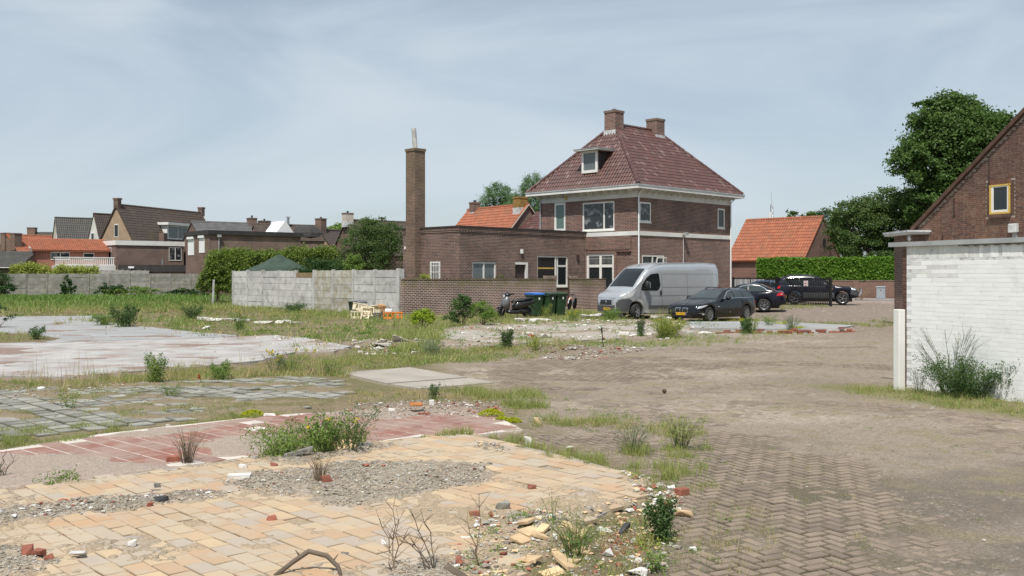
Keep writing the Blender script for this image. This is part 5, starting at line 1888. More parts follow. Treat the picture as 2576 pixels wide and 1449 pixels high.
# black estate car
L = 4.90
bm, B, Cb = car('estate_car', 'black estate car parked nose to the weeds in front of the van', 'car', (8.96, 43.42), (-.70, -.714), L,
                [(0, .55), (.08, .70), (.35, .80), (.9, .88), (1.55, .965), (2.4, .985), (3.6, 1.00), (4.3, 1.02), (4.75, .98), (4.88, .80), (4.9, .62)],
                [(0, .60), (.10, .76), (.35, .87), (.9, .925), (2.4, .93), (3.9, .92), (4.5, .87), (4.8, .79), (4.9, .70)],
                [(0, .24), (.4, .20), (1.5, .19), (3.6, .19), (4.5, .26), (4.9, .36)], (.83, 3.80), .335, .385, 1.50, 4.84,
                [(1.5, .96), (1.9, 1.16), (2.40, 1.375), (2.75, 1.435), (3.2, 1.45), (3.9, 1.435), (4.45, 1.39), (4.66, 1.25), (4.84, 1.0)], .92, .63,
                [[(2.04, 1.035), (2.62, 1.31), (2.86, 1.365), (2.86, 1.03)], [(2.93, 1.03), (2.93, 1.372), (3.62, 1.365), (3.62, 1.04)], [(3.68, 1.04), (3.68, 1.36), (4.20, 1.30), (4.42, 1.12), (4.40, 1.06)]],
                'paint_black', shield=(1.62, 2.34, .70, .58), rearw=(4.50, 4.80, .55, .66), rails=(2.7, 4.4), glass='car_glass_light')
for q in (Cb.side_patch([(2.0, 1.005), (2.0, 1.022), (4.42, 1.045), (4.42, 1.028)], .012), Cb.side_patch([(2.02, 1.03), (2.60, 1.335), (2.9, 1.39), (3.6, 1.388), (4.2, 1.325), (4.24, 1.31), (3.6, 1.370), (2.9, 1.372), (2.62, 1.315), (2.06, 1.03)], .009)):
    part('chrome_trim', q, 'chrome', bm)
for sg in (1, -1):
    part('headlight', B.side_patch([(.10, .60), (.14, .69), (.62, .765), (.66, .745), (.30, .63)], .008, (sg,)), 'lamp_clear', bm, smooth=True)
    part('tail_light', B.side_patch([(4.55, .78), (4.55, .88), (4.80, .86), (4.82, .74)], .008, (sg,)), 'lamp_red', bm, smooth=True)
    for c in (2.05, 2.90, 3.70):
        part('door_seam', B.side_patch([(c, .26), (c + .012, .26), (c + .012, .98), (c, .98)], .003, (sg,)), 'trim_black', bm)
    for c in (2.66, 3.52):
        part('door_handle', B.side_patch([(c, .83), (c + .2, .835), (c + .2, .86), (c, .855)], .02, (sg,)), 'paint_black', bm)
    mr = MB().lathe((L / 2 - 2.08, sg * 1.02, 1.03), (1, 0, 0), [(.03, -.05), (.075, -.03), (.085, .02), (.05, .09), (.01, .11)], 12)
    mr.v = [(x, sg * 1.02 + (y - sg * 1.02) * 1.5, z) for x, y, z in mr.v]
    mo = part('mirror', mr, 'paint_black', bm, smooth=True)
    part('mirror_arm', MB().bar((L / 2 - 2.1, sg * .84, .99), (L / 2 - 2.08, sg * .98, 1.01), .05, .03), 'trim_black', mo)
    part('grille', B.end_patch([(sg * .06, .44), (sg * .30, .44), (sg * .29, .62), (sg * .08, .63)], .008), 'trim_black', bm)
    for q in ([(sg * .045, .42), (sg * .325, .42), (sg * .32, .44), (sg * .05, .44)], [(sg * .05, .625), (sg * .31, .61), (sg * .31, .64), (sg * .055, .65)], [(sg * .30, .43), (sg * .325, .43), (sg * .32, .63), (sg * .285, .63)], [(sg * .045, .43), (sg * .07, .43), (sg * .085, .64), (sg * .055, .64)]):
        part('grille_surround', B.end_patch(q, .014, nn=4), 'chrome', bm)
    part('fog_light', B.side_patch([(.30, .34), (.30, .41), (.42, .41), (.42, .34)], .01, (sg,)), 'lamp_clear', bm)
    part('badge', B.side_patch([(1.40, .66), (1.40, .69), (1.55, .69), (1.55, .66)], .006, (sg,)), 'chrome', bm)
part('air_intake', B.end_patch([(-.55, .27), (.55, .27), (.50, .36), (-.50, .36)], .007), 'trim_black', bm)
part('bumper_strip', B.side_patch([(.16, .40), (.16, .415), (.42, .415), (.42, .40)], .012), 'chrome', bm)
part('emblem', MB().lathe((L / 2 - .17, 0, .775), (.35, 0, 1), [(.04, 0), (.04, .012), (.01, .016)], 12), 'chrome', bm)
plate(bm, L / 2 + .012, 0, .385, 0, '81-XGR-2')

# navy saloon behind it
L = 4.85
sd, B, Cb = car('saloon_car', 'dark navy saloon seen from behind beside the house', 'car', (12.16, 52.16), (-.95, .31), L,
                [(0, .60), (.08, .74), (.35, .82), (.9, .90), (1.6, .97), (2.4, .99), (3.5, 1.02), (4.1, 1.06), (4.6, 1.06), (4.80, .98), (4.85, .70)],
                [(0, .62), (.12, .78), (.4, .88), (.9, .925), (2.4, .93), (3.9, .925), (4.5, .88), (4.78, .80), (4.85, .70)],
                [(0, .26), (.4, .21), (1.5, .20), (3.6, .20), (4.4, .28), (4.85, .40)], (.95, 3.785), .335, .385, 1.55, 4.42,
                [(1.55, .97), (1.95, 1.17), (2.45, 1.39), (2.8, 1.455), (3.2, 1.475), (3.6, 1.43), (3.95, 1.28), (4.42, 1.05)], .92, .62,
                [[(2.08, 1.04), (2.64, 1.32), (2.92, 1.38), (2.92, 1.05)], [(2.99, 1.05), (2.99, 1.39), (3.50, 1.355), (3.78, 1.22), (3.92, 1.10), (3.90, 1.07)]],
                'paint_navy', shield=(1.66, 2.38, .70, .58), rearw=(3.62, 4.36, .55, .66), z=.13, glass='car_glass_light', spokes=7)
part('chrome_trim', Cb.side_patch([(2.02, 1.03), (2.60, 1.345), (2.92, 1.405), (3.2, 1.41), (3.52, 1.375), (3.82, 1.24), (3.97, 1.09), (3.94, 1.06), (3.78, 1.22), (3.50, 1.352), (3.2, 1.385), (2.92, 1.385), (2.64, 1.322), (2.08, 1.03)], .012), 'chrome', sd)
for sg in (1, -1):
    part('tail_light', B.side_patch([(4.40, .83), (4.44, .95), (4.60, 1.02), (4.79, .98), (4.80, .84)], .01, (sg,)), 'lamp_red', sd, smooth=True)
    part('tail_light', B.end_patch([(sg * .55, .80), (sg * .78, .80), (sg * .76, .98), (sg * .62, 1.0)], .01, True), 'lamp_red', sd, smooth=True)
    part('reversing_lamp', B.side_patch([(4.60, .90), (4.62, .96), (4.78, .94), (4.78, .89)], .016, (sg,)), 'lamp_clear', sd)
    for c in (2.08, 2.95, 3.85):
        part('door_seam', B.side_patch([(c, .28), (c + .012, .28), (c + .012, .98), (c, .98)], .003, (sg,)), 'trim_black', sd)
    mr = MB().lathe((L / 2 - 2.1, sg * 1.0, 1.05), (1, 0, 0), [(.03, -.05), (.075, -.03), (.085, .02), (.05, .09), (.01, .11)], 12)
    part('mirror', mr, 'paint_navy', sd, smooth=True)
part('bumper_seam', B.end_patch([(-.80, .55), (.80, .55), (.80, .57), (-.80, .57)], .006, True), 'chrome', sd)
part('aerial', MB().tube([(L / 2 - 3.45, 0, 1.46), (L / 2 - 3.55, 0, 1.58)], .008, 5), 'trim_black', sd)
plate(sd, -L / 2 - .012, 0, .78, PI, '28-TGJ-9')

# dark blue off-roader
L = 4.6
sv, B, Cb = car('off_road_car', 'dark blue off-roader with bull bar behind the bar gate', 'car', (18.75, 60.1), (.965, -.26), L,
                [(0, .72), (.08, .90), (.4, 1.00), (1.0, 1.06), (1.5, 1.10), (2.4, 1.12), (3.8, 1.15), (4.4, 1.14), (4.55, .95), (4.6, .80)],
                [(0, .66), (.12, .80), (.4, .88), (.9, .93), (2.4, .93), (3.9, .93), (4.4, .87), (4.6, .78)],
                [(0, .46), (.4, .36), (1.5, .33), (3.3, .33), (4.2, .42), (4.6, .52)], (.88, 3.50), .36, .43, 1.30, 4.52,
                [(1.3, 1.09), (1.65, 1.30), (2.05, 1.56), (2.4, 1.67), (3.0, 1.70), (3.9, 1.67), (4.25, 1.58), (4.52, 1.12)], .92, .66,
                [[(1.78, 1.17), (2.24, 1.52), (2.42, 1.57), (2.42, 1.17)], [(2.49, 1.17), (2.49, 1.58), (3.22, 1.58), (3.22, 1.19)], [(3.29, 1.19), (3.29, 1.58), (3.95, 1.53), (4.22, 1.36), (4.18, 1.22)]],
                'paint_navy', shield=(1.40, 2.02, .72, .60), rearw=(4.22, 4.48, .6, .7), z=.24, scale=1.06, rails=(2.4, 4.1), spokes=5)
for sg in (1, -1):
    part('headlight', B.side_patch([(.06, .84), (.10, .96), (.46, 1.00), (.44, .86)], .012, (sg,)), 'lamp_clear', sv, smooth=True)
    part('tail_light', B.side_patch([(4.30, .95), (4.30, 1.10), (4.52, 1.08), (4.54, .92)], .01, (sg,)), 'lamp_red', sv)
    part('cladding', B.side_patch([(1.33, .36), (1.33, .66), (3.05, .66), (3.05, .36)], .012, (sg,)), 'bumper_grey', sv)
    part('side_trim', B.side_patch([(1.34, .66), (1.34, .69), (3.05, .69), (3.05, .66)], .018, (sg,)), 'alloy', sv)
    part('bumper_side', B.side_patch([(.05, .50), (.05, .78), (.45, .80), (.45, .62)], .012, (sg,)), 'bumper_grey', sv)
    part('indicator', B.side_patch([(1.42, .90), (1.42, .95), (1.55, .95), (1.55, .90)], .012, (sg,)), 'lamp_amber', sv)
    mr = MB().lathe((L / 2 - 1.72, sg * 1.04, 1.22), (1, 0, 0), [(.04, -.05), (.10, -.03), (.11, .03), (.06, .09)], 12)
    part('mirror', mr, 'paint_navy', sv, smooth=True)
part('grille', B.end_patch([(-.42, .82), (.42, .82), (.40, .95), (-.40, .95)], .01), 'alloy', sv)
part('bumper', B.end_patch([(-.70, .48), (.70, .48), (.72, .76), (-.72, .76)], .02), 'bumper_grey', sv)
bb_ = MB()
for sg in (1, -1):
    bb_.tube([(L / 2 - .05, sg * .62, .50), (L / 2 + .12, sg * .56, .62), (L / 2 + .16, sg * .42, .86), (L / 2 + .14, sg * .40, .92)], .035, 8)
bb_.tube([(L / 2 + .14, -.40, .92), (L / 2 + .14, .40, .92)], .035, 8).tube([(L / 2 + .15, -.50, .70), (L / 2 + .15, .50, .70)], .025, 8)
part('bull_bar', bb_, 'chrome', sv, smooth=True, auto=40)
plate(sv, L / 2 + .05, 0, .60, 0, '17-PDX-6')

# silver panel van
L = 5.99
WH = 1.015
van = thing('panel_van', 'silver high-roof panel van with grey bumper beside the house', 'van', (7.0, 46.85, 0), math.atan2(-.53, -.85))
van.scale = (1.035, 1.035, 1.04)
topz = smooth_ip([(0, .78), (.04, .98), (.22, 1.12), (.60, 1.27), (.78, 1.36), (1.10, 1.72), (1.46, 2.09), (1.75, 2.31), (2.1, 2.44), (2.6, 2.51), (4.5, 2.53), (5.7, 2.52), (5.92, 2.48), (5.99, 2.36)])
vhw = smooth_ip([(0, .60), (.10, .80), (.35, .94), (.8, 1.0), (1.5, WH), (4.8, WH), (5.7, .99), (5.9, .95), (5.99, .90)])
VW = (.95, 4.99); vr, va = .345, .425


def vsec(v):
    zb = .24 if v > .5 else .30
    if v > 5.2:
        zb = .24 + (v - 5.2) * .15
    for c in VW:
        if abs(v - c) <= va + 1e-6:
            zb = max(zb, vr + .02 + math.sqrt(max(0, va * va - (v - c) ** 2)))
    zt = topz(v); w = vhw(v); h = zt - zb
    # roof narrows above the waistline
    f = lambda z: w * (1 - .065 * max(0, (z - 1.25)) ** 1.15)
    zz = [zb, zb + .08 * h, zb + .3 * h, zb + .5 * h, zb + .68 * h, zb + .82 * h, zb + .91 * h, zb + .965 * h]
    p = [(0, zb)] + [(f(z) * (.95 if i == 0 else 1), z) for i, z in enumerate(zz)]
    k = f(zt)
    p[-1] = (k * .955, p[-1][1])
    p += [(k * .89, zt - .008 * h), (k * .5, zt + .012), (0, zt + .016)]
    return p


ex = []
for c in VW:
    ex += list(c + va * np.cos(np.linspace(0, PI, 15))) + [c - va - .004, c + va + .004]
V_ = Loft(L, stations(L, ex + [.02, .04, .08, .16], 60), vsec)
part('body', V_.mb(), 'paint_silver', van, smooth=True, auto=38)
part('underbody', MB().box(-L / 2 + .4, L / 2 - .5, -.7, .7, .2, .6), 'trim_black', van)
part('windscreen', V_.top_patch(.84, 1.66, .84, .70, .008, 12), 'car_glass', van, smooth=True)
part('wiper', MB().bar((L / 2 - .84, .6, 1.44), (L / 2 - .98, -.1, 1.60), .02, .02).bar((L / 2 - .84, -.1, 1.46), (L / 2 - .95, -.7, 1.52), .02, .02), 'trim_black', van)
for sg in (1, -1):
    part('side_window', V_.side_patch([(1.18, 1.28), (1.22, 1.50), (1.52, 1.84), (1.78, 2.00), (2.18, 2.04), (2.30, 1.98), (2.31, 1.50), (2.22, 1.32), (2.10, 1.26)], .008, (sg,)), 'car_glass', van, smooth=True)
    part('headlight', V_.side_patch([(.22, .94), (.26, 1.04), (.42, 1.10), (.88, 1.33), (.92, 1.30), (.74, 1.05), (.62, .96)], .012, (sg,)), 'lamp_clear', van, smooth=True)
    part('side_rub_strip', V_.side_patch([(1.60, .44), (1.60, .60), (4.40, .60), (4.40, .44)], .016, (sg,)), 'bumper_grey', van)
    part('bumper_corner', V_.side_patch([(.03, .34), (.03, .84), (.20, .90), (.60, .90), (.72, .78), (.55, .60), (.52, .34)], .014, (sg,)), 'bumper_grey', van, smooth=True)
    for (a, b, c, d) in ((2.42, 5.80, 1.42, 1.45), (1.72, 5.70, 1.04, 1.07), (2.50, 5.82, 2.02, 2.04)):
        part('swage_line', V_.side_patch([(a, c), (a, d), (b, d), (b, c)], .014, (sg,)), 'paint_silver', van)
    for c in (1.14, 2.40, 3.92, 5.84):
        part('door_seam', V_.side_patch([(c, .66 if c < 1.3 else .30), (c + .014, .66 if c < 1.3 else .30), (c + .014, 1.25 if c < 1.3 else 2.0), (c, 1.25 if c < 1.3 else 2.0)], .003, (sg,)), 'trim_black', van)
    part('door_handle', V_.side_patch([(2.26, 1.06), (2.26, 1.26), (2.36, 1.26), (2.36, 1.06)], .03, (sg,)), 'trim_black', van)
    mr = MB().lathe((0, 0, 0), (0, 0, 1), [(.05, -.20), (.10, -.16), (.11, 0), (.10, .15), (.05, .20)], 12)
    mo = part('mirror', mr, 'trim_black', van, smooth=True)
    mo.location = (L / 2 - 1.38, sg * 1.22, 1.50)
    part('mirror_arm', MB().bar((0, -sg * .04, -.12), (.05, -sg * .24, -.16), .09, .07), 'trim_black', mo)
    part('mirror_glass', MB().box(-.115, -.105, -.06, .06, -.12, .14), 'lamp_clear', mo)
    part('tail_light', V_.side_patch([(5.90, .9), (5.90, 1.5), (5.97, 1.5), (5.97, .9)], .008, (sg,)), 'lamp_red', van)
    part('roof_gutter', V_.top_patch(1.9, 5.7, sg * .80, sg * .80, .01) if False else MB().tube([(L / 2 - v, sg * (V_.at(v)[8, 0] - .02), topz(v) - .03) for v in np.linspace(1.7, 5.8, 14)], .014, 6), 'paint_silver', van)
    for k, c in enumerate(VW):
        mk_wheel(van, L / 2 - c, sg * (.90 if k == 0 else .88), vr, .215, 'alloy', 5, R(22) if k == 0 else 0, sg, False)
part('bumper', V_.end_patch([(-.62, .33), (.62, .33), (.62, .62), (-.62, .62)], .016), 'bumper_grey', van, smooth=True)
part('grille_panel', V_.end_patch([(-.50, .60), (.50, .60), (.46, .93), (-.46, .93)], .022), 'paint_silver', van, smooth=True)
part('grille', V_.end_patch([(-.42, .64), (.42, .64), (.40, .86), (-.40, .86)], .030), 'trim_black', van)
for i in range(5):
    part('grille_slat', V_.end_patch([(-.41, .66 + i * .042), (.41, .66 + i * .042), (.41, .674 + i * .042), (-.41, .674 + i * .042)], .036, nn=5), 'bumper_grey', van)
part('emblem', MB().lathe((L / 2 + .015, 0, .75), (1, 0, 0), [(.075, -.01), (.075, .012), (.05, .02), (.01, .022)], 16), 'chrome', van)
part('bonnet_seam', V_.end_patch([(-.62, .925), (.62, .925), (.62, .94), (-.62, .94)], .006), 'trim_black', van)
part('aerial', MB().tube([(L / 2 - 1.86, 0, 2.36), (L / 2 - 1.98, 0, 2.56)], .008, 5), 'trim_black', van)
plate(van, L / 2 + .02, .1, .46, 0, 'VJ-910-H')
for sg in (-1, 1):
    part('roof_rib', MB().tube([(L / 2 - v, sg * .35, topz(v) + .012) for v in np.linspace(1.75, 3.2, 8)], .012, 5), 'paint_silver', van)

# blue car beyond the fence
L = 4.0
bc, B, Cb = car('small_blue_car', 'light blue hatchback glimpsed through the bars beside the off-roader', 'car', (18.2, 67.0), (.9, -.43), L,
                [(0, .6), (.1, .75), (.4, .85), (1.0, .93), (2.4, .95), (3.7, .98), (3.95, .8), (4.0, .65)], [(0, .6), (.2, .78), (.8, .84), (3.2, .84), (3.8, .78), (4.0, .7)],
                [(0, .25), (4.0, .28)], (.75, 3.25), .31, .36, 1.1, 3.9, [(1.1, .93), (1.5, 1.2), (1.9, 1.4), (2.3, 1.46), (3.2, 1.44), (3.6, 1.32), (3.9, .98)], .92, .6,
                [[(1.6, 1.0), (2.0, 1.32), (2.3, 1.36), (2.3, 1.0)], [(2.36, 1.0), (2.36, 1.37), (3.1, 1.35), (3.4, 1.1)]], 'blue_paint', z=.24, shield=(1.2, 1.85, .66, .56), rearw=(3.62, 3.86, .5, .6))

# ------------------------------------------------------------------ wheelie bins
m_plain('bin_green', (.024, .058, .024), .5, var=.12, vs=3)
m_plain('bin_blue', (.03, .13, .50), .45, var=.06)
m_plain('bin_dark', (.028, .050, .030), .55, var=.1)


def wheelie(label, x, y, rz, lid):
    b = thing('wheelie_bin', label, 'bin', (x, y, h1(x, y) - .01), rz, 'wheelie bins by the garden wall')
    b.scale = (1.1,) * 3
    m = MB()
    lo = [(-.21, -.25), (.21, -.25), (.21, .25), (-.21, .25)]; hi = [(-.27, -.33), (.27, -.33), (.27, .33), (-.27, .33)]
    m.add([(p[0], p[1], .05) for p in lo] + [(p[0], p[1], .96) for p in hi], [(3, 2, 1, 0), (0, 1, 5, 4), (1, 2, 6, 5), (2, 3, 7, 6), (3, 0, 4, 7), (4, 5, 6, 7)])
    bevel(part('body', m, 'bin_green', b), .03, 2)
    part('rim', MB().box(-.295, .295, -.355, .36, .93, .985), 'bin_green', b)
    l = part('lid', MB().prism([(-.30, -.37, .99), (-.30, .37, .99), (-.30, .37, 1.06), (-.30, .1, 1.085), (-.30, -.3, 1.045), (-.30, -.37, 1.015)], (.60, 0, 0)), lid, b)
    part('handle', MB().tube([(-.24, .40, .98), (.24, .40, .98)], .018, 6), 'bin_dark', b)
    for sx in (-1, 1):
        part('wheel', MB().lathe((sx * .25, .27, .10), (1, 0, 0), [(.10, -.025), (.10, .025)], 16), 'tyre', b)
        part('sticker', MB().box(-.32 + .0, -.318, -.05, .03, .78, .87), 'white_plastic', b) if sx < 0 else part('sticker', MB().box(-.04, .04, -.338, -.3355, .76, .87), 'white_plastic', b)
    return b


wheelie('green wheelie bin with blue lid beside the scooter', 1.12, 48.2, R(38), 'bin_blue')
wheelie('green wheelie bin in the middle of the row of three', 1.76, 48.5, R(46), 'bin_dark')
wheelie('green wheelie bin with green lid nearest the gap in the wall', 2.30, 48.9, R(44), 'bin_green')

# ------------------------------------------------------------------ scooter
m_plain('scooter_black', (.012, .012, .013), .3, var=.1, coat=.4)
m_plain('scooter_grey', (.16, .16, .165), .35, metal=.3, var=.1)
sx_, sy_ = .10, 47.0
scoot = thing('motor_scooter', 'black motor scooter parked against the garden wall', 'scooter', (sx_, sy_, h1(sx_, sy_)), math.atan2(-.42, -.9))
scoot.rotation_euler = (R(-7), 0, math.atan2(-.42, -.9))
scoot.scale = (1.08,) * 3


def sweep(pts):
    """body from stations (x, zlow, zhigh, halfwidth)"""
    m = MB(); v = []
    K = 10
    for x, a, b, w in pts:
        for k in range(K):
            t_ = 2 * PI * k / K
            cy, sz = math.cos(t_), math.sin(t_)
            v.append((x, w * math.copysign(abs(cy) ** .7, cy), (a + b) / 2 + (b - a) / 2 * math.copysign(abs(sz) ** .7, sz)))
    n = len(pts)
    f = [(i * K + k, i * K + (k + 1) % K, (i + 1) * K + (k + 1) % K, (i + 1) * K + k) for i in range(n - 1) for k in range(K)]
    f += [tuple(range(K))[::-1], tuple(range((n - 1) * K, n * K))]
    return m.add(v, f)


def moto_wheel(x, r, w, steer=0.0):
    o = link('wheel', MB().lathe((0, 0, 0), (0, 1, 0), [(r * .68, -w / 2 + .01), (r * .92, -w / 2), (r, -.02), (r, .02), (r * .92, w / 2), (r * .68, w / 2 - .01)], 24).mesh('wheel', 'tyre', smooth=True, auto=50), scoot)
    o.location = (x, 0, r); o.rotation_euler = (0, 0, steer)
    m = MB().lathe((0, 0, 0), (0, 1, 0), [(.05, -.05), (.05, .05)], 10).lathe((0, 0, 0), (0, 1, 0), [(r * .70, -.035), (r * .70, .035), (r * .62, .035), (r * .62, -.035)], 24)
    for i in range(5):
        a = i * 2 * PI / 5
        m.bar((0, 0, 0), (math.cos(a) * r * .66, 0, math.sin(a) * r * .66), .03, .05, (0, 1, 0))
    part('rim', m, 'scooter_grey', o)


moto_wheel(.66, .24, .12, R(28)); moto_wheel(-.62, .24, .13)
part('front_fender', sweep([(.42, .36, .44, .05), (.56, .42, .56, .07), (.70, .46, .56, .075), (.86, .38, .46, .05)]), 'scooter_black', scoot, smooth=True)
part('fork', MB().tube([(.62, .07, .26), (.50, .06, .62)], .028, 8).tube([(.62, -.07, .26), (.50, -.06, .62)], .028, 8), 'scooter_grey', scoot)
part('leg_shield', sweep([(.64, .50, .66, .10), (.56, .42, .86, .20), (.46, .36, .98, .22), (.36, .34, 1.0, .19), (.28, .36, .9, .12)]), 'scooter_grey', scoot, smooth=True)
part('floorboard', sweep([(.40, .20, .36, .16), (.20, .16, .34, .18), (-.10, .15, .36, .18), (-.30, .18, .44, .17)]), 'scooter_black', scoot, smooth=True)
part('tail_body', sweep([(.10, .34, .56, .12), (-.10, .34, .72, .17), (-.40, .42, .76, .19), (-.70, .52, .78, .16), (-.98, .64, .80, .07)]), 'scooter_black', scoot, smooth=True)
part('seat', sweep([(.16, .66, .74, .08), (-.02, .70, .80, .14), (-.35, .73, .83, .16), (-.60, .78, .90, .15), (-.86, .80, .90, .09)]), 'trim_black', scoot, smooth=True)
part('handlebar_cover', sweep([(.54, .94, 1.02, .06), (.42, .92, 1.10, .13), (.30, .96, 1.12, .13), (.22, 1.0, 1.08, .06)]), 'scooter_black', scoot, smooth=True)
part('handlebar', MB().tube([(.26, -.34, 1.08), (.36, 0, 1.06), (.26, .34, 1.08)], .018, 8), 'trim_black', scoot)
for sg_ in (1, -1):
    part('grip', MB().tube([(.27, sg_ * .24, 1.08), (.24, sg_ * .36, 1.09)], .024, 8), 'tyre', scoot)
part('headlamp', MB().lathe((.55, 0, .96), (1, 0, .2), [(.07, -.03), (.06, .02), (.01, .03)], 10), 'lamp_clear', scoot)
part('exhaust', MB().tube([(-.10, -.12, .22), (-.45, -.18, .28), (-.85, -.19, .40)], [.03, .055, .06], 8), 'steel', scoot)
part('engine', sweep([(-.20, .16, .40, .13), (-.45, .14, .40, .15), (-.66, .16, .36, .12)]), 'trim_black', scoot, smooth=True)
part('rear_fender', MB().bar((-.80, 0, .56), (-1.02, 0, .36), .14, .02), 'trim_black', scoot)
part('stand', MB().tube([(-.2, -.12, .2), (-.28, -.24, .0)], .014, 6), 'steel', scoot)

# ------------------------------------------------------------------ bicycle leaning in the wall gap
bx_, by_ = 3.42, 55.9
bike = thing('bicycle', 'bicycle with white mudguard leaning inside the wall gap', 'bicycle', (bx_, by_, .06), R(70))
bike.rotation_euler = (R(8), 0, R(70))
for x in (-.52, .52):
    m = MB()
    m.lathe((x, 0, .34), (0, 1, 0), [(.34, -.02), (.34, .02), (.31, .02), (.31, -.02)], 24)
    for i in range(10):
        a = i * PI / 5
        m.tube([(x, 0, .34), (x + .32 * math.cos(a), 0, .34 + .32 * math.sin(a))], .004, 4, False)
    part('wheel', m, 'tyre', bike)
m = MB()
for p, q in (((-.52, 0, .34), (-.05, 0, .30)), ((-.05, 0, .30), (.40, 0, .72)), ((-.05, 0, .30), (-.18, 0, .82)), ((-.16, 0, .74), (.40, 0, .78)), ((.38, 0, .95), (.52, 0, .34)), ((-.52, 0, .34), (-.17, 0, .72))):
    m.tube([p, q], .018, 8)
part('frame', m, 'steel', bike)
part('mudguard', MB().tube([(-.52 + .37 * math.cos(a), 0, .34 + .37 * math.sin(a)) for a in np.linspace(.3, 3.0, 12)], .026, 6), 'white_plastic', bike)
part('handlebar', MB().tube([(.22, -.28, 1.08), (.38, 0, 1.02), (.22, .28, 1.08)], .014, 6), 'steel', bike)
part('saddle', sweep([(-.34, .84, .90, .09), (-.2, .84, .91, .08), (-.05, .85, .89, .03)]), 'trim_black', bike, smooth=True)
part('reflector', MB().box(-.60, -.56, -.08, .08, .62, .70), 'lamp_amber', bike)

# ------------------------------------------------------------------ crates by the fence
m_plain('crate_cream', (.78, .70, .52), .6, var=.1, vs=6)
m_plain('crate_orange', (.80, .24, .02), .5, var=.08)
m_plain('crate_grey', (.12, .125, .13), .55, var=.08)
m_plain('cardboard', (.42, .26, .13), .85, var=.15, vs=4)


def crate(label, loc, rot, w, d, h, mat, ribs=4):
    th = thing('crate', label, 'crate', (loc[0], loc[1], loc[2]), 0, 'crates dumped by the concrete fence')
    th.rotation_euler = rot
    m = MB().box(-w / 2, w / 2, -d / 2, d / 2, 0, .015)
    part('base', m, mat, th)
    t_ = .014
    for (x0, x1, y0, y1, ax) in ((-w / 2, w / 2, -d / 2, -d / 2 + t_, 0), (-w / 2, w / 2, d / 2 - t_, d / 2, 0), (-w / 2, -w / 2 + t_, -d / 2 + t_, d / 2 - t_, 1), (w / 2 - t_, w / 2, -d / 2 + t_, d / 2 - t_, 1)):
        m = MB()
        m.box(x0, x1, y0, y1, .016, h * .30).box(x0, x1, y0, y1, h * .78, h)
        L_ = (x1 - x0) if ax == 0 else (y1 - y0)
        for i in range(ribs + 1):
            a = i / ribs
            if ax == 0:
                c = x0 + .015 + (x1 - x0 - .03) * a
                m.box(c - .014, c + .014, y0 - .006, y1 + .006, h * .301, h * .779)
            else:
                c = y0 + .015 + (y1 - y0 - .03) * a
                m.box(x0 - .006, x1 + .006, c - .014, c + .014, h * .301, h * .779)
        part('side', m, mat, th)
    m = MB()
    for (x0, x1, y0, y1) in ((-w / 2 - .02, w / 2 + .02, -d / 2 - .02, -d / 2), (-w / 2 - .02, w / 2 + .02, d / 2, d / 2 + .02), (-w / 2 - .02, -w / 2, -d / 2, d / 2), (w / 2, w / 2 + .02, -d / 2, d / 2)):
        m.box(x0, x1, y0, y1, h - .035, h)
    part('rim', m, mat, th)
    return th


crate('cream plastic crate lying flat at the left bottom of the heap', (-7.18, 45.3, .02), (0, 0, R(10)), .62, .42, .36, 'crate_cream')
crate('cream crate stacked upright on top of the flat one', (-7.12, 45.35, .38), (R(0), R(12), R(24)), .58, .40, .34, 'crate_cream')
crate('cream crate tipped on its end in the middle of the heap', (-6.72, 45.2, .30), (R(78), R(4), R(14)), .52, .38, .30, 'crate_cream')
crate('cream crate with two round holes leaning at the front of the heap', (-6.72, 44.9, .05), (R(64), 0, R(-18)), .36, .52, .16, 'crate_cream', 2)
crate('large cream crate standing on edge at the top of the heap', (-6.42, 45.45, .38), (R(86), R(-4), R(30)), .56, .46, .30, 'crate_cream', 3)
crate('dark grey plastic crate between cream and orange crates', (-6.18, 45.0, .02), (0, 0, R(6)), .44, .36, .27, 'crate_grey')
crate('orange plastic crate beside the grey crate', (-5.72, 44.95, .02), (0, 0, R(4)), .42, .36, .29, 'crate_orange', 2)
crate('orange plastic crate at the fence pier end of the heap', (-5.30, 45.15, .02), (0, 0, R(12)), .40, .36, .30, 'crate_orange', 2)
tub = thing('plant_tub', 'dark green plastic tub behind the cream crates', 'tub', (-7.45, 45.7, .3), 0)
part('tub_body', MB().lathe((0, 0, 0), (0, 0, 1), [(.16, 0), (.24, .48), (.26, .5), (.22, .5), (.2, .44)], 16), 'bin_dark', tub, smooth=True, auto=40)
part('tub_film', MB().lathe((.3, .15, .42), (0, 0, 1), [(.34, 0), (.3, .08), (.15, .13), (.02, .14)], 12), 'crate_grey', tub, smooth=True)
bsk = thing('round_tray', 'stack of round wooden trays on the grey crate', 'tray', (-6.08, 45.15, .30), 0)
for i in range(2):
    part('tray', MB().lathe((i * .24 - .1, 0, i * .06), (0, 0, 1), [(.19, 0), (.21, .13), (.19, .13), (.17, .03)], 18), 'cardboard' if i else 'crate_cream', bsk, smooth=True, auto=40)
part('dead_bouquet', MB().lathe((.0, .08, .14), (.2, 0, 1), [(.05, 0), (.2, .1), (.22, .2), (.1, .26)], 9), 'cardboard', bsk)
jug = thing('white_canister', 'white plastic canister on the orange crates', 'canister', (-5.72, 45.05, .31), R(10))
bevel(part('canister_body', MB().box(-.16, .16, -.1, .1, 0, .17), 'white_plastic', jug), .03)
part('canister_cap', MB().lathe((.08, 0, .17), (0, 0, 1), [(.03, 0), (.03, .04)], 10), 'trim_black', jug)

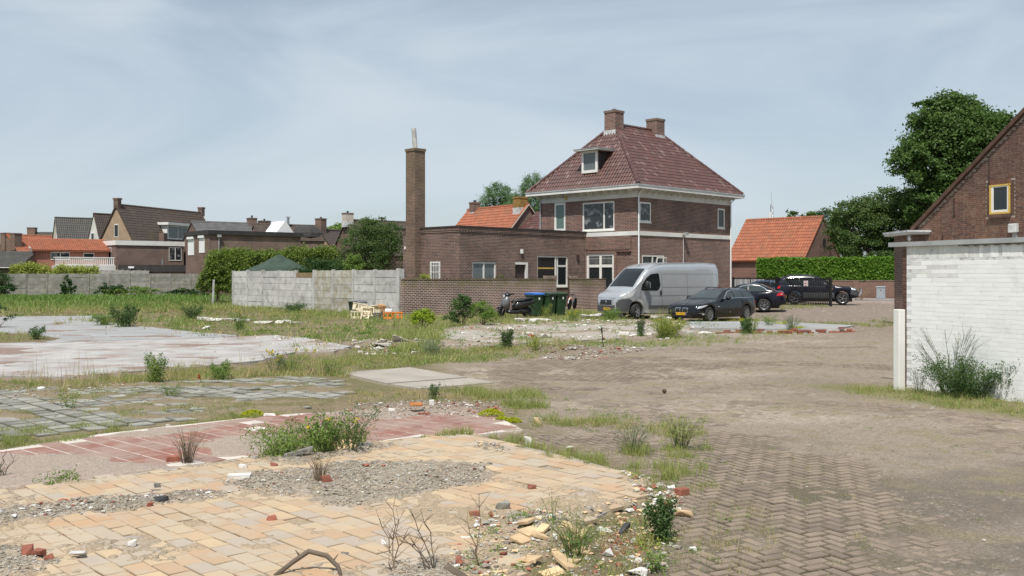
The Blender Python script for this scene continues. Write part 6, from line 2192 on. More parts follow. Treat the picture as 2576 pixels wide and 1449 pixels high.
# ------------------------------------------------------------------ garden tent behind the fence
m_plain('tent_green', (.030, .052, .036), .8, var=.25, vs=2)
gz = thing('garden_tent', 'dark green pyramid tent roof behind the concrete fence', 'tent', (-15.9, 66.5, 0), R(30))
m = MB()
ap = (0, 0, 3.48); cs = [(-2.1, -2.1), (2.1, -2.1), (2.1, 2.1), (-2.1, 2.1)]
v = [ap]
for r_ in (.12, .5, 1.0):
    v += [(c[0] * r_, c[1] * r_, 3.48 - 1.2 * r_ - (.08 if r_ == .5 else 0)) for c in cs]
f = [(0, 1 + i, 1 + (i + 1) % 4) for i in range(4)]
for k in range(2):
    f += [(1 + 4 * k + i, 5 + 4 * k + i, 5 + 4 * k + (i + 1) % 4, 1 + 4 * k + (i + 1) % 4) for i in range(4)]
part('canopy', m.add(v, f), 'tent_green', gz)
for c in cs:
    part('pole', MB().tube([(c[0] * .97, c[1] * .97, 0), (c[0] * .97, c[1] * .97, 2.28)], .04, 8), 'dark_wood', gz)
    part('valance', MB().box(-.02, .02, -.02, .02, 0, .02), 'tent_green', gz) if False else None

# leaning white stake and dark stake, small things on the plot
stk = part('stake', MB().tube([(0, 0, -.1), (.03, 0, .5)], .014, 6).tube([(.02, 0, .40), (.035, .0, .56)], .026, 6), 'trim_black')
stk.location = ((2.56,27.37)[0], (2.56,27.37)[1], 0); stk.rotation_euler = (0, R(-8), 0)
tag(stk, 'short dark metal stake standing in the rubble strip', 'stake')
pst = part('fence_stake', MB().box(-.06, .06, -.06, .06, -.2, 1.75), 'concrete_panel')
pst.location = (-20.4, 66.4, 0); pst.rotation_euler = (0, R(2), .4)
tag(pst, 'single pale concrete post left of the panel fence', 'post')
ball = part('ball', MB().lathe((0, 0, 0), (0, 0, 1), [(.003, -.037), (.026, -.029), (.036, -.012), (.038, 0), (.036, .012), (.026, .029), (.003, .037)], 14), 'verge_brown', smooth=True)
ball.location = ((2.59,16.55)[0], (2.59,16.55)[1], .045)
tag(ball, 'small brown ball lying on the open clinker yard', 'ball')

# ------------------------------------------------------------------ foliage
m_leaf('leaf_chestnut', (.064, .110, .024), (.042, .080, .018), (.034, .064, .017))
m_leaf('leaf_walnut', (.064, .104, .026), (.042, .074, .020), (.066, .088, .028))
m_leaf('leaf_willow', (.120, .185, .085), (.080, .135, .062), None)
m_leaf('leaf_dark', (.030, .065, .018), (.018, .045, .012), (.045, .085, .022))
m_leaf('leaf_mid', (.052, .092, .026), (.036, .068, .020), (.070, .105, .032))
m_leaf('leaf_hedge', (.095, .180, .020), (.060, .125, .014), (.115, .195, .026))
m_leaf('leaf_thuja', (.115, .155, .024), (.066, .100, .018), (.048, .080, .016))
m_leaf('leaf_lime', (.200, .260, .022), (.150, .205, .018), None)
m_leaf('leaf_bright', (.120, .178, .038), (.085, .135, .028), (.16, .195, .052))
m_leaf('leaf_yellow', (.225, .240, .050), (.165, .200, .038), (.12, .17, .032))
m_leaf('leaf_grey', (.110, .135, .085), (.080, .105, .060), None)
m_leaf('grass_green', (.125, .155, .040), (.180, .180, .070), (.085, .13, .026))
m_leaf('grass_lush', (.062, .112, .020), (.085, .135, .028), (.11, .135, .036))
m_leaf('grass_dry', (.250, .205, .105), (.185, .165, .072), (.15, .155, .05))
m_leaf('sedum', (.52, .50, .02), (.34, .42, .02), None)
m_leaf('petal_red', (.60, .035, .02), (.5, .03, .02), None)
m_leaf('petal_yellow', (.70, .55, .02), (.62, .46, .02), None)
m_plain('bark', (.085, .065, .048), .9, var=.3, vs=5, bs=.01, bscale=20)
m_plain('twig', (.20, .145, .098), .85, var=.2, vs=8)
m_plain('twig_dark', (.115, .088, .064), .85, var=.2, vs=8)
m_plain('stem_green', (.085, .115, .035), .7, var=.2)
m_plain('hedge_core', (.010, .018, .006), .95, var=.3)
NR_ = np.random.default_rng(11)


def unit(v):
    return v / (np.linalg.norm(v, axis=1, keepdims=True) + 1e-9)


def leaf_mesh(P_, size, out=None, up=.3, asp=.55, curl=.12):
    """a bent diamond leaf at each point"""
    n = len(P_)
    sz = size * NR_.uniform(.6, 1.35, n)[:, None]
    nr = unit(NR_.normal(size=(n, 3)) + (0 if out is None else out * .9) + np.array([0, 0, up]))
    t_ = unit(np.cross(nr, NR_.normal(size=(n, 3))))
    b = np.cross(nr, t_)
    base = P_ - t_ * sz * .5
    V = np.stack([base, P_ + b * sz * asp * .5 + nr * sz * curl, P_ + t_ * sz * .5, P_ - b * sz * asp * .5 + nr * sz * curl], 1).reshape(-1, 3)
    F = np.arange(n * 4).reshape(-1, 4)
    r = np.repeat(NR_.random(n), 4)
    return V, F, r


def crown_points(ells, n, clump=.2, per=60, fill=.35):
    """clumped points through ellipsoids (cx,cy,cz,rx,ry,rz)"""
    vol = np.array([e[3] * e[4] * e[5] for e in ells]); vol = vol ** .8 / (vol ** .8).sum()
    Ps = []; Os = []
    for e, f in zip(ells, vol):
        m = max(4, int(n * f / per))
        d = unit(NR_.normal(size=(m, 3)))
        d[:, 2] = np.where(d[:, 2] < -.55, -d[:, 2], d[:, 2])
        rad = np.where(NR_.random(m) < fill, NR_.uniform(.35, .8, m), NR_.uniform(.78, 1.04, m))
        c = d * rad[:, None]
        k = NR_.integers(0, m, int(n * f))
        cl = clump * NR_.uniform(.6, 1.3, m)[k][:, None]
        off = NR_.normal(size=(len(k), 3)) * cl * np.array([.62, .62, .42])
        q = (c[k] + off) * np.array(e[3:6]) + np.array(e[:3])
        Ps.append(q); Os.append(unit(q - np.array(e[:3])))
    return np.concatenate(Ps), np.concatenate(Os)


def tree(name, label, base, ells, n, leaf, mat, trunk_r, trunk_top, cat='tree', clump=.2, per=60, up=.3, asp=.55, group=None):
    th = thing(name, label, cat, base, 0, group)
    P_, O = crown_points(ells, n, clump, per)
    V, F, r = leaf_mesh(P_, leaf, O, up, asp)
    m = MB()
    tops = []
    m.tube([(0, 0, -.3), (.05, .03, trunk_top * .5), (0, .06, trunk_top)], [trunk_r * 1.25, trunk_r, trunk_r * .8], 10)
    for e in ells:
        for k in range(5):
            d = unit(NR_.normal(size=(1, 3)))[0]; d[2] = abs(d[2])
            q = np.array(e[:3]) + d * np.array(e[3:6]) * .75
            mid = (np.array([0, .06, trunk_top]) + q) / 2 + NR_.normal(size=3) * .25
            m.tube([(0, .06, trunk_top * .9), tuple(mid), tuple(q)], [trunk_r * .5, trunk_r * .28, trunk_r * .07], 6)
    part('trunk', m, 'bark', th, smooth=True, uv=False)
    link('crown', npmesh('crown', V, F, mat, r), th)
    return th


def shrub(name, label, x, y, ells, n, leaf, mat, cat='shrub', z=None, stems=8, up=.3, asp=.5, clump=.22, per=30, extra=None, group=None):
    z = h1(x, y) - .01 if z is None else z
    th = thing(name, label, cat, (x, y, z), 0, group)
    P_, O = crown_points(ells, n, clump, per, .5)
    P_[:, 2] = np.maximum(P_[:, 2], .01)
    V, F, r = leaf_mesh(P_, leaf, O, up, asp)
    link('foliage', npmesh('foliage', V, F, mat, r), th)
    m = MB()
    for k in range(stems):
        q = P_[NR_.integers(len(P_))]
        m.tube([(q[0] * .15, q[1] * .15, -.03), (q[0] * .5, q[1] * .5, q[2] * .55), tuple(q)], [.014 * leaf / .05 + .004, .008, .003], 5, False)
    part('stems', m, 'twig' if stems < 12 else 'stem_green', th, uv=False)
    return th


# trees -------------------------------------------------------------
tree('chestnut_tree', 'tall dense green chestnut tree rising behind the barn gable', (34.0, 75, 0),
     [(0, 0, 11.7, 3.6, 3.4, 3.6), (-2.4, -.5, 10.3, 2.5, 2.6, 2.4), (2.6, 0, 11.6, 2.4, 2.6, 3.0), (-.6, 0, 14.2, 2.4, 2.4, 1.9), (1.0, -1.0, 8.4, 3.2, 3, 2.3), (-1.7, -.6, 7.2, 2.4, 2.4, 1.9)], 72000, .26, 'leaf_chestnut', .38, 6.0, clump=.17, per=80, up=.5)
tree('walnut_tree', 'dark olive walnut tree behind the clipped hedge', (30.6, 79.5, 0),
     [(0, 0, 6.1, 3.9, 3.2, 2.9), (-2.3, 0, 5.6, 2.6, 2.6, 2.6), (2.2, 0, 7.3, 3.2, 2.8, 2.2), (3.2, .3, 4.6, 2.8, 2.8, 2.6), (-.5, -.6, 3.6, 3.5, 2.6, 1.9), (1.8, 0, 3.2, 3.6, 2.6, 1.8)], 52000, .20, 'leaf_walnut', .26, 2.6, clump=.15, per=70, up=.3)
for i, (px, py, Yd, rx, rz, lab) in enumerate(((2020, 560, 125, 2.2, 1.8, 'rounded green tree top just above the orange barn ridge'), (2088, 590, 120, 1.9, 3.4, 'green tree between the orange barn gable and the walnut tree'),
                                               (2135, 610, 112, 2.2, 3.0, 'small bright green tree beside the walnut tree'))):
    x = (px - 1288) / 2450 * Yd; z = 2 - (py - 694) / 2450 * Yd
    tree('far_tree', lab, (x, Yd, 0), [(0, 0, z, rx, rx, rz), (.6, 0, z - rz * .7, rx * .9, rx, rz)], 3500, .34, 'leaf_chestnut' if i != 1 else 'leaf_dark', .2, max(1, z - rz), group=None)
tree('willow_tree', 'pale green willow crown directly left of the house roof', (2.6, 112, 0), [(0, 0, 10.0, 2.7, 2, 3.6), (-1.6, 0, 8.2, 2.2, 2, 3.2), (1.6, 0, 8.8, 2.0, 2, 3.6)], 24000, .26, 'leaf_willow', .3, 5, asp=.25, clump=.16)
tree('willow_tree', 'pale grey-green willow crown behind the left chimney of the orange roof', (-1.5, 114, 0), [(-.3, 0, 9.6, 2.3, 2, 3.1), (1.4, 0, 8.6, 1.9, 2, 2.8), (-1.8, 0, 7.8, 1.6, 2, 2.4)], 20000, .26, 'leaf_willow', .3, 4.5, asp=.25, clump=.15)
tree('far_tree', 'green tree tops between the chimney gable and dormer house', (-25.5, 142, 0), [(0, 0, 8.0, 2.8, 2, 1.6), (2.2, 0, 7.2, 1.6, 2, 1.4)], 3000, .36, 'leaf_bright', .2, 5)
tree('garden_tree', 'dense round green shrub tree beside the tall annex chimney', (-8.9, 61.5, 0), [(0, 0, 3.9, 1.75, 1.7, 1.7), (-.7, -.2, 3.2, 1.4, 1.4, 1.5), (.8, -.2, 3.0, 1.3, 1.4, 1.9), (.3, 0, 4.9, 1.2, 1.2, .85), (1.2, 0, 4.4, .8, 1, 1.0)], 22000, .10, 'leaf_walnut', .16, 1.6, clump=.2)
shrub('ivy_bush', 'dark green ivy bush leaning over the low bay of the concrete fence', -12.7, 63.6, [(0, 0, 2.2, 1.5, .9, .95), (1.7, -.5, 2.2, 1.2, .9, .9), (-1.1, .3, 1.9, .9, .8, .8), (2.7, -1.2, 2.0, 1.0, .8, .9)], 9000, .13, 'leaf_dark')
shrub('lilac_bush', 'bright green small bush in front of the round shrub tree', -9.7, 59.6, [(0, 0, 2.6, .65, .6, .75), (.4, 0, 2.2, .5, .5, .6)], 2500, .12, 'leaf_bright')
shrub('edge_bush', 'dark bush at the left picture edge by the far fence', -50.8, 95.5, [(0, 0, .9, 1.9, 1.4, 1.5), (-1.5, 0, 1.4, 1.6, 1.4, 1.5), (1.5, -.5, .6, 1.0, 1, .8)], 4500, .22, 'leaf_dark')
shrub('edge_bush', 'dark leafy bush at the left edge of the grey slab', -19.4, 36.5, [(0, 0, .45, .6, .5, .55), (-.6, 0, .5, .5, .5, .6)], 1800, .09, 'leaf_dark')


def hedge(name, label, a, b, z0, z1, th_, n, leaf, mat, wob=.12, core=True, top_wob=.0, cat='hedge'):
    d = Vector((b[0] - a[0], b[1] - a[1])); L_ = d.length
    t = thing(name, label, cat, (a[0], a[1], 0), math.atan2(d.y, d.x))
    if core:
        part('core', MB().box(.1, L_ - .1, .15, th_ - .15, z0 + .1, z1 - .22), 'hedge_core', t)  # dark box added inside the foliage to block light
    u = NR_.random(n); k = NR_.random(n)
    P_ = np.zeros((n, 3)); O = np.zeros((n, 3))
    f = k < .66
    P_[:, 0] = u * L_
    tw = top_wob * (fbm(P_[:, 0] * .8, P_[:, 0] * 0, 5, 3) - .5) * 2
    P_[f, 1] = 0; P_[f, 2] = NR_.uniform(z0, 1, f.sum()) if False else z0 + (z1 - z0) * NR_.random(f.sum()); O[f, 1] = -1
    g_ = ~f
    P_[g_, 1] = NR_.random(g_.sum()) * th_; P_[g_, 2] = z1; O[g_, 2] = 1
    P_[:, 2] += tw * (P_[:, 2] - z0) / (z1 - z0)
    e = NR_.random(n) < .05
    P_[e, 0] = np.where(NR_.random(e.sum()) < .5, 0, L_); P_[e, 1] = NR_.random(e.sum()) * th_; P_[e, 2] = z0 + (z1 - z0) * NR_.random(e.sum())
    bump_ = (fbm(P_[:, 0] * 2.2, P_[:, 2] * 2.2, 77) - .5) * wob * 2.4
    P_ += O * bump_[:, None] + NR_.normal(size=(n, 3)) * wob * .5
    V, F, r = leaf_mesh(P_, leaf, O, .25, .5)
    link('foliage', npmesh('foliage', V, F, mat, r), t)
    return t


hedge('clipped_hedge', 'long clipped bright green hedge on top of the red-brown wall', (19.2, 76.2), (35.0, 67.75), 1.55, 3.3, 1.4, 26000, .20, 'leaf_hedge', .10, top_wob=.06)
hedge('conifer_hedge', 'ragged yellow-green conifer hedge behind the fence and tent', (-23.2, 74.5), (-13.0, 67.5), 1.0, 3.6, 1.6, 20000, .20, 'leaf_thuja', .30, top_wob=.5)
shrub('conifer_shrub', 'dark drooping conifer at the open end of the concrete fence', -21.0, 69.0, [(0, 0, 2.2, .9, .8, 1.5), (-.5, 0, 1.3, .8, .7, 1.0), (.5, 0, 1.3, .8, .7, 1.1)], 6000, .17, 'leaf_thuja')
hedge('climbing_vine', 'bright green vine spilling over the far concrete fence', (-51.2, 99.6), (-43.2, 100.8), 2.1, 2.85, 1.2, 4000, .24, 'leaf_yellow', .3, False, .7, cat='vine')
for i, (px, lab, w_, h_) in enumerate(((330, 'tall leafy weeds along the middle of the far fence', 4.0, 1.0), (170, 'dark climbing weed on a post of the far fence', .9, 1.9), (285, 'dense dark weeds under the white lean-to', 2.6, 1.3), (470, 'low weeds at the right end of the far fence', 3.2, .7))):
    Yd = 98.0 + i * .2
    shrub('fence_weed', lab, (px - 1288) / 2450 * Yd, Yd, [(0, 0, h_ * .45, w_ * .5, .6, h_ * .6), (w_ * .4, 0, h_ * .3, w_ * .4, .6, h_ * .4), (-w_ * .4, 0, h_ * .3, w_ * .4, .6, h_ * .45)], 1500, .2, 'leaf_dark' if i else 'leaf_bright')

shrub('yard_shrub', 'yellow-green shrub top peeping over the garden wall by the chimney', -4.75, 52.2, [(0, 0, 1.7, .48, .4, .38)], 900, .09, 'leaf_yellow')
shrub('yard_vine', 'green vine shoots over the garden wall under the annex window', -.75, 55.0, [(0, 0, 1.75, .3, .2, .35), (-.9, 0, 1.65, .5, .2, .22), (-1.9, -.9, 1.65, .5, .2, .2)], 500, .09, 'leaf_bright')
# shrubs and weeds on the plot ----------------------------------------
shrub('lime_shrub', 'round yellow-lime bush in front of the garden wall', -3.48, 37.6, [(0, 0, .32, .50, .45, .36), (.1, 0, .45, .38, .35, .28)], 2600, .075, 'leaf_lime', up=.5)
shrub('dark_shrub', 'tall dark green bush before the brick garden wall', -2.0, 38.6, [(0, 0, .62, .52, .5, .58), (.05, 0, .95, .32, .3, .35), (-.3, 0, .3, .4, .4, .32)], 4000, .075, 'leaf_mid')
shrub('feather_shrub', 'lighter feathery half of the bush pair by the garden wall', -1.2, 38.4, [(0, 0, .5, .55, .5, .48), (.25, 0, .35, .45, .4, .35)], 3200, .08, 'leaf_bright', asp=.3)


def weed(name, label, px, py, h, w, n, leaf, mat, stems=9, asp=.4, lean=.25, flower=None, bare=.0, seedheads=0, cat='weed', stem_mat='stem_green', Yd=None):
    """weed of upright stems set with leaves; px,py only name its foot on the ground"""
    leaf *= .62; n = int(n * 2.3); stems = int(stems * 1.6)
    Y_ = 4900 / (py - 694) if Yd is None else Yd
    x, y = (px - 1288) / 2450 * Y_, Y_
    z = h1(x, y) - .01
    th = thing(name, label, cat, (x, y, z), 0)
    m = MB()
    Ps = []
    tips = []
    for k in range(stems):
        a = NR_.random() * 2 * PI; rr_ = w * .5 * math.sqrt(NR_.random())
        b = np.array([math.cos(a) * rr_ * .35, math.sin(a) * rr_ * .35, 0])
        hh = h * NR_.uniform(.6, 1.05)
        tip = np.array([math.cos(a) * rr_ * (1 + lean), math.sin(a) * rr_ * (1 + lean), hh])
        mid = (b + tip) / 2 + np.array([0, 0, hh * .08]) - np.array([math.cos(a), math.sin(a), 0]) * rr_ * .18
        s0 = .0022 + .0034 * h
        m.tube([tuple(b), tuple(mid), tuple(tip)], [s0, s0 * .7, s0 * .25], 5, False)
        q = max(3, n // stems)
        t_ = bare + (1 - bare) * NR_.random(q) ** .9
        pt = np.where(t_[:, None] < .5, b + (mid - b) * t_[:, None] * 2, mid + (tip - mid) * (t_[:, None] * 2 - 1))
        pt = pt + NR_.normal(size=(q, 3)) * (leaf * 1.5 + w * .06) * (.75 * (1.25 - t_))[:, None]
        Ps.append(pt); tips.append(tip)
        for s_ in range(seedheads):
            e = tip + NR_.normal(size=3) * np.array([.06, .06, .04]) * h
            m.tube([tuple(mid + (tip - mid) * .5), tuple(e)], [s0 * .4, s0 * .2], 4, False)
            tips.append(e)
    part('stems', m, stem_mat, th, uv=False)
    P_ = np.concatenate(Ps); P_[:, 2] = np.maximum(P_[:, 2], .01)
    O = unit(P_ - np.array([0, 0, h * .25]))
    if n:
        V, F, r = leaf_mesh(P_, leaf, O, .2, asp)
        link('leaves', npmesh('leaves', V, F, mat, r), th)
    if flower:
        q = np.array(tips)[:flower[1]]
        q = np.repeat(q, 6, 0) + NR_.normal(size=(len(q) * 6, 3)) * flower[2] * .4
        V, F, r = leaf_mesh(q, flower[2], None, .6, .9)
        link('flowers', npmesh('flowers', V, F, flower[0], r), th)
    return th


W = weed
W('yellow_weed', 'big sprawling yellow-green weed in front of the van', 1680, 850, .62, 1.05, 2600, .075, 'leaf_yellow', 22, .45, .3)
W('tall_weed', 'pale tall leaning stalks rising from the sprawling weed by the van', 1668, 852, 1.02, .55, 420, .07, 'leaf_yellow', 14, .35, .9)
W('nettle', 'dark nettle-like weed left of the sprawling yellow weed', 1612, 852, .60, .30, 500, .07, 'leaf_mid', 8, .5)
W('sowthistle', 'green weed clump directly in front of the van bumper', 1535, 808, .55, .85, 900, .09, 'leaf_bright', 14, .3)
W('bin_weed', 'narrow pale weed in front of the middle wheelie bin', 1372, 806, .75, .5, 320, .075, 'leaf_yellow', 8, .3)
W('gap_weed', 'yellow flowering weed before the gap in the garden wall', 1442, 812, .52, .7, 700, .07, 'leaf_bright', 12, .3, flower=('petal_yellow', 8, .05))
W('burdock', 'dark broad-leaved weed at the corner of the grey slab', 1880, 846, .50, .42, 520, .095, 'leaf_mid', 9, .7)
W('mustard_weed', 'yellow-green stalky weed behind the dark broad-leaved one', 1893, 836, .62, .5, 420, .06, 'leaf_yellow', 10, .35)
W('lavender_weed', 'grey-green spiky weed standing alone at the yard edge', 1992, 836, .64, .62, 700, .055, 'leaf_grey', 22, .25, .5)
W('yard_weed', 'low bushy weed left of the grey spiky weed', 1935, 826, .45, .7, 400, .07, 'leaf_bright', 9, .35)
W('mound_weed', 'dark upright bushy weed on the soil mound', 1273, 884, .52, .36, 900, .07, 'leaf_mid', 10, .5)
W('straw_weed', 'pale straw-coloured weed beside the poppy on the mound', 1345, 893, .42, .42, 260, .07, 'leaf_yellow', 10, .3)
W('poppy', 'pair of red poppies on the mound', 1332, 880, .42, .28, 60, .05, 'leaf_bright', 6, .3, flower=('petal_red', 3, .06), cat='flower')
W('poppy', 'single red poppy under the dark mound weed', 1243, 888, .2, .1, 20, .04, 'leaf_bright', 2, .3, flower=('petal_red', 1, .06), cat='flower')
W('poppy', 'red poppy in the grass beside the grey pavers', 510, 968, .2, .15, 20, .03, 'leaf_bright', 2, .3, flower=('petal_red', 1, .05), cat='flower')
W('rush_clump', 'grassy blue-green clump in the middle of the plot', 1090, 893, .40, .62, 420, .11, 'leaf_grey', 18, .16, .6)
W('willowherb', 'bright tall leafy weed at the edge of the pale slab', 388, 966, .55, .42, 700, .075, 'leaf_bright', 9, .35)
W('willowherb', 'bright leafy weed right of the tall one at the slab edge', 556, 958, .40, .42, 480, .07, 'leaf_bright', 8, .35)
W('ragwort', 'loose yellow-flowered weed at the right end of the pale slab', 735, 936, .46, .75, 420, .06, 'leaf_bright', 15, .3, .5, flower=('petal_yellow', 9, .045))
W('ragwort', 'thin grey-green weed beside the yellow-flowered one', 690, 938, .44, .45, 260, .06, 'leaf_grey', 12, .3, .5)
W('dock', 'reddish dried stalks at the right end of the pale slab', 800, 942, .34, .6, 60, .04, 'grass_dry', 18, .3, .8, stem_mat='twig')
W('grass_clump', 'green grassy clump beside the dried stalks', 838, 940, .34, .5, 240, .11, 'leaf_bright', 14, .15, .6)
W('mullein', 'dark broad leafy weed on the upper grey slab edge', 316, 826, .85, 1.0, 700, .15, 'leaf_mid', 10, .4)
W('mullein', 'lower green weed left of the dark one on the slab edge', 268, 822, .45, 1.1, 600, .13, 'leaf_bright', 10, .3)
W('round_weed', 'dark round weed in the dry grass left of the fence', 486, 803, .65, .9, 800, .12, 'leaf_mid', 12, .3)
W('thistle', 'tall yellow-green weed in the middle of the dry grass', 604, 830, .72, .65, 620, .08, 'leaf_bright', 12, .3, flower=('petal_yellow', 5, .04))
W('fence_weed', 'low dark weed at the foot of the concrete fence', 735, 786, .45, 1.6, 700, .12, 'leaf_mid', 14, .5)
W('slab_weed', 'small dark weed at left beside the grass island on the slab', 90, 862, .4, .6, 400, .08, 'leaf_mid', 8, .5)
W('paver_weed', 'bright weed growing from the pavers at left', 178, 1030, .26, .35, 130, .06, 'leaf_bright', 7, .3)
W('paver_weed', 'leafy weed among the pavers in the middle', 424, 1000, .22, .40, 150, .06, 'leaf_bright', 8, .3)
W('edge_weed', 'dark leafy weed beside the concrete plate', 1090, 1005, .30, .20, 170, .055, 'leaf_mid', 5, .45)
W('meadow_clump', 'dense tall green weeds between red and yellow tiles', 720, 1160, .34, .75, 650, .09, 'leaf_bright', 26, .2, .35)
W('meadow_clump', 'leafy green weeds with yellow flowers between red and yellow tiles', 815, 1150, .46, .55, 520, .055, 'leaf_bright', 18, .6, .4, flower=('petal_yellow', 5, .03))
W('meadow_clump', 'arching dark green weed at the right end of the tall clump', 880, 1146, .48, .55, 480, .05, 'leaf_mid', 15, .35, .7)
W('dry_rush', 'dark bare rush stalks on the red tiles', 470, 1172, .40, .30, 90, .05, 'grass_dry', 26, .15, .5, bare=0, stem_mat='twig_dark')
W('dry_rush', 'dry stalk tuft in the gravel patch', 806, 1228, .28, .26, 70, .05, 'grass_dry', 24, .15, .3, stem_mat='twig')
W('rosette', 'small bright rosette weed on the yellow tile edge', 145, 1226, .10, .24, 120, .06, 'leaf_bright', 8, .35, .8)
W('reed_tuft', 'tall grey-green tuft beside the clinkers', 1590, 1140, .36, .34, 170, .10, 'leaf_grey', 16, .12, .6)
W('reed_tuft', 'tall bright grass tuft right of the grey-green one', 1712, 1128, .40, .40, 300, .13, 'grass_green', 24, .10, .6)
W('thistle_bush', 'dark green bushy weed at the ragged corner of the yellow floor', 1664, 1364, .34, .27, 900, .042, 'leaf_mid', 10, .5, .1)
W('chickweed', 'yellow-green low weed under the dark bushy one', 1650, 1370, .07, .30, 220, .03, 'leaf_yellow', 8, .5, .8)
W('tuft', 'fine green grass tuft in the tile rubble', 1448, 1396, .30, .34, 260, .10, 'grass_lush', 30, .06, .5)
W('seedling', 'bright seedling at the bottom picture edge', 1648, 1440, .17, .12, 90, .05, 'leaf_bright', 5, .35, .3)
W('asparagus', 'thin bent green stalk on the broken tiles', 1390, 1345, .28, .10, 50, .05, 'leaf_bright', 3, .15, 1.0)
W('wall_weed', 'dense dark weed bush at the foot of the white wall', 2440, 1000, .66, 1.45, 4200, .055, 'leaf_mid', 30, .5, .3)
W('wall_weed', 'bushy weed at the right picture edge by the white wall', 2560, 1008, .52, .8, 1500, .055, 'leaf_mid', 18, .5, .3)
W('seed_stalks', 'tall thin seed stalks before the white wall', 2395, 994, 1.12, 1.0, 320, .035, 'leaf_grey', 20, .4, .35, bare=.1, seedheads=3)
W('seed_stalks', 'single tall seed stalk near the right picture edge', 2540, 1004, .95, .45, 110, .035, 'leaf_grey', 7, .4, .3, bare=.2, seedheads=4)
W('wall_weed', 'sparse leafy stalks beside the white post', 2312, 990, .50, .5, 160, .04, 'leaf_grey', 9, .4, .3)
W('dry_bush', 'straw-coloured dry bush in front of the hedge wall', 2160, 764, .95, 1.3, 300, .12, 'grass_dry', 26, .15, .6, Yd=69.5, stem_mat='twig')
for i, (px, py, lab) in enumerate(((1830, 808, 'yellow sedum patch left under the estate car'), (1868, 808, 'long yellow sedum patch in front of the estate car'), (1965, 822, 'yellow sedum patch by the grey spiky weed'),
                                   (2002, 834, 'bright yellow sedum cushion right of the grey spiky weed'), (1975, 838, 'small yellow sedum patch on the yard edge'))):
    W('sedum_cushion', lab, px, py, .09, .75 if i == 1 else .5, 260, .05, 'sedum', 8, .8, .9)
for px, py, ww, lab in ((636, 1050, .34, 'yellow sedum cushion left on the red tiled floor edge'), (1236, 1052, .30, 'yellow sedum cushion right on the red tiled floor edge'), (1290, 1062, .2, 'smaller yellow sedum patch beside the right cushion'), (1262, 1062, .14, 'tiny sedum patch between the two right cushions')):
    x, y = (px - 1288) / 2450 * 4900 / (py - 694), 4900 / (py - 694)
    th = thing('sedum_cushion', lab, 'sedum', (x, y, h1(x, y)), 0)
    n = int(2600 * ww)
    a = NR_.random(n) * 2 * PI; q = np.sqrt(NR_.random(n))
    P_ = np.stack([np.cos(a) * q * ww * .62, np.sin(a) * q * ww * .5, (1 - q ** 2) * ww * .26 + .012], 1)
    V, F, r = leaf_mesh(P_, .022, None, 1.0, .9, .3)
    link('foliage', npmesh('foliage', V, F, 'sedum', r), th)

# bare twigs at the bottom of the picture ------------------------------
def twigs(name, label, x, y, h, w, n, mat, seed, cat='twig'):
    r = random.Random(seed)
    th = thing(name, label, cat, (x, y, h1(x, y) - .02), 0)
    for k in range(n):
        a = r.uniform(-1, 1) * w
        hh = h * r.uniform(.55, 1)
        p = [(0 + a * .08, r.uniform(-.04, .04), 0)]
        for j in range(1, 6):
            f = j / 5
            p.append((a * f + r.uniform(-.02, .02), r.uniform(-.05, .05), hh * f))
        m = MB().tube(p, [.0042 * (1 - .8 * j / 5) + .001 for j in range(6)], 5, False)
        for j in range(1, 5):
            for s_ in range(2):
                d = r.choice((-1, 1))
                q = p[j]
                e = (q[0] + d * r.uniform(.04, .10) * h * 1.6, q[1] + r.uniform(-.04, .04), q[2] + r.uniform(.05, .14) * h * 1.5)
                m.tube([q, e], [.0025, .001], 4, False)
        part('branch', m, mat, th, uv=False)
    return th


twigs('dead_shoot', 'forked bare dead shoots standing before the yellow tiles', -.78, 6.45, .62, .16, 3, 'twig', 4)
twigs('dead_shoot', 'dark bare shoots right of the pale forked ones at the bottom edge', -.50, 6.35, .42, .30, 4, 'twig_dark', 8)
twigs('dead_shoot', 'thin tall single stalk over the tiles at the bottom edge', -.22, 6.5, .60, .10, 2, 'twig', 12)
twigs('dead_shoot', 'bare brown stalks at the left picture edge', -5.0, 9.55, .42, .14, 4, 'twig_dark', 15)
br = thing('fallen_branch', 'curved dead branch lying at the bottom picture edge', 'branch', (-1.38, 6.42, .07), 0)
m = MB().tube([(-.16, -.10, -.02), (-.06, -.02, .05), (.04, .0, .115), (.16, .0, .085), (.24, -.03, .02), (.28, -.12, -.04)], [.016, .017, .018, .017, .014, .010], 8)
m.tube([(-.02, 0, .085), (-.05, .01, .12)], [.008, .003], 5).tube([(.2, 0, .05), (.23, .02, .09)], [.006, .003], 5)
part('limb', m, 'twig_dark', br, smooth=True, uv=False)
lg = thing('log', 'short cut grey log lying at the bottom edge among stalks', 'log', (-.36, 6.28, .06), R(-50))
part('log_bark', MB().tube([(-.10, 0, .03), (.12, 0, .0)], .034, 10), 'twig_dark', lg, smooth=True, auto=50)
part('log_end', MB().lathe((-.1005, 0, .03), (-1, 0, .14), [(.031, 0), (.031, .003)], 10), 'twig', lg)

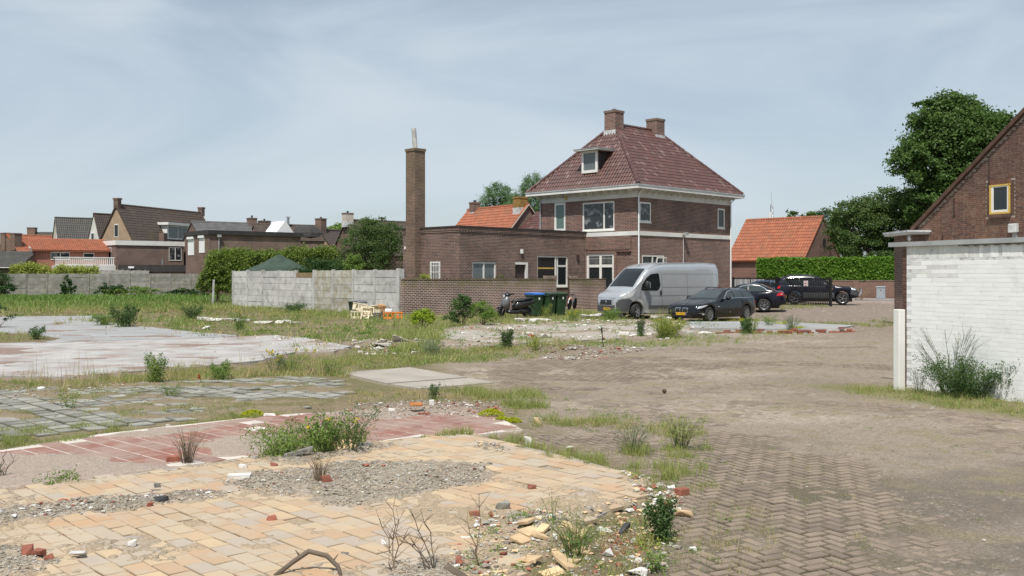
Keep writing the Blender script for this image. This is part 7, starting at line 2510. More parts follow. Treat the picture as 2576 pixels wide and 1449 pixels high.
# ------------------------------------------------------------------ grass
def blades(x, y, h, w, lean, z=None, seg=2):
    n = len(x)
    z = hgt(x, y) - .012 if z is None else z
    a = NR_.random(n) * 2 * PI; l = lean * h * NR_.uniform(.2, 1.2, n)
    ca, sa = np.cos(a), np.sin(a)
    b = NR_.random(n) * 2 * PI
    wx, wy = np.cos(b) * w * .5, np.sin(b) * w * .5
    p0 = np.stack([x, y, z], 1); W_ = np.stack([wx, wy, 0 * wx], 1)
    mid = p0 + np.stack([ca * l * .35, sa * l * .35, h * .6], 1)
    tip = p0 + np.stack([ca * l, sa * l, h], 1)
    if seg == 2:
        V = np.stack([p0 - W_, p0 + W_, mid + W_ * .7, mid - W_ * .7, tip], 1).reshape(-1, 3)
        i = np.arange(n)[:, None] * 5
        F = np.concatenate([i + np.array([[0, 1, 2]]), i + np.array([[0, 2, 3]]), i + np.array([[3, 2, 4]])], 1).reshape(-1, 3)
        return V, F, np.repeat(NR_.random(n), 5)
    V = np.stack([p0 - W_, p0 + W_, tip], 1).reshape(-1, 3)
    return V, np.arange(n * 3).reshape(-1, 3), np.repeat(NR_.random(n), 3)


GR = {'grass_green': [], 'grass_lush': [], 'grass_dry': []}


def grass(poly, n, h, w, mat, thr=.0, fs=1.2, lean=.85, seg=1, seed=0, tufts=None, soft=.0):
    """sow blades over a patch of ground; thr keeps them to noisy drifts; tufts gathers them into clumps"""
    xs = [p[0] for p in poly]; ys = [p[1] for p in poly]
    sp_ = .5 * math.sqrt((max(xs) - min(xs)) * (max(ys) - min(ys)))
    X = []; Y_ = []
    got = 0
    for _ in range(12):
        x = NR_.uniform(min(xs), max(xs), n * 2); y = NR_.uniform(min(ys), max(ys), n * 2)
        pd = pdist(x, y, poly) / sp_
        k = (pd + .55 * (fbm(x * 2.2, y * 2.2, 190 + seed, 3) - .5) > -.02) & (fbm(x * fs, y * fs, 200 + seed, 3) + NR_.normal(size=len(x)) * .05 > thr)
        X.append(x[k]); Y_.append(y[k]); got += k.sum()
        if got > n:
            break
    x = np.concatenate(X)[:n]; y = np.concatenate(Y_)[:n]
    if len(x) == 0:
        return
    if tufts:
        m = max(1, int(len(x) / tufts[0]))
        k = NR_.integers(0, m, len(x))
        x = x[:m][k] + NR_.normal(size=len(x)) * tufts[1]; y = y[:m][k] + NR_.normal(size=len(x)) * tufts[1]
    pt_ = fbm(x * 1.9 / max(.25, h * 4), y * 1.9 / max(.25, h * 4), 230 + seed, 3)
    kp = NR_.random(len(x)) < .25 + .75 * sstep(.36, .52, pt_)
    x, y, pt_ = x[kp], y[kp], pt_[kp]
    hh = h * NR_.uniform(.35, 1.15, len(x)) * (.24 + 1.0 * sstep(.36, .70, pt_))
    hh = np.where(NR_.random(len(x)) < .02, hh * 2.0, hh)
    GR[mat].append(blades(x, y, hh, w * NR_.uniform(.6, 1.3, len(x)), lean, None, seg))


CORN_ = [(-0.50,6.49), (-0.34,7.70), (0.14,7.95), (0.70,8.09), (1.29,8.97), (1.45,8.22), (1.20,7.14), (0.91,6.31), (-0.22,6.23)]
# far lawn and dry meadow on the left
LAWN = [(-54, 97), (-31, 100), (-24, 74), (-19.5, 66), (-24, 60), (-40, 60), (-52, 66)]
grass(LAWN, 26000, .30, .10, 'grass_lush', .25, .3)
grass([(-40, 72), (-18, 70), (-16, 54), (-30, 52)], 9000, .28, .06, 'grass_green', .42, .5)
MEAD = [(-36.28,69.01), (-22.06,74.24), (-12.28,56.98), (-5.25,46.23), (-2.87,29.52), (-2.94,25.00), (-4.06,25.65), (-6.40,30.25), (-8.68,31.82), (-11.52,34.51), (-15.94,39.52), (-19.38,47.57), (-24.77,47.12)]
grass(MEAD, 11000, .20, .035, 'grass_dry', .44, .5)
grass(MEAD, 8500, .28, .035, 'grass_green', .50, .6, tufts=(26, .20))
grass([(-19.16,64.47), (-5.47,50.00), (-4.79,43.75), (-6.93,43.75), (-16.55,55.68)], 7000, .26, .035, 'grass_green', .40, .6)
grass(Z_GAP, 5000, .16, .02, 'grass_green', .35, 1.0)
# in front of garden wall and cars
grass([(-5.20,47.57), (-0.58,51.04), (3.17,51.04), (5.98,44.14), (3.59,41.53), (0.19,39.52), (-3.01,35.51)], 10000, .20, .025, 'grass_green', .36, .8)
grass([(2.55,55.68), (5.38,54.44), (5.13,46.23), (2.49,46.23)], 3500, .16, .03, 'grass_green', .3, .8)
grass([(6.29,43.75), (10.74,42.98), (14.95,40.16), (14.41,38.28), (10.03,40.16), (5.87,40.83)], 5000, .14, .02, 'grass_green', .45, 1.0)
grass([(-3.80,34.75), (-2.55,37.12), (-2.03,31.41), (-2.13,26.34), (-2.91,24.75), (-3.95,29.52)], 6000, .26, .022, 'grass_green', .45, .8)
grass([(0.02,29.17), (2.86,30.25), (6.21,32.24), (8.68,33.11), (10.44,34.03), (7.29,29.17), (4.63,27.53), (2.89,26.06), (0.53,24.75)], 6000, .15, .016, 'grass_green', .47, 1.1)
grass([(-3.92,24.75), (-2.02,26.34), (0.13,26.34), (1.33,24.75), (-0.08,23.11), (-2.49,21.21), (-3.46,20.76), (-4.06,23.22)], 6500, .17, .014, 'grass_green', .45, 1.0)
grass([(-3.92,24.75), (0.13,26.34), (1.33,24.75), (-0.08,23.11), (-2.49,21.21), (-3.46,20.76)], 4500, .12, .014, 'grass_dry', .40, 1.0)
# strip between slab and pavers
STR = [(-10.14,18.42), (-8.19,18.28), (-7.54,19.29), (-6.76,20.25), (-5.61,21.88), (-5.18,24.02), (-4.06,23.22), (-3.19,19.14), (-4.16,19.29), (-5.56,18.70), (-7.21,17.88), (-8.76,16.67), (-9.11,16.55)]
grass(STR, 8000, .14, .012, 'grass_green', .36, 1.2)
grass(STR, 8000, .16, .012, 'grass_dry', .38, 1.2)
grass(STR, 900, .42, .008, 'grass_dry', .30, 1.2, .25, 2)
# joints and drifts on the pavers
grass(Z_GREY, 4500, .06, .007, 'grass_dry', .54, .9)
grass(Z_GREY, 5000, .10, .008, 'grass_green', .56, 1.1, tufts=(30, .07))
grass([(-6.33,11.50), (-6.57,12.50), (-5.97,12.96), (-5.30,12.76), (-4.81,12.31), (-5.09,12.01), (-5.50,11.45), (-5.83,11.09)], 9000, .10, .007, 'grass_green', .2, 2.0, .7)
grass([(-4.89,12.50), (-4.00,13.46), (-3.40,14.16), (-3.21,13.84), (-3.91,13.17), (-4.60,12.69)], 4500, .08, .007, 'grass_green', .35, 2.0)
grass([(-2.80,16.84), (-1.64,16.84), (-0.35,17.63), (0.29,16.84), (0.08,15.51), (-1.18,15.41), (-2.43,15.31)], 8000, .08, .008, 'grass_dry', .40, 1.4)
grass([(-1.02,16.84), (0.22,16.84), (1.15,15.51), (1.49,13.39), (0.70,13.03), (0.07,14.16)], 6500, .15, .008, 'grass_green', .50, 1.3, tufts=(34, .08))
# tall clump between red and yellow tiles
grass([(-2.78,10.52), (-2.71,11.29), (-2.35,11.78), (-1.84,11.61), (-1.65,11.29), (-1.91,10.94), (-2.27,10.52)], 1500, .24, .008, 'grass_green', .0, 2, .7, 2)
grass([(-2.78,10.52), (-2.71,11.29), (-2.35,11.78), (-1.84,11.61), (-1.65,11.29), (-1.91,10.94), (-2.27,10.52)], 900, .22, .008, 'grass_lush', .0, 2, .7, 2)
grass([(-1.65,11.29), (-1.01,11.89), (-0.44,12.19), (-0.48,11.95), (-1.09,11.72)], 700, .13, .007, 'grass_green', .3, 2, .5, 2)
# along the right edge of the yellow tiles and into the yard
grass([(-0.44,12.19), (0.01,11.95), (0.59,10.99), (1.13,10.17), (1.41,9.32), (1.30,9.04), (1.00,9.76), (0.48,10.56), (-0.13,11.45)], 2600, .14, .006, 'grass_green', .30, 2.2, .6, 2)
grass([(0.28,12.96), (1.19,13.76), (1.91,13.32), (2.48,12.37), (2.26,11.72), (1.35,12.19), (0.46,12.37)], 1500, .12, .006, 'grass_green', .45, 1.6, .8, 2, tufts=(36, .07))
grass([(0.28,12.96), (1.19,13.76), (1.91,13.32), (2.48,12.37), (2.26,11.72), (1.35,12.19), (0.46,12.37)], 1800, .10, .006, 'grass_dry', .40, 1.6, .7, 2)
grass([(0.95,10.99), (1.71,11.24), (2.40,11.50), (1.94,9.68), (1.46,8.66), (1.35,9.14), (1.26,9.88)], 2600, .13, .006, 'grass_green', .48, 2.0, .6, 2, tufts=(30, .05))
grass(Z_BRK1, 2600, .06, .005, 'grass_green', .50, 2.2, .7, 1, tufts=(24, .04))
grass(Z_BRK1, 5000, .04, .005, 'grass_dry', .46, 2.0, .9)
grass([(1.29,8.97), (2.37,9.50), (2.11,7.70), (1.57,6.49), (0.96,6.49)], 3500, .08, .005, 'grass_dry', .42, 2.2, .7)
grass([(-0.34,7.70), (0.41,7.59), (0.88,7.95), (1.11,7.70), (0.92,6.40), (-0.12,6.31)], 1800, .10, .005, 'grass_green', .48, 2.0, .6, 2, tufts=(40, .05))
grass([(-0.34,7.70), (0.41,7.59), (0.88,7.95), (1.11,7.70), (0.92,6.40), (-0.12,6.31)], 1400, .13, .005, 'grass_dry', .44, 2.0, .8, 2)
# at the white wall and on the yard
WALLG = [(5.7, 16.9), (7.0, 17.7), (9.2, 12.6), (7.8, 12.4), (6.9, 14.6), (6.0, 16.0)]
grass(WALLG, 7000, .12, .008, 'grass_green', .25, 1.5, .6)
grass(WALLG, 3000, .10, .008, 'grass_dry', .3, 1.5, .7)
grass([(15.29,41.53), (18.34,46.23), (15.22,38.28), (13.82,37.12)], 1200, .14, .02, 'grass_green', .2, 1.0)
grass([(14.57,58.33), (19.32,59.76), (17.82,54.44), (13.02,52.13)], 2500, .14, .025, 'grass_green', .35, 1.0)
YD = [(4.00,23.79), (9.27,26.34), (7.23,18.42), (5.97,12.07), (3.41,6.49), (2.68,6.49), (3.01,12.07), (1.39,16.01)]
grass(YD, 4200, .035, .006, 'grass_dry', .55, 1.3, .8, 1, tufts=(20, .05))
grass(YD, 1200, .05, .006, 'grass_green', .62, 1.6, .8, 1, tufts=(26, .05))
def cover(poly, tufts, per, leaf, rad, h, thr=.4, fs=1.0, seed=0):
    xs = [q[0] for q in poly]; ys = [q[1] for q in poly]
    x = NR_.uniform(min(xs), max(xs), tufts * 6); y = NR_.uniform(min(ys), max(ys), tufts * 6)
    k = inpoly(x, y, poly) & (fbm(x * fs, y * fs, 400 + seed, 3) > thr)
    x, y = x[k][:tufts], y[k][:tufts]
    s_ = np.exp(NR_.normal(size=len(x)) * .4)
    i = np.repeat(np.arange(len(x)), per)
    q = NR_.normal(size=(len(i), 2)) * rad * s_[i][:, None]
    X, Y_ = x[i] + q[:, 0], y[i] + q[:, 1]
    z = hgt(X, Y_) + np.abs(NR_.normal(size=len(i))) * h * s_[i] * np.exp(-(q ** 2).sum(1) / (rad * s_[i]) ** 2)
    P_ = np.stack([X, Y_, z], 1)
    O = np.stack([q[:, 0], q[:, 1], 0 * X + rad], 1)
    return leaf_mesh(P_, leaf, unit(O), .4, .4)


CV = []
CV.append(cover(MEAD, 460, 60, .075, .16, .22, .42, .4))
CV.append(cover([(-3.92,24.75), (-2.02,26.34), (0.13,26.34), (1.33,24.75), (-0.08,23.11), (-2.49,21.21), (-3.46,20.76), (-4.06,23.22)], 130, 46, .045, .10, .13, .4, .8))
CV.append(cover([(-3.52,34.75), (3.79,43.75), (8.00,41.53), (8.68,33.11), (4.63,27.53), (0.53,24.75), (-2.39,25.65)], 170, 46, .055, .12, .18, .45, .7))
CV.append(cover(STR, 130, 44, .035, .08, .10, .40, 1.0))
CV.append(cover(Z_GREY, 110, 30, .026, .05, .06, .48, 1.0))
CV.append(cover([(-2.80,16.84), (-0.35,17.63), (1.15,15.51), (1.91,13.32), (2.48,12.37), (1.35,12.19), (0.17,13.39), (-0.24,15.41), (-2.43,15.31)], 90, 34, .026, .05, .07, .45, 1.2))
CV.append(cover([(-0.44,12.19), (0.59,10.99), (1.41,9.32), (1.77,10.52), (2.40,11.50), (2.11,7.70), (1.57,6.49), (0.93,6.49), (1.29,8.97), (0.48,10.56)], 110, 34, .018, .035, .05, .45, 1.5))
CV.append(cover(CORN_, 60, 40, .020, .04, .06, .45, 1.5))
CV.append(cover(WALLG, 60, 50, .030, .08, .08, .3, 1.0))
CV.append(cover([(-2.78,10.52), (-2.71,11.29), (-2.35,11.78), (-1.84,11.61), (-1.65,11.29), (-1.91,10.94), (-2.27,10.52)], 40, 60, .030, .06, .14, .2, 1.5))
CV.append(cover(YD, 120, 22, .014, .03, .02, .55, 1.2))
o_ = 0; Vs = []; Fs = []; Rs = []
for V, F, r in CV:
    Vs.append(V); Fs.append(F + o_); Rs.append(r); o_ += len(V)
o = link('ground_weeds', npmesh('ground_weeds', np.concatenate(Vs), np.concatenate(Fs), 'leaf_bright', np.concatenate(Rs)))
tag(o, 'small leafy weeds sprouting all over the plot', 'weeds', kind='stuff')
for mat, L_ in GR.items():
    o_ = 0; Vs = []; Fs = []; Rs = []
    for V, F, r in L_:
        Vs.append(V); Fs.append(F + o_); Rs.append(r); o_ += len(V)
    o = link(mat.replace('grass_', '') + '_grass', npmesh(mat, np.concatenate(Vs), np.concatenate(Fs), mat, np.concatenate(Rs)))
    tag(o, {'grass_green': 'tufts of green wild grass over the plot', 'grass_lush': 'lush green lawn and rank grass', 'grass_dry': 'dry straw-coloured grass over the plot'}[mat], 'grass', kind='stuff')
    print(mat, len(o.data.polygons))

# ------------------------------------------------------------------ rubble
m_plain('rubble_pale', (.52, .50, .47), .9, var=.15, vs=9, bs=.006, bscale=50, rv=.25)
m_plain('rubble_white', (.60, .575, .54), .9, var=.12, vs=9, bs=.006, bscale=50, rv=.1)
m_plain('rubble_grey', (.26, .245, .22), .95, var=.2, vs=9, bs=.006, bscale=50, rv=.3)
m_plain('grit_brown', (.265, .23, .185), .95, var=.2, vs=9, rv=.4)
m_plain('grit_pale', (.36, .335, .295), .95, var=.15, vs=9, rv=.3)
m_plain('rubble_brick', (.27, .095, .062), .9, var=.2, vs=9, bs=.005, bscale=50, rv=.3)
m_plain('rubble_tan', (.58, .42, .25), .85, var=.12, vs=7, bs=.003, bscale=50, rv=.15)
m_plain('slate_black', (.045, .045, .048), .6, var=.2, vs=6)
m_plain('rust_orange', (.36, .13, .035), .85, var=.3, vs=9)


def chunk(seed, sx, sy, sz, n=11):
    """angular lump: hull of points in a box, resting on z=0"""
    import bmesh
    r = random.Random(seed)
    bm = bmesh.new()
    for i in range(n):
        p = [r.choice((-1, 1)) * r.uniform(.55, 1) for _ in range(3)]
        bm.verts.new((p[0] * sx / 2, p[1] * sy / 2, (p[2] * .5 + .5) * sz))
    res = bmesh.ops.convex_hull(bm, input=bm.verts)
    bmesh.ops.delete(bm, geom=list({e for e in res['geom_interior'] + res['geom_unused'] if isinstance(e, bmesh.types.BMVert)}), context='VERTS')
    bm.verts.ensure_lookup_table()
    m = MB()
    m.v = [tuple(v.co) for v in bm.verts]
    idx = {v: i for i, v in enumerate(bm.verts)}
    m.f = [tuple(idx[v] for v in f.verts) for f in bm.faces]
    m.mi = [0] * len(m.f)
    bm.free()
    return m


def lump(name, label, px, py, s, mat, cat, rot=0.0, seed=1, n=11, tilt=(0, 0), dz=0.0, group=None, box=False):
    Y_ = 4900 / (py - 694); x = (px - 1288) / 2450 * Y_
    if box:
        r = random.Random(seed)
        m = MB().box(-s[0] / 2, s[0] / 2, -s[1] / 2, s[1] / 2, 0, s[2])
        m.v = [(a + r.uniform(-.05, .05) * s[0], b + r.uniform(-.06, .06) * s[1], c + r.uniform(-.05, .05) * s[2]) for a, b, c in m.v]
    else:
        m = chunk(seed, *s, n)
    o = part(name, m, mat)
    bevel(o, min(s) * .10, 1, 25)
    o.location = (x, Y_, h1(x, Y_) - s[2] * .08 + dz)
    o.rotation_euler = (tilt[0], tilt[1], rot)
    return tag(o, label, cat, group)


K = lump
K('tile_fragment', 'large pale yellow tile fragment propped up in the tall weeds', 868, 1146, (.26, .20, .03), 'rubble_tan', 'tile', .5, 3, tilt=(R(50), 0), dz=.03, box=True)
K('concrete_bar', 'grey concrete bar leaning at the edge of the yellow floor', 752, 1168, (.30, .055, .045), 'rubble_grey', 'rubble', .35, 4, tilt=(0, R(-12)), dz=.02, box=True)
K('concrete_piece', 'rounded grey cement piece beside the yellow tile fragment', 916, 1142, (.16, .055, .045), 'rubble_grey', 'rubble', .2, 5, box=True)
K('plaster_slab', 'flat white plaster slab lying beside the gravel patch', 601, 1217, (.22, .09, .045), 'rubble_white', 'rubble', .12, 6, box=True)
K('stone', 'white stone on the yellow tiles above the plaster slab', 612, 1190, (.10, .08, .05), 'rubble_white', 'stone', .2, 7)
K('brick_fragment', 'red brick fragment above the gravel patch', 690, 1186, (.085, .07, .06), 'rubble_brick', 'brick', .4, 8)
K('brick_fragment', 'red brick fragment below the dry tuft in the gravel', 822, 1231, (.11, .085, .075), 'rubble_brick', 'brick', .7, 9)
K('brick_fragment', 'red brick half beside the dark rush stalks', 437, 1168, (.16, .10, .075), 'rubble_brick', 'brick', .3, 10, box=True)
K('brick_fragment', 'mortared brick lump on the open yellow tiles at left', 682, 1326, (.095, .075, .06), 'rubble_brick', 'brick', .4, 11)
K('brick_fragment', 'small red brick piece in the left rubble strip', 378, 1290, (.075, .06, .055), 'rubble_brick', 'brick', .9, 12)
K('slate_piece', 'black slate lump in the left rubble strip', 405, 1279, (.13, .085, .05), 'slate_black', 'stone', .3, 13)
K('stone', 'grey stone standing on the yellow tiles at left', 396, 1240, (.075, .06, .06), 'rubble_grey', 'stone', .2, 14)
K('felt_strip', 'dark roofing felt strip under the grey stone', 372, 1249, (.24, .04, .02), 'slate_black', 'rubble', .1, 15, box=True)
K('brick_fragment', 'left one of the dark red bricks in the bottom left gravel', 68, 1420, (.085, .075, .075), 'rubble_brick', 'brick', .5, 16)
K('brick_fragment', 'middle one of the dark red bricks in the bottom left gravel', 98, 1421, (.10, .06, .05), 'rubble_brick', 'brick', -.3, 17)
K('brick_fragment', 'right one of the dark red bricks in the bottom left gravel', 122, 1428, (.085, .06, .055), 'rubble_brick', 'brick', .7, 18)
K('stone', 'white-topped stone right of the dark red bricks', 196, 1424, (.11, .08, .055), 'rubble_pale', 'stone', .2, 19)
K('stone', 'pale stone on the tiles in the left foreground', 330, 1394, (.075, .06, .045), 'rubble_pale', 'stone', .6, 20)
K('stone', 'small white stone above the dead shoots', 968, 1386, (.055, .05, .045), 'rubble_white', 'stone', .1, 21)
K('stone', 'rounded grey stone near the fallen branch', 868, 1414, (.06, .045, .035), 'rubble_grey', 'stone', .4, 22)
K('brick_fragment', 'dark brick lump on the yellow tiles at right', 1338, 1244, (.085, .06, .045), 'rubble_brick', 'brick', .2, 23)
K('brick_fragment', 'mortar-covered brick lump on the yellow tiles', 1263, 1296, (.13, .10, .075), 'rubble_grey', 'brick', .3, 24)
K('brick_fragment', 'left red brick shard near the broken tile corner', 1194, 1322, (.085, .06, .05), 'rubble_brick', 'brick', .5, 25)
K('brick_fragment', 'right red brick shard near the broken tile corner', 1240, 1322, (.07, .055, .05), 'rubble_brick', 'brick', -.4, 26)
K('stone', 'grey triangular stone at the weedy edge of the yellow floor', 1330, 1120, (.12, .10, .13), 'rubble_pale', 'stone', .3, 27)
K('stone', 'white stone on the clinkers right of the yellow floor', 1432, 1136, (.11, .085, .07), 'rubble_white', 'stone', .3, 28)
K('brick_fragment', 'dark red brick end lying on the clinkers', 1716, 1243, (.115, .085, .07), 'rubble_brick', 'brick', .5, 29, box=True)
K('brick_fragment', 'tan rounded brick piece behind the dark bushy weed', 1722, 1298, (.15, .11, .08), 'rubble_tan', 'brick', .3, 30)
K('black_tube', 'crumpled black plastic tube beside the bushy weed', 1570, 1342, (.14, .055, .05), 'slate_black', 'tube', .8, 31, tilt=(0, R(-15)), dz=.02)
K('stone', 'white stone under the crumpled tube', 1600, 1368, (.09, .07, .04), 'rubble_white', 'stone', .8, 32)
K('stone', 'white stone on the yard near the bushy weed', 1742, 1386, (.06, .05, .035), 'rubble_white', 'stone', .1, 33)
K('plaster_slab', 'white plaster chunk at the bottom edge near the seedling', 1598, 1446, (.16, .10, .05), 'rubble_white', 'rubble', .1, 34)
K('plaster_slab', 'white plaster lump among the broken tiles', 1530, 1400, (.09, .07, .06), 'rubble_white', 'rubble', .5, 35)
K('pot_shard', 'rusty orange pipe shard on the rubble heap', 1046, 1044, (.22, .15, .13), 'rust_orange', 'shard', .4, 36, tilt=(R(12), 0))
K('pot_shard', 'red shard at the foot of the rusty pipe shard', 1068, 1050, (.20, .07, .03), 'rubble_brick', 'shard', .2, 37)
K('stone', 'white cube of plaster right of the rusty shard', 1086, 1036, (.075, .07, .085), 'rubble_white', 'stone', .2, 38, box=True)
K('stone', 'white plaster piece left of the rusty shard', 985, 1044, (.11, .08, .05), 'rubble_white', 'stone', .2, 39)
K('stone', 'pale broken stone at the tile edge beside the left sedum', 680, 1052, (.20, .08, .06), 'rubble_pale', 'stone', .3, 40)
K('stone', 'white stone at the upper edge of the red tiles', 424, 1074, (.09, .07, .05), 'rubble_white', 'stone', .2, 41)
K('stone', 'pink brick stone right of the right sedum cushions', 1352, 1066, (.10, .08, .10), 'rubble_tan', 'stone', .3, 42)
K('concrete_lump', 'pale concrete lump in the rubble of the middle mound', 1010, 868, (.55, .35, .22), 'rubble_pale', 'rubble', .3, 43)
K('concrete_lump', 'flat broken slab edge left in the middle rubble', 960, 874, (.6, .35, .12), 'rubble_pale', 'rubble', .1, 44)
K('concrete_lump', 'white plaster lump in the grass before the concrete fence', 520, 830, (.35, .25, .16), 'rubble_white', 'rubble', .1, 45)
rt = random.Random(5)
for i in range(16):
    K('tile_shard', 'broken yellow floor tile in the heap at the bottom edge', rt.uniform(1290, 1500), rt.uniform(1345, 1455), (rt.uniform(.09, .17), rt.uniform(.07, .12), .024), 'rubble_tan', 'tile', rt.uniform(0, 3), 50 + i,
      tilt=(rt.uniform(-.35, .35), rt.uniform(-.35, .35)), dz=.015, group='broken yellow tiles in the corner heap', box=True)
# white crumbled plinths along the old floor's rear and right edges
for i, (a, b, w_) in enumerate((((1470, 801), (1560, 797), .9), ((1580, 799), (1650, 801), .8), ((1290, 812), (1380, 808), .7), ((1560, 846), (1640, 848), .5), ((1735, 842), (1800, 846), .6), ((1640, 803), (1720, 806), .7), ((505, 807), (622, 812), .5), ((640, 815), (752, 816), .4))):
    pa, pb = [((q[0] - 1288) / 2450 * 4900 / (q[1] - 694), 4900 / (q[1] - 694)) for q in (a, b)]
    L_ = math.hypot(pb[0] - pa[0], pb[1] - pa[1])
    th = thing('plinth_remnant', ('white crumbled plinth strip behind the broken floor near the wall gap', 'white crumbled plinth strip beside the van front wheel', 'short pale plinth strip left behind the broken floor', 'white plaster strip at the front edge of the broken floor',
                                  'white plaster heap right of the sprawling weed', 'pale plinth strip between van and estate car', 'white broken foundation strip in the dry grass left of the fence', 'white foundation strip right of the tall weed in the dry grass')[i], 'rubble', (pa[0], pa[1], 0), math.atan2(pb[1] - pa[1], pb[0] - pa[0]))
    r = random.Random(i)
    k = int(L_ / .32)
    for j in range(k):
        o = part('plaster_block', chunk(100 + i * 20 + j, .42, w_ * r.uniform(.6, 1), r.uniform(.07, .17), 12), 'rubble_white', th)
        o.location = ((j + .5) * L_ / k, r.uniform(-.15, .15), .03); o.rotation_euler = (0, 0, r.uniform(-.3, .3))
# low remnant of a brick wall at the corner of the grey slab
pa, pb = (6.74,32.24), (12.11,34.51)
rem = thing('wall_remnant', 'knee-low remnant of red brick wall along the grey slab', 'wall', pa + (0,), math.atan2(pb[1] - pa[1], pb[0] - pa[0]))
L_ = math.hypot(pb[0] - pa[0], pb[1] - pa[1])
part('mortar_core', MB().box(0, L_, .02, .18, -.05, .12), 'rubble_pale', rem)
r = random.Random(2)
me_ = [MB().box(-.105, .105, -.05, .05, 0, .06).mesh('brick', 'rubble_brick'), MB().box(-.10, .08, -.05, .045, 0, .055).mesh('brick', 'rubble_pale')]
for row in range(3):
    j = 0
    while j * .23 < L_:
        if r.random() < (.95, .8, .35)[row]:
            o = link('brick', me_[0 if r.random() < .75 else 1], rem)
            o.location = (j * .23 + (.11 if row % 2 else 0), .0 + r.uniform(-.012, .012), .0 + row * .068); o.rotation_euler = (r.uniform(-.03, .03), r.uniform(-.03, .03), r.uniform(-.06, .06))
        j += 1


def scatter(name, label, mat, spots, sizes, flat=.6, seed=0):
    """loose small stones joined into one object"""
    g_ = np.random.default_rng(seed + 40)
    XY = []; S = []
    for poly, n, s in spots:
        xs = [p[0] for p in poly]; ys = [p[1] for p in poly]
        x = g_.uniform(min(xs), max(xs), n * 4); y = g_.uniform(min(ys), max(ys), n * 4)
        k = (pdist(x, y, poly) + .25 * (fbm(x * 3, y * 3, 300 + seed) - .5) > 0) & (fbm(x * 1.7, y * 1.7, 310 + seed) > .40)
        x, y = x[k][:n], y[k][:n]
        XY.append(np.stack([x, y], 1)); S.append(s * np.exp(g_.normal(size=len(x)) * .45))
    XY = np.concatenate(XY); S = np.concatenate(S)
    n = len(XY)
    z = hgt(XY[:, 0], XY[:, 1])
    base = np.array([(1, 0, 0), (0, 1, 0), (-1, 0, 0), (0, -1, 0), (.6, .6, .7), (-.6, .6, .8), (-.6, -.6, .6), (.6, -.6, .75), (0, 0, -.5)], float)
    tri = np.array([(0, 1, 4), (1, 2, 5), (2, 3, 6), (3, 0, 7), (0, 4, 7), (1, 5, 4), (2, 6, 5), (3, 7, 6), (4, 5, 6), (4, 6, 7), (1, 0, 8), (2, 1, 8), (3, 2, 8), (0, 3, 8)])
    V = base[None] * (1 + g_.normal(size=(n, 9, 3)) * .22)
    V[:, :, 2] *= flat
    V[:, :, 1] *= g_.uniform(.55, 1, n)[:, None]
    a = g_.random(n) * 2 * PI
    ca, sa = np.cos(a)[:, None], np.sin(a)[:, None]
    vx, vy = V[:, :, 0] * ca - V[:, :, 1] * sa, V[:, :, 0] * sa + V[:, :, 1] * ca
    V = np.stack([vx, vy, V[:, :, 2]], 2) * (S * .5)[:, None, None]
    V[:, :, 0] += XY[:, 0:1]; V[:, :, 1] += XY[:, 1:2]; V[:, :, 2] += (z + S * .08)[:, None]
    F = (tri[None] + (np.arange(n) * 9)[:, None, None]).reshape(-1, 3)
    o = link(name, npmesh(name, V.reshape(-1, 3), F, mat, np.repeat(g_.random(n), 9)))
    return tag(o, label, 'rubble', kind='stuff')


HEAP = [(-2.52,13.76), (-2.41,15.22), (-1.46,15.71), (-0.36,15.41), (0.07,14.16), (-0.49,13.69), (-1.57,13.32)]
CORN = [(-0.50,6.49), (-0.34,7.70), (0.14,7.95), (0.70,8.09), (1.29,8.97), (1.45,8.22), (1.20,7.14), (0.91,6.31), (-0.22,6.23)]
EDGE = [(1.10,9.88), (1.34,9.59), (1.61,9.14), (1.45,8.22), (1.16,8.09), (1.10,8.66)]
MID = [(-4.98,29.88), (-3.18,31.41), (-2.07,26.92), (-2.70,23.79), (-3.96,25.00)]
MND = [(0.43,25.00), (1.75,28.16), (3.06,27.53), (3.78,26.34), (2.01,23.22), (0.68,23.22)]
SLE = [(-8.79,32.24), (-6.43,31.01), (-4.26,26.92), (-3.96,23.79), (-5.32,23.79)]
PV = [(-9.17,17.44), (-6.63,18.28), (-5.97,16.84), (-8.15,15.51)]
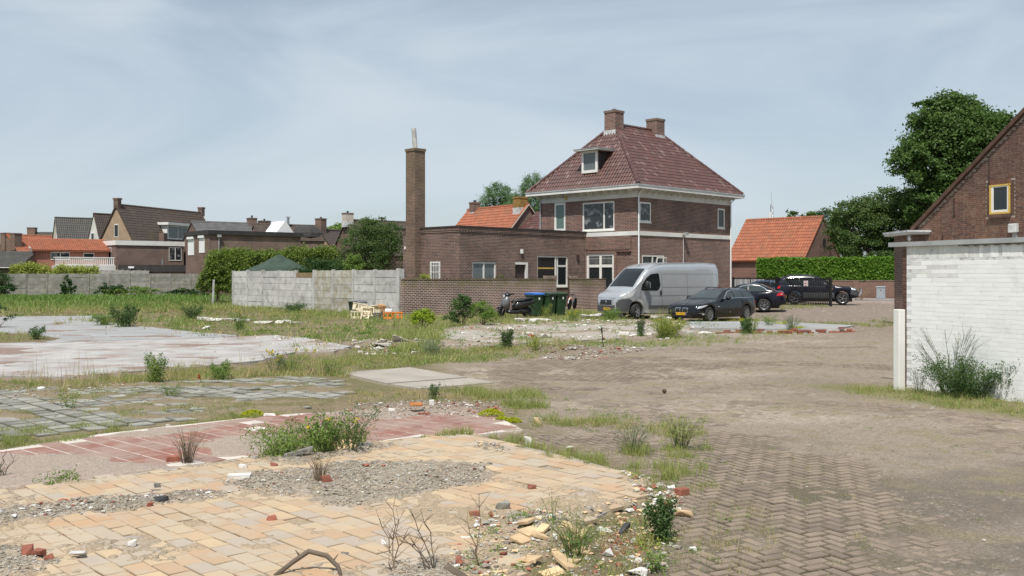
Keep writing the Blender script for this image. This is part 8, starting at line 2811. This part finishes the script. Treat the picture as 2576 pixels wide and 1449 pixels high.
YD2 = [(1.55,10.52), (3.42,11.78), (4.88,10.75), (3.37,6.49), (1.09,6.49)]
TANALL = Z_TAN
FARE = [(-2.67,26.34), (-2.76,36.03), (2.00,43.75), (7.58,42.98), (6.31,31.41), (2.47,28.49), (-1.12,25.52)]
scatter('gravel', 'grey and beige grit lying on the yellow tiled floor', 'grit_brown', [(q, n, .013) for q, n in zip(GRAVEL, (5200, 2600, 700, 300, 800, 500, 400))] + [(HEAP, 900, .022), (CORN, 700, .02), (TANALL, 420, .011), (YD2, 700, .010), (MND, 500, .05)], None, .55, 1)
scatter('gravel', 'pale grit and mortar crumbs on the plot', 'grit_pale', [(q, n, .013) for q, n in zip(GRAVEL, (2200, 1300, 400, 180, 400, 240, 300))] + [(HEAP, 600, .025), (CORN, 420, .024), (MID, 300, .07), (MND, 250, .05), (SLE, 120, .05), (PV, 260, .025), (YD2, 240, .011), (TANALL, 200, .013), (FARE, 420, .07), (Z_SLAB_B, 200, .04), (EDGE, 160, .025)], None, .55, 2)
scatter('rubble', 'white plaster crumbs strewn over the plot', 'rubble_white', [(GRAVEL[0], 60, .02), (GRAVEL[1], 70, .026), (HEAP, 60, .035), (CORN, 90, .035), (MID, 60, .11), (MND, 50, .06), (YD2, 40, .011), (EDGE, 60, .035), (FARE, 110, .12), (PV, 30, .04), (SLE, 30, .08)], None, .55, 3)
scatter('rubble', 'red brick crumbs strewn over the plot', 'rubble_brick', [(GRAVEL[0], 90, .018), (GRAVEL[1], 60, .022), (HEAP, 90, .035), (CORN, 110, .026), (MID, 60, .08), (MND, 70, .06), (TANALL, 150, .010), (EDGE, 60, .03), (FARE, 50, .08), (Z_RED, 70, .016), ([(0.65,7.47), (1.09,7.59), (1.03,6.94), (0.69,6.99)], 260, .018), (PV, 60, .03)], None, .55, 4)
scatter('rubble', 'yellow tile crumbs at the ragged floor edge', 'rubble_tan', [(CORN, 300, .032), (EDGE, 80, .03), (GRAVEL[3], 40, .025)], None, .4, 5)
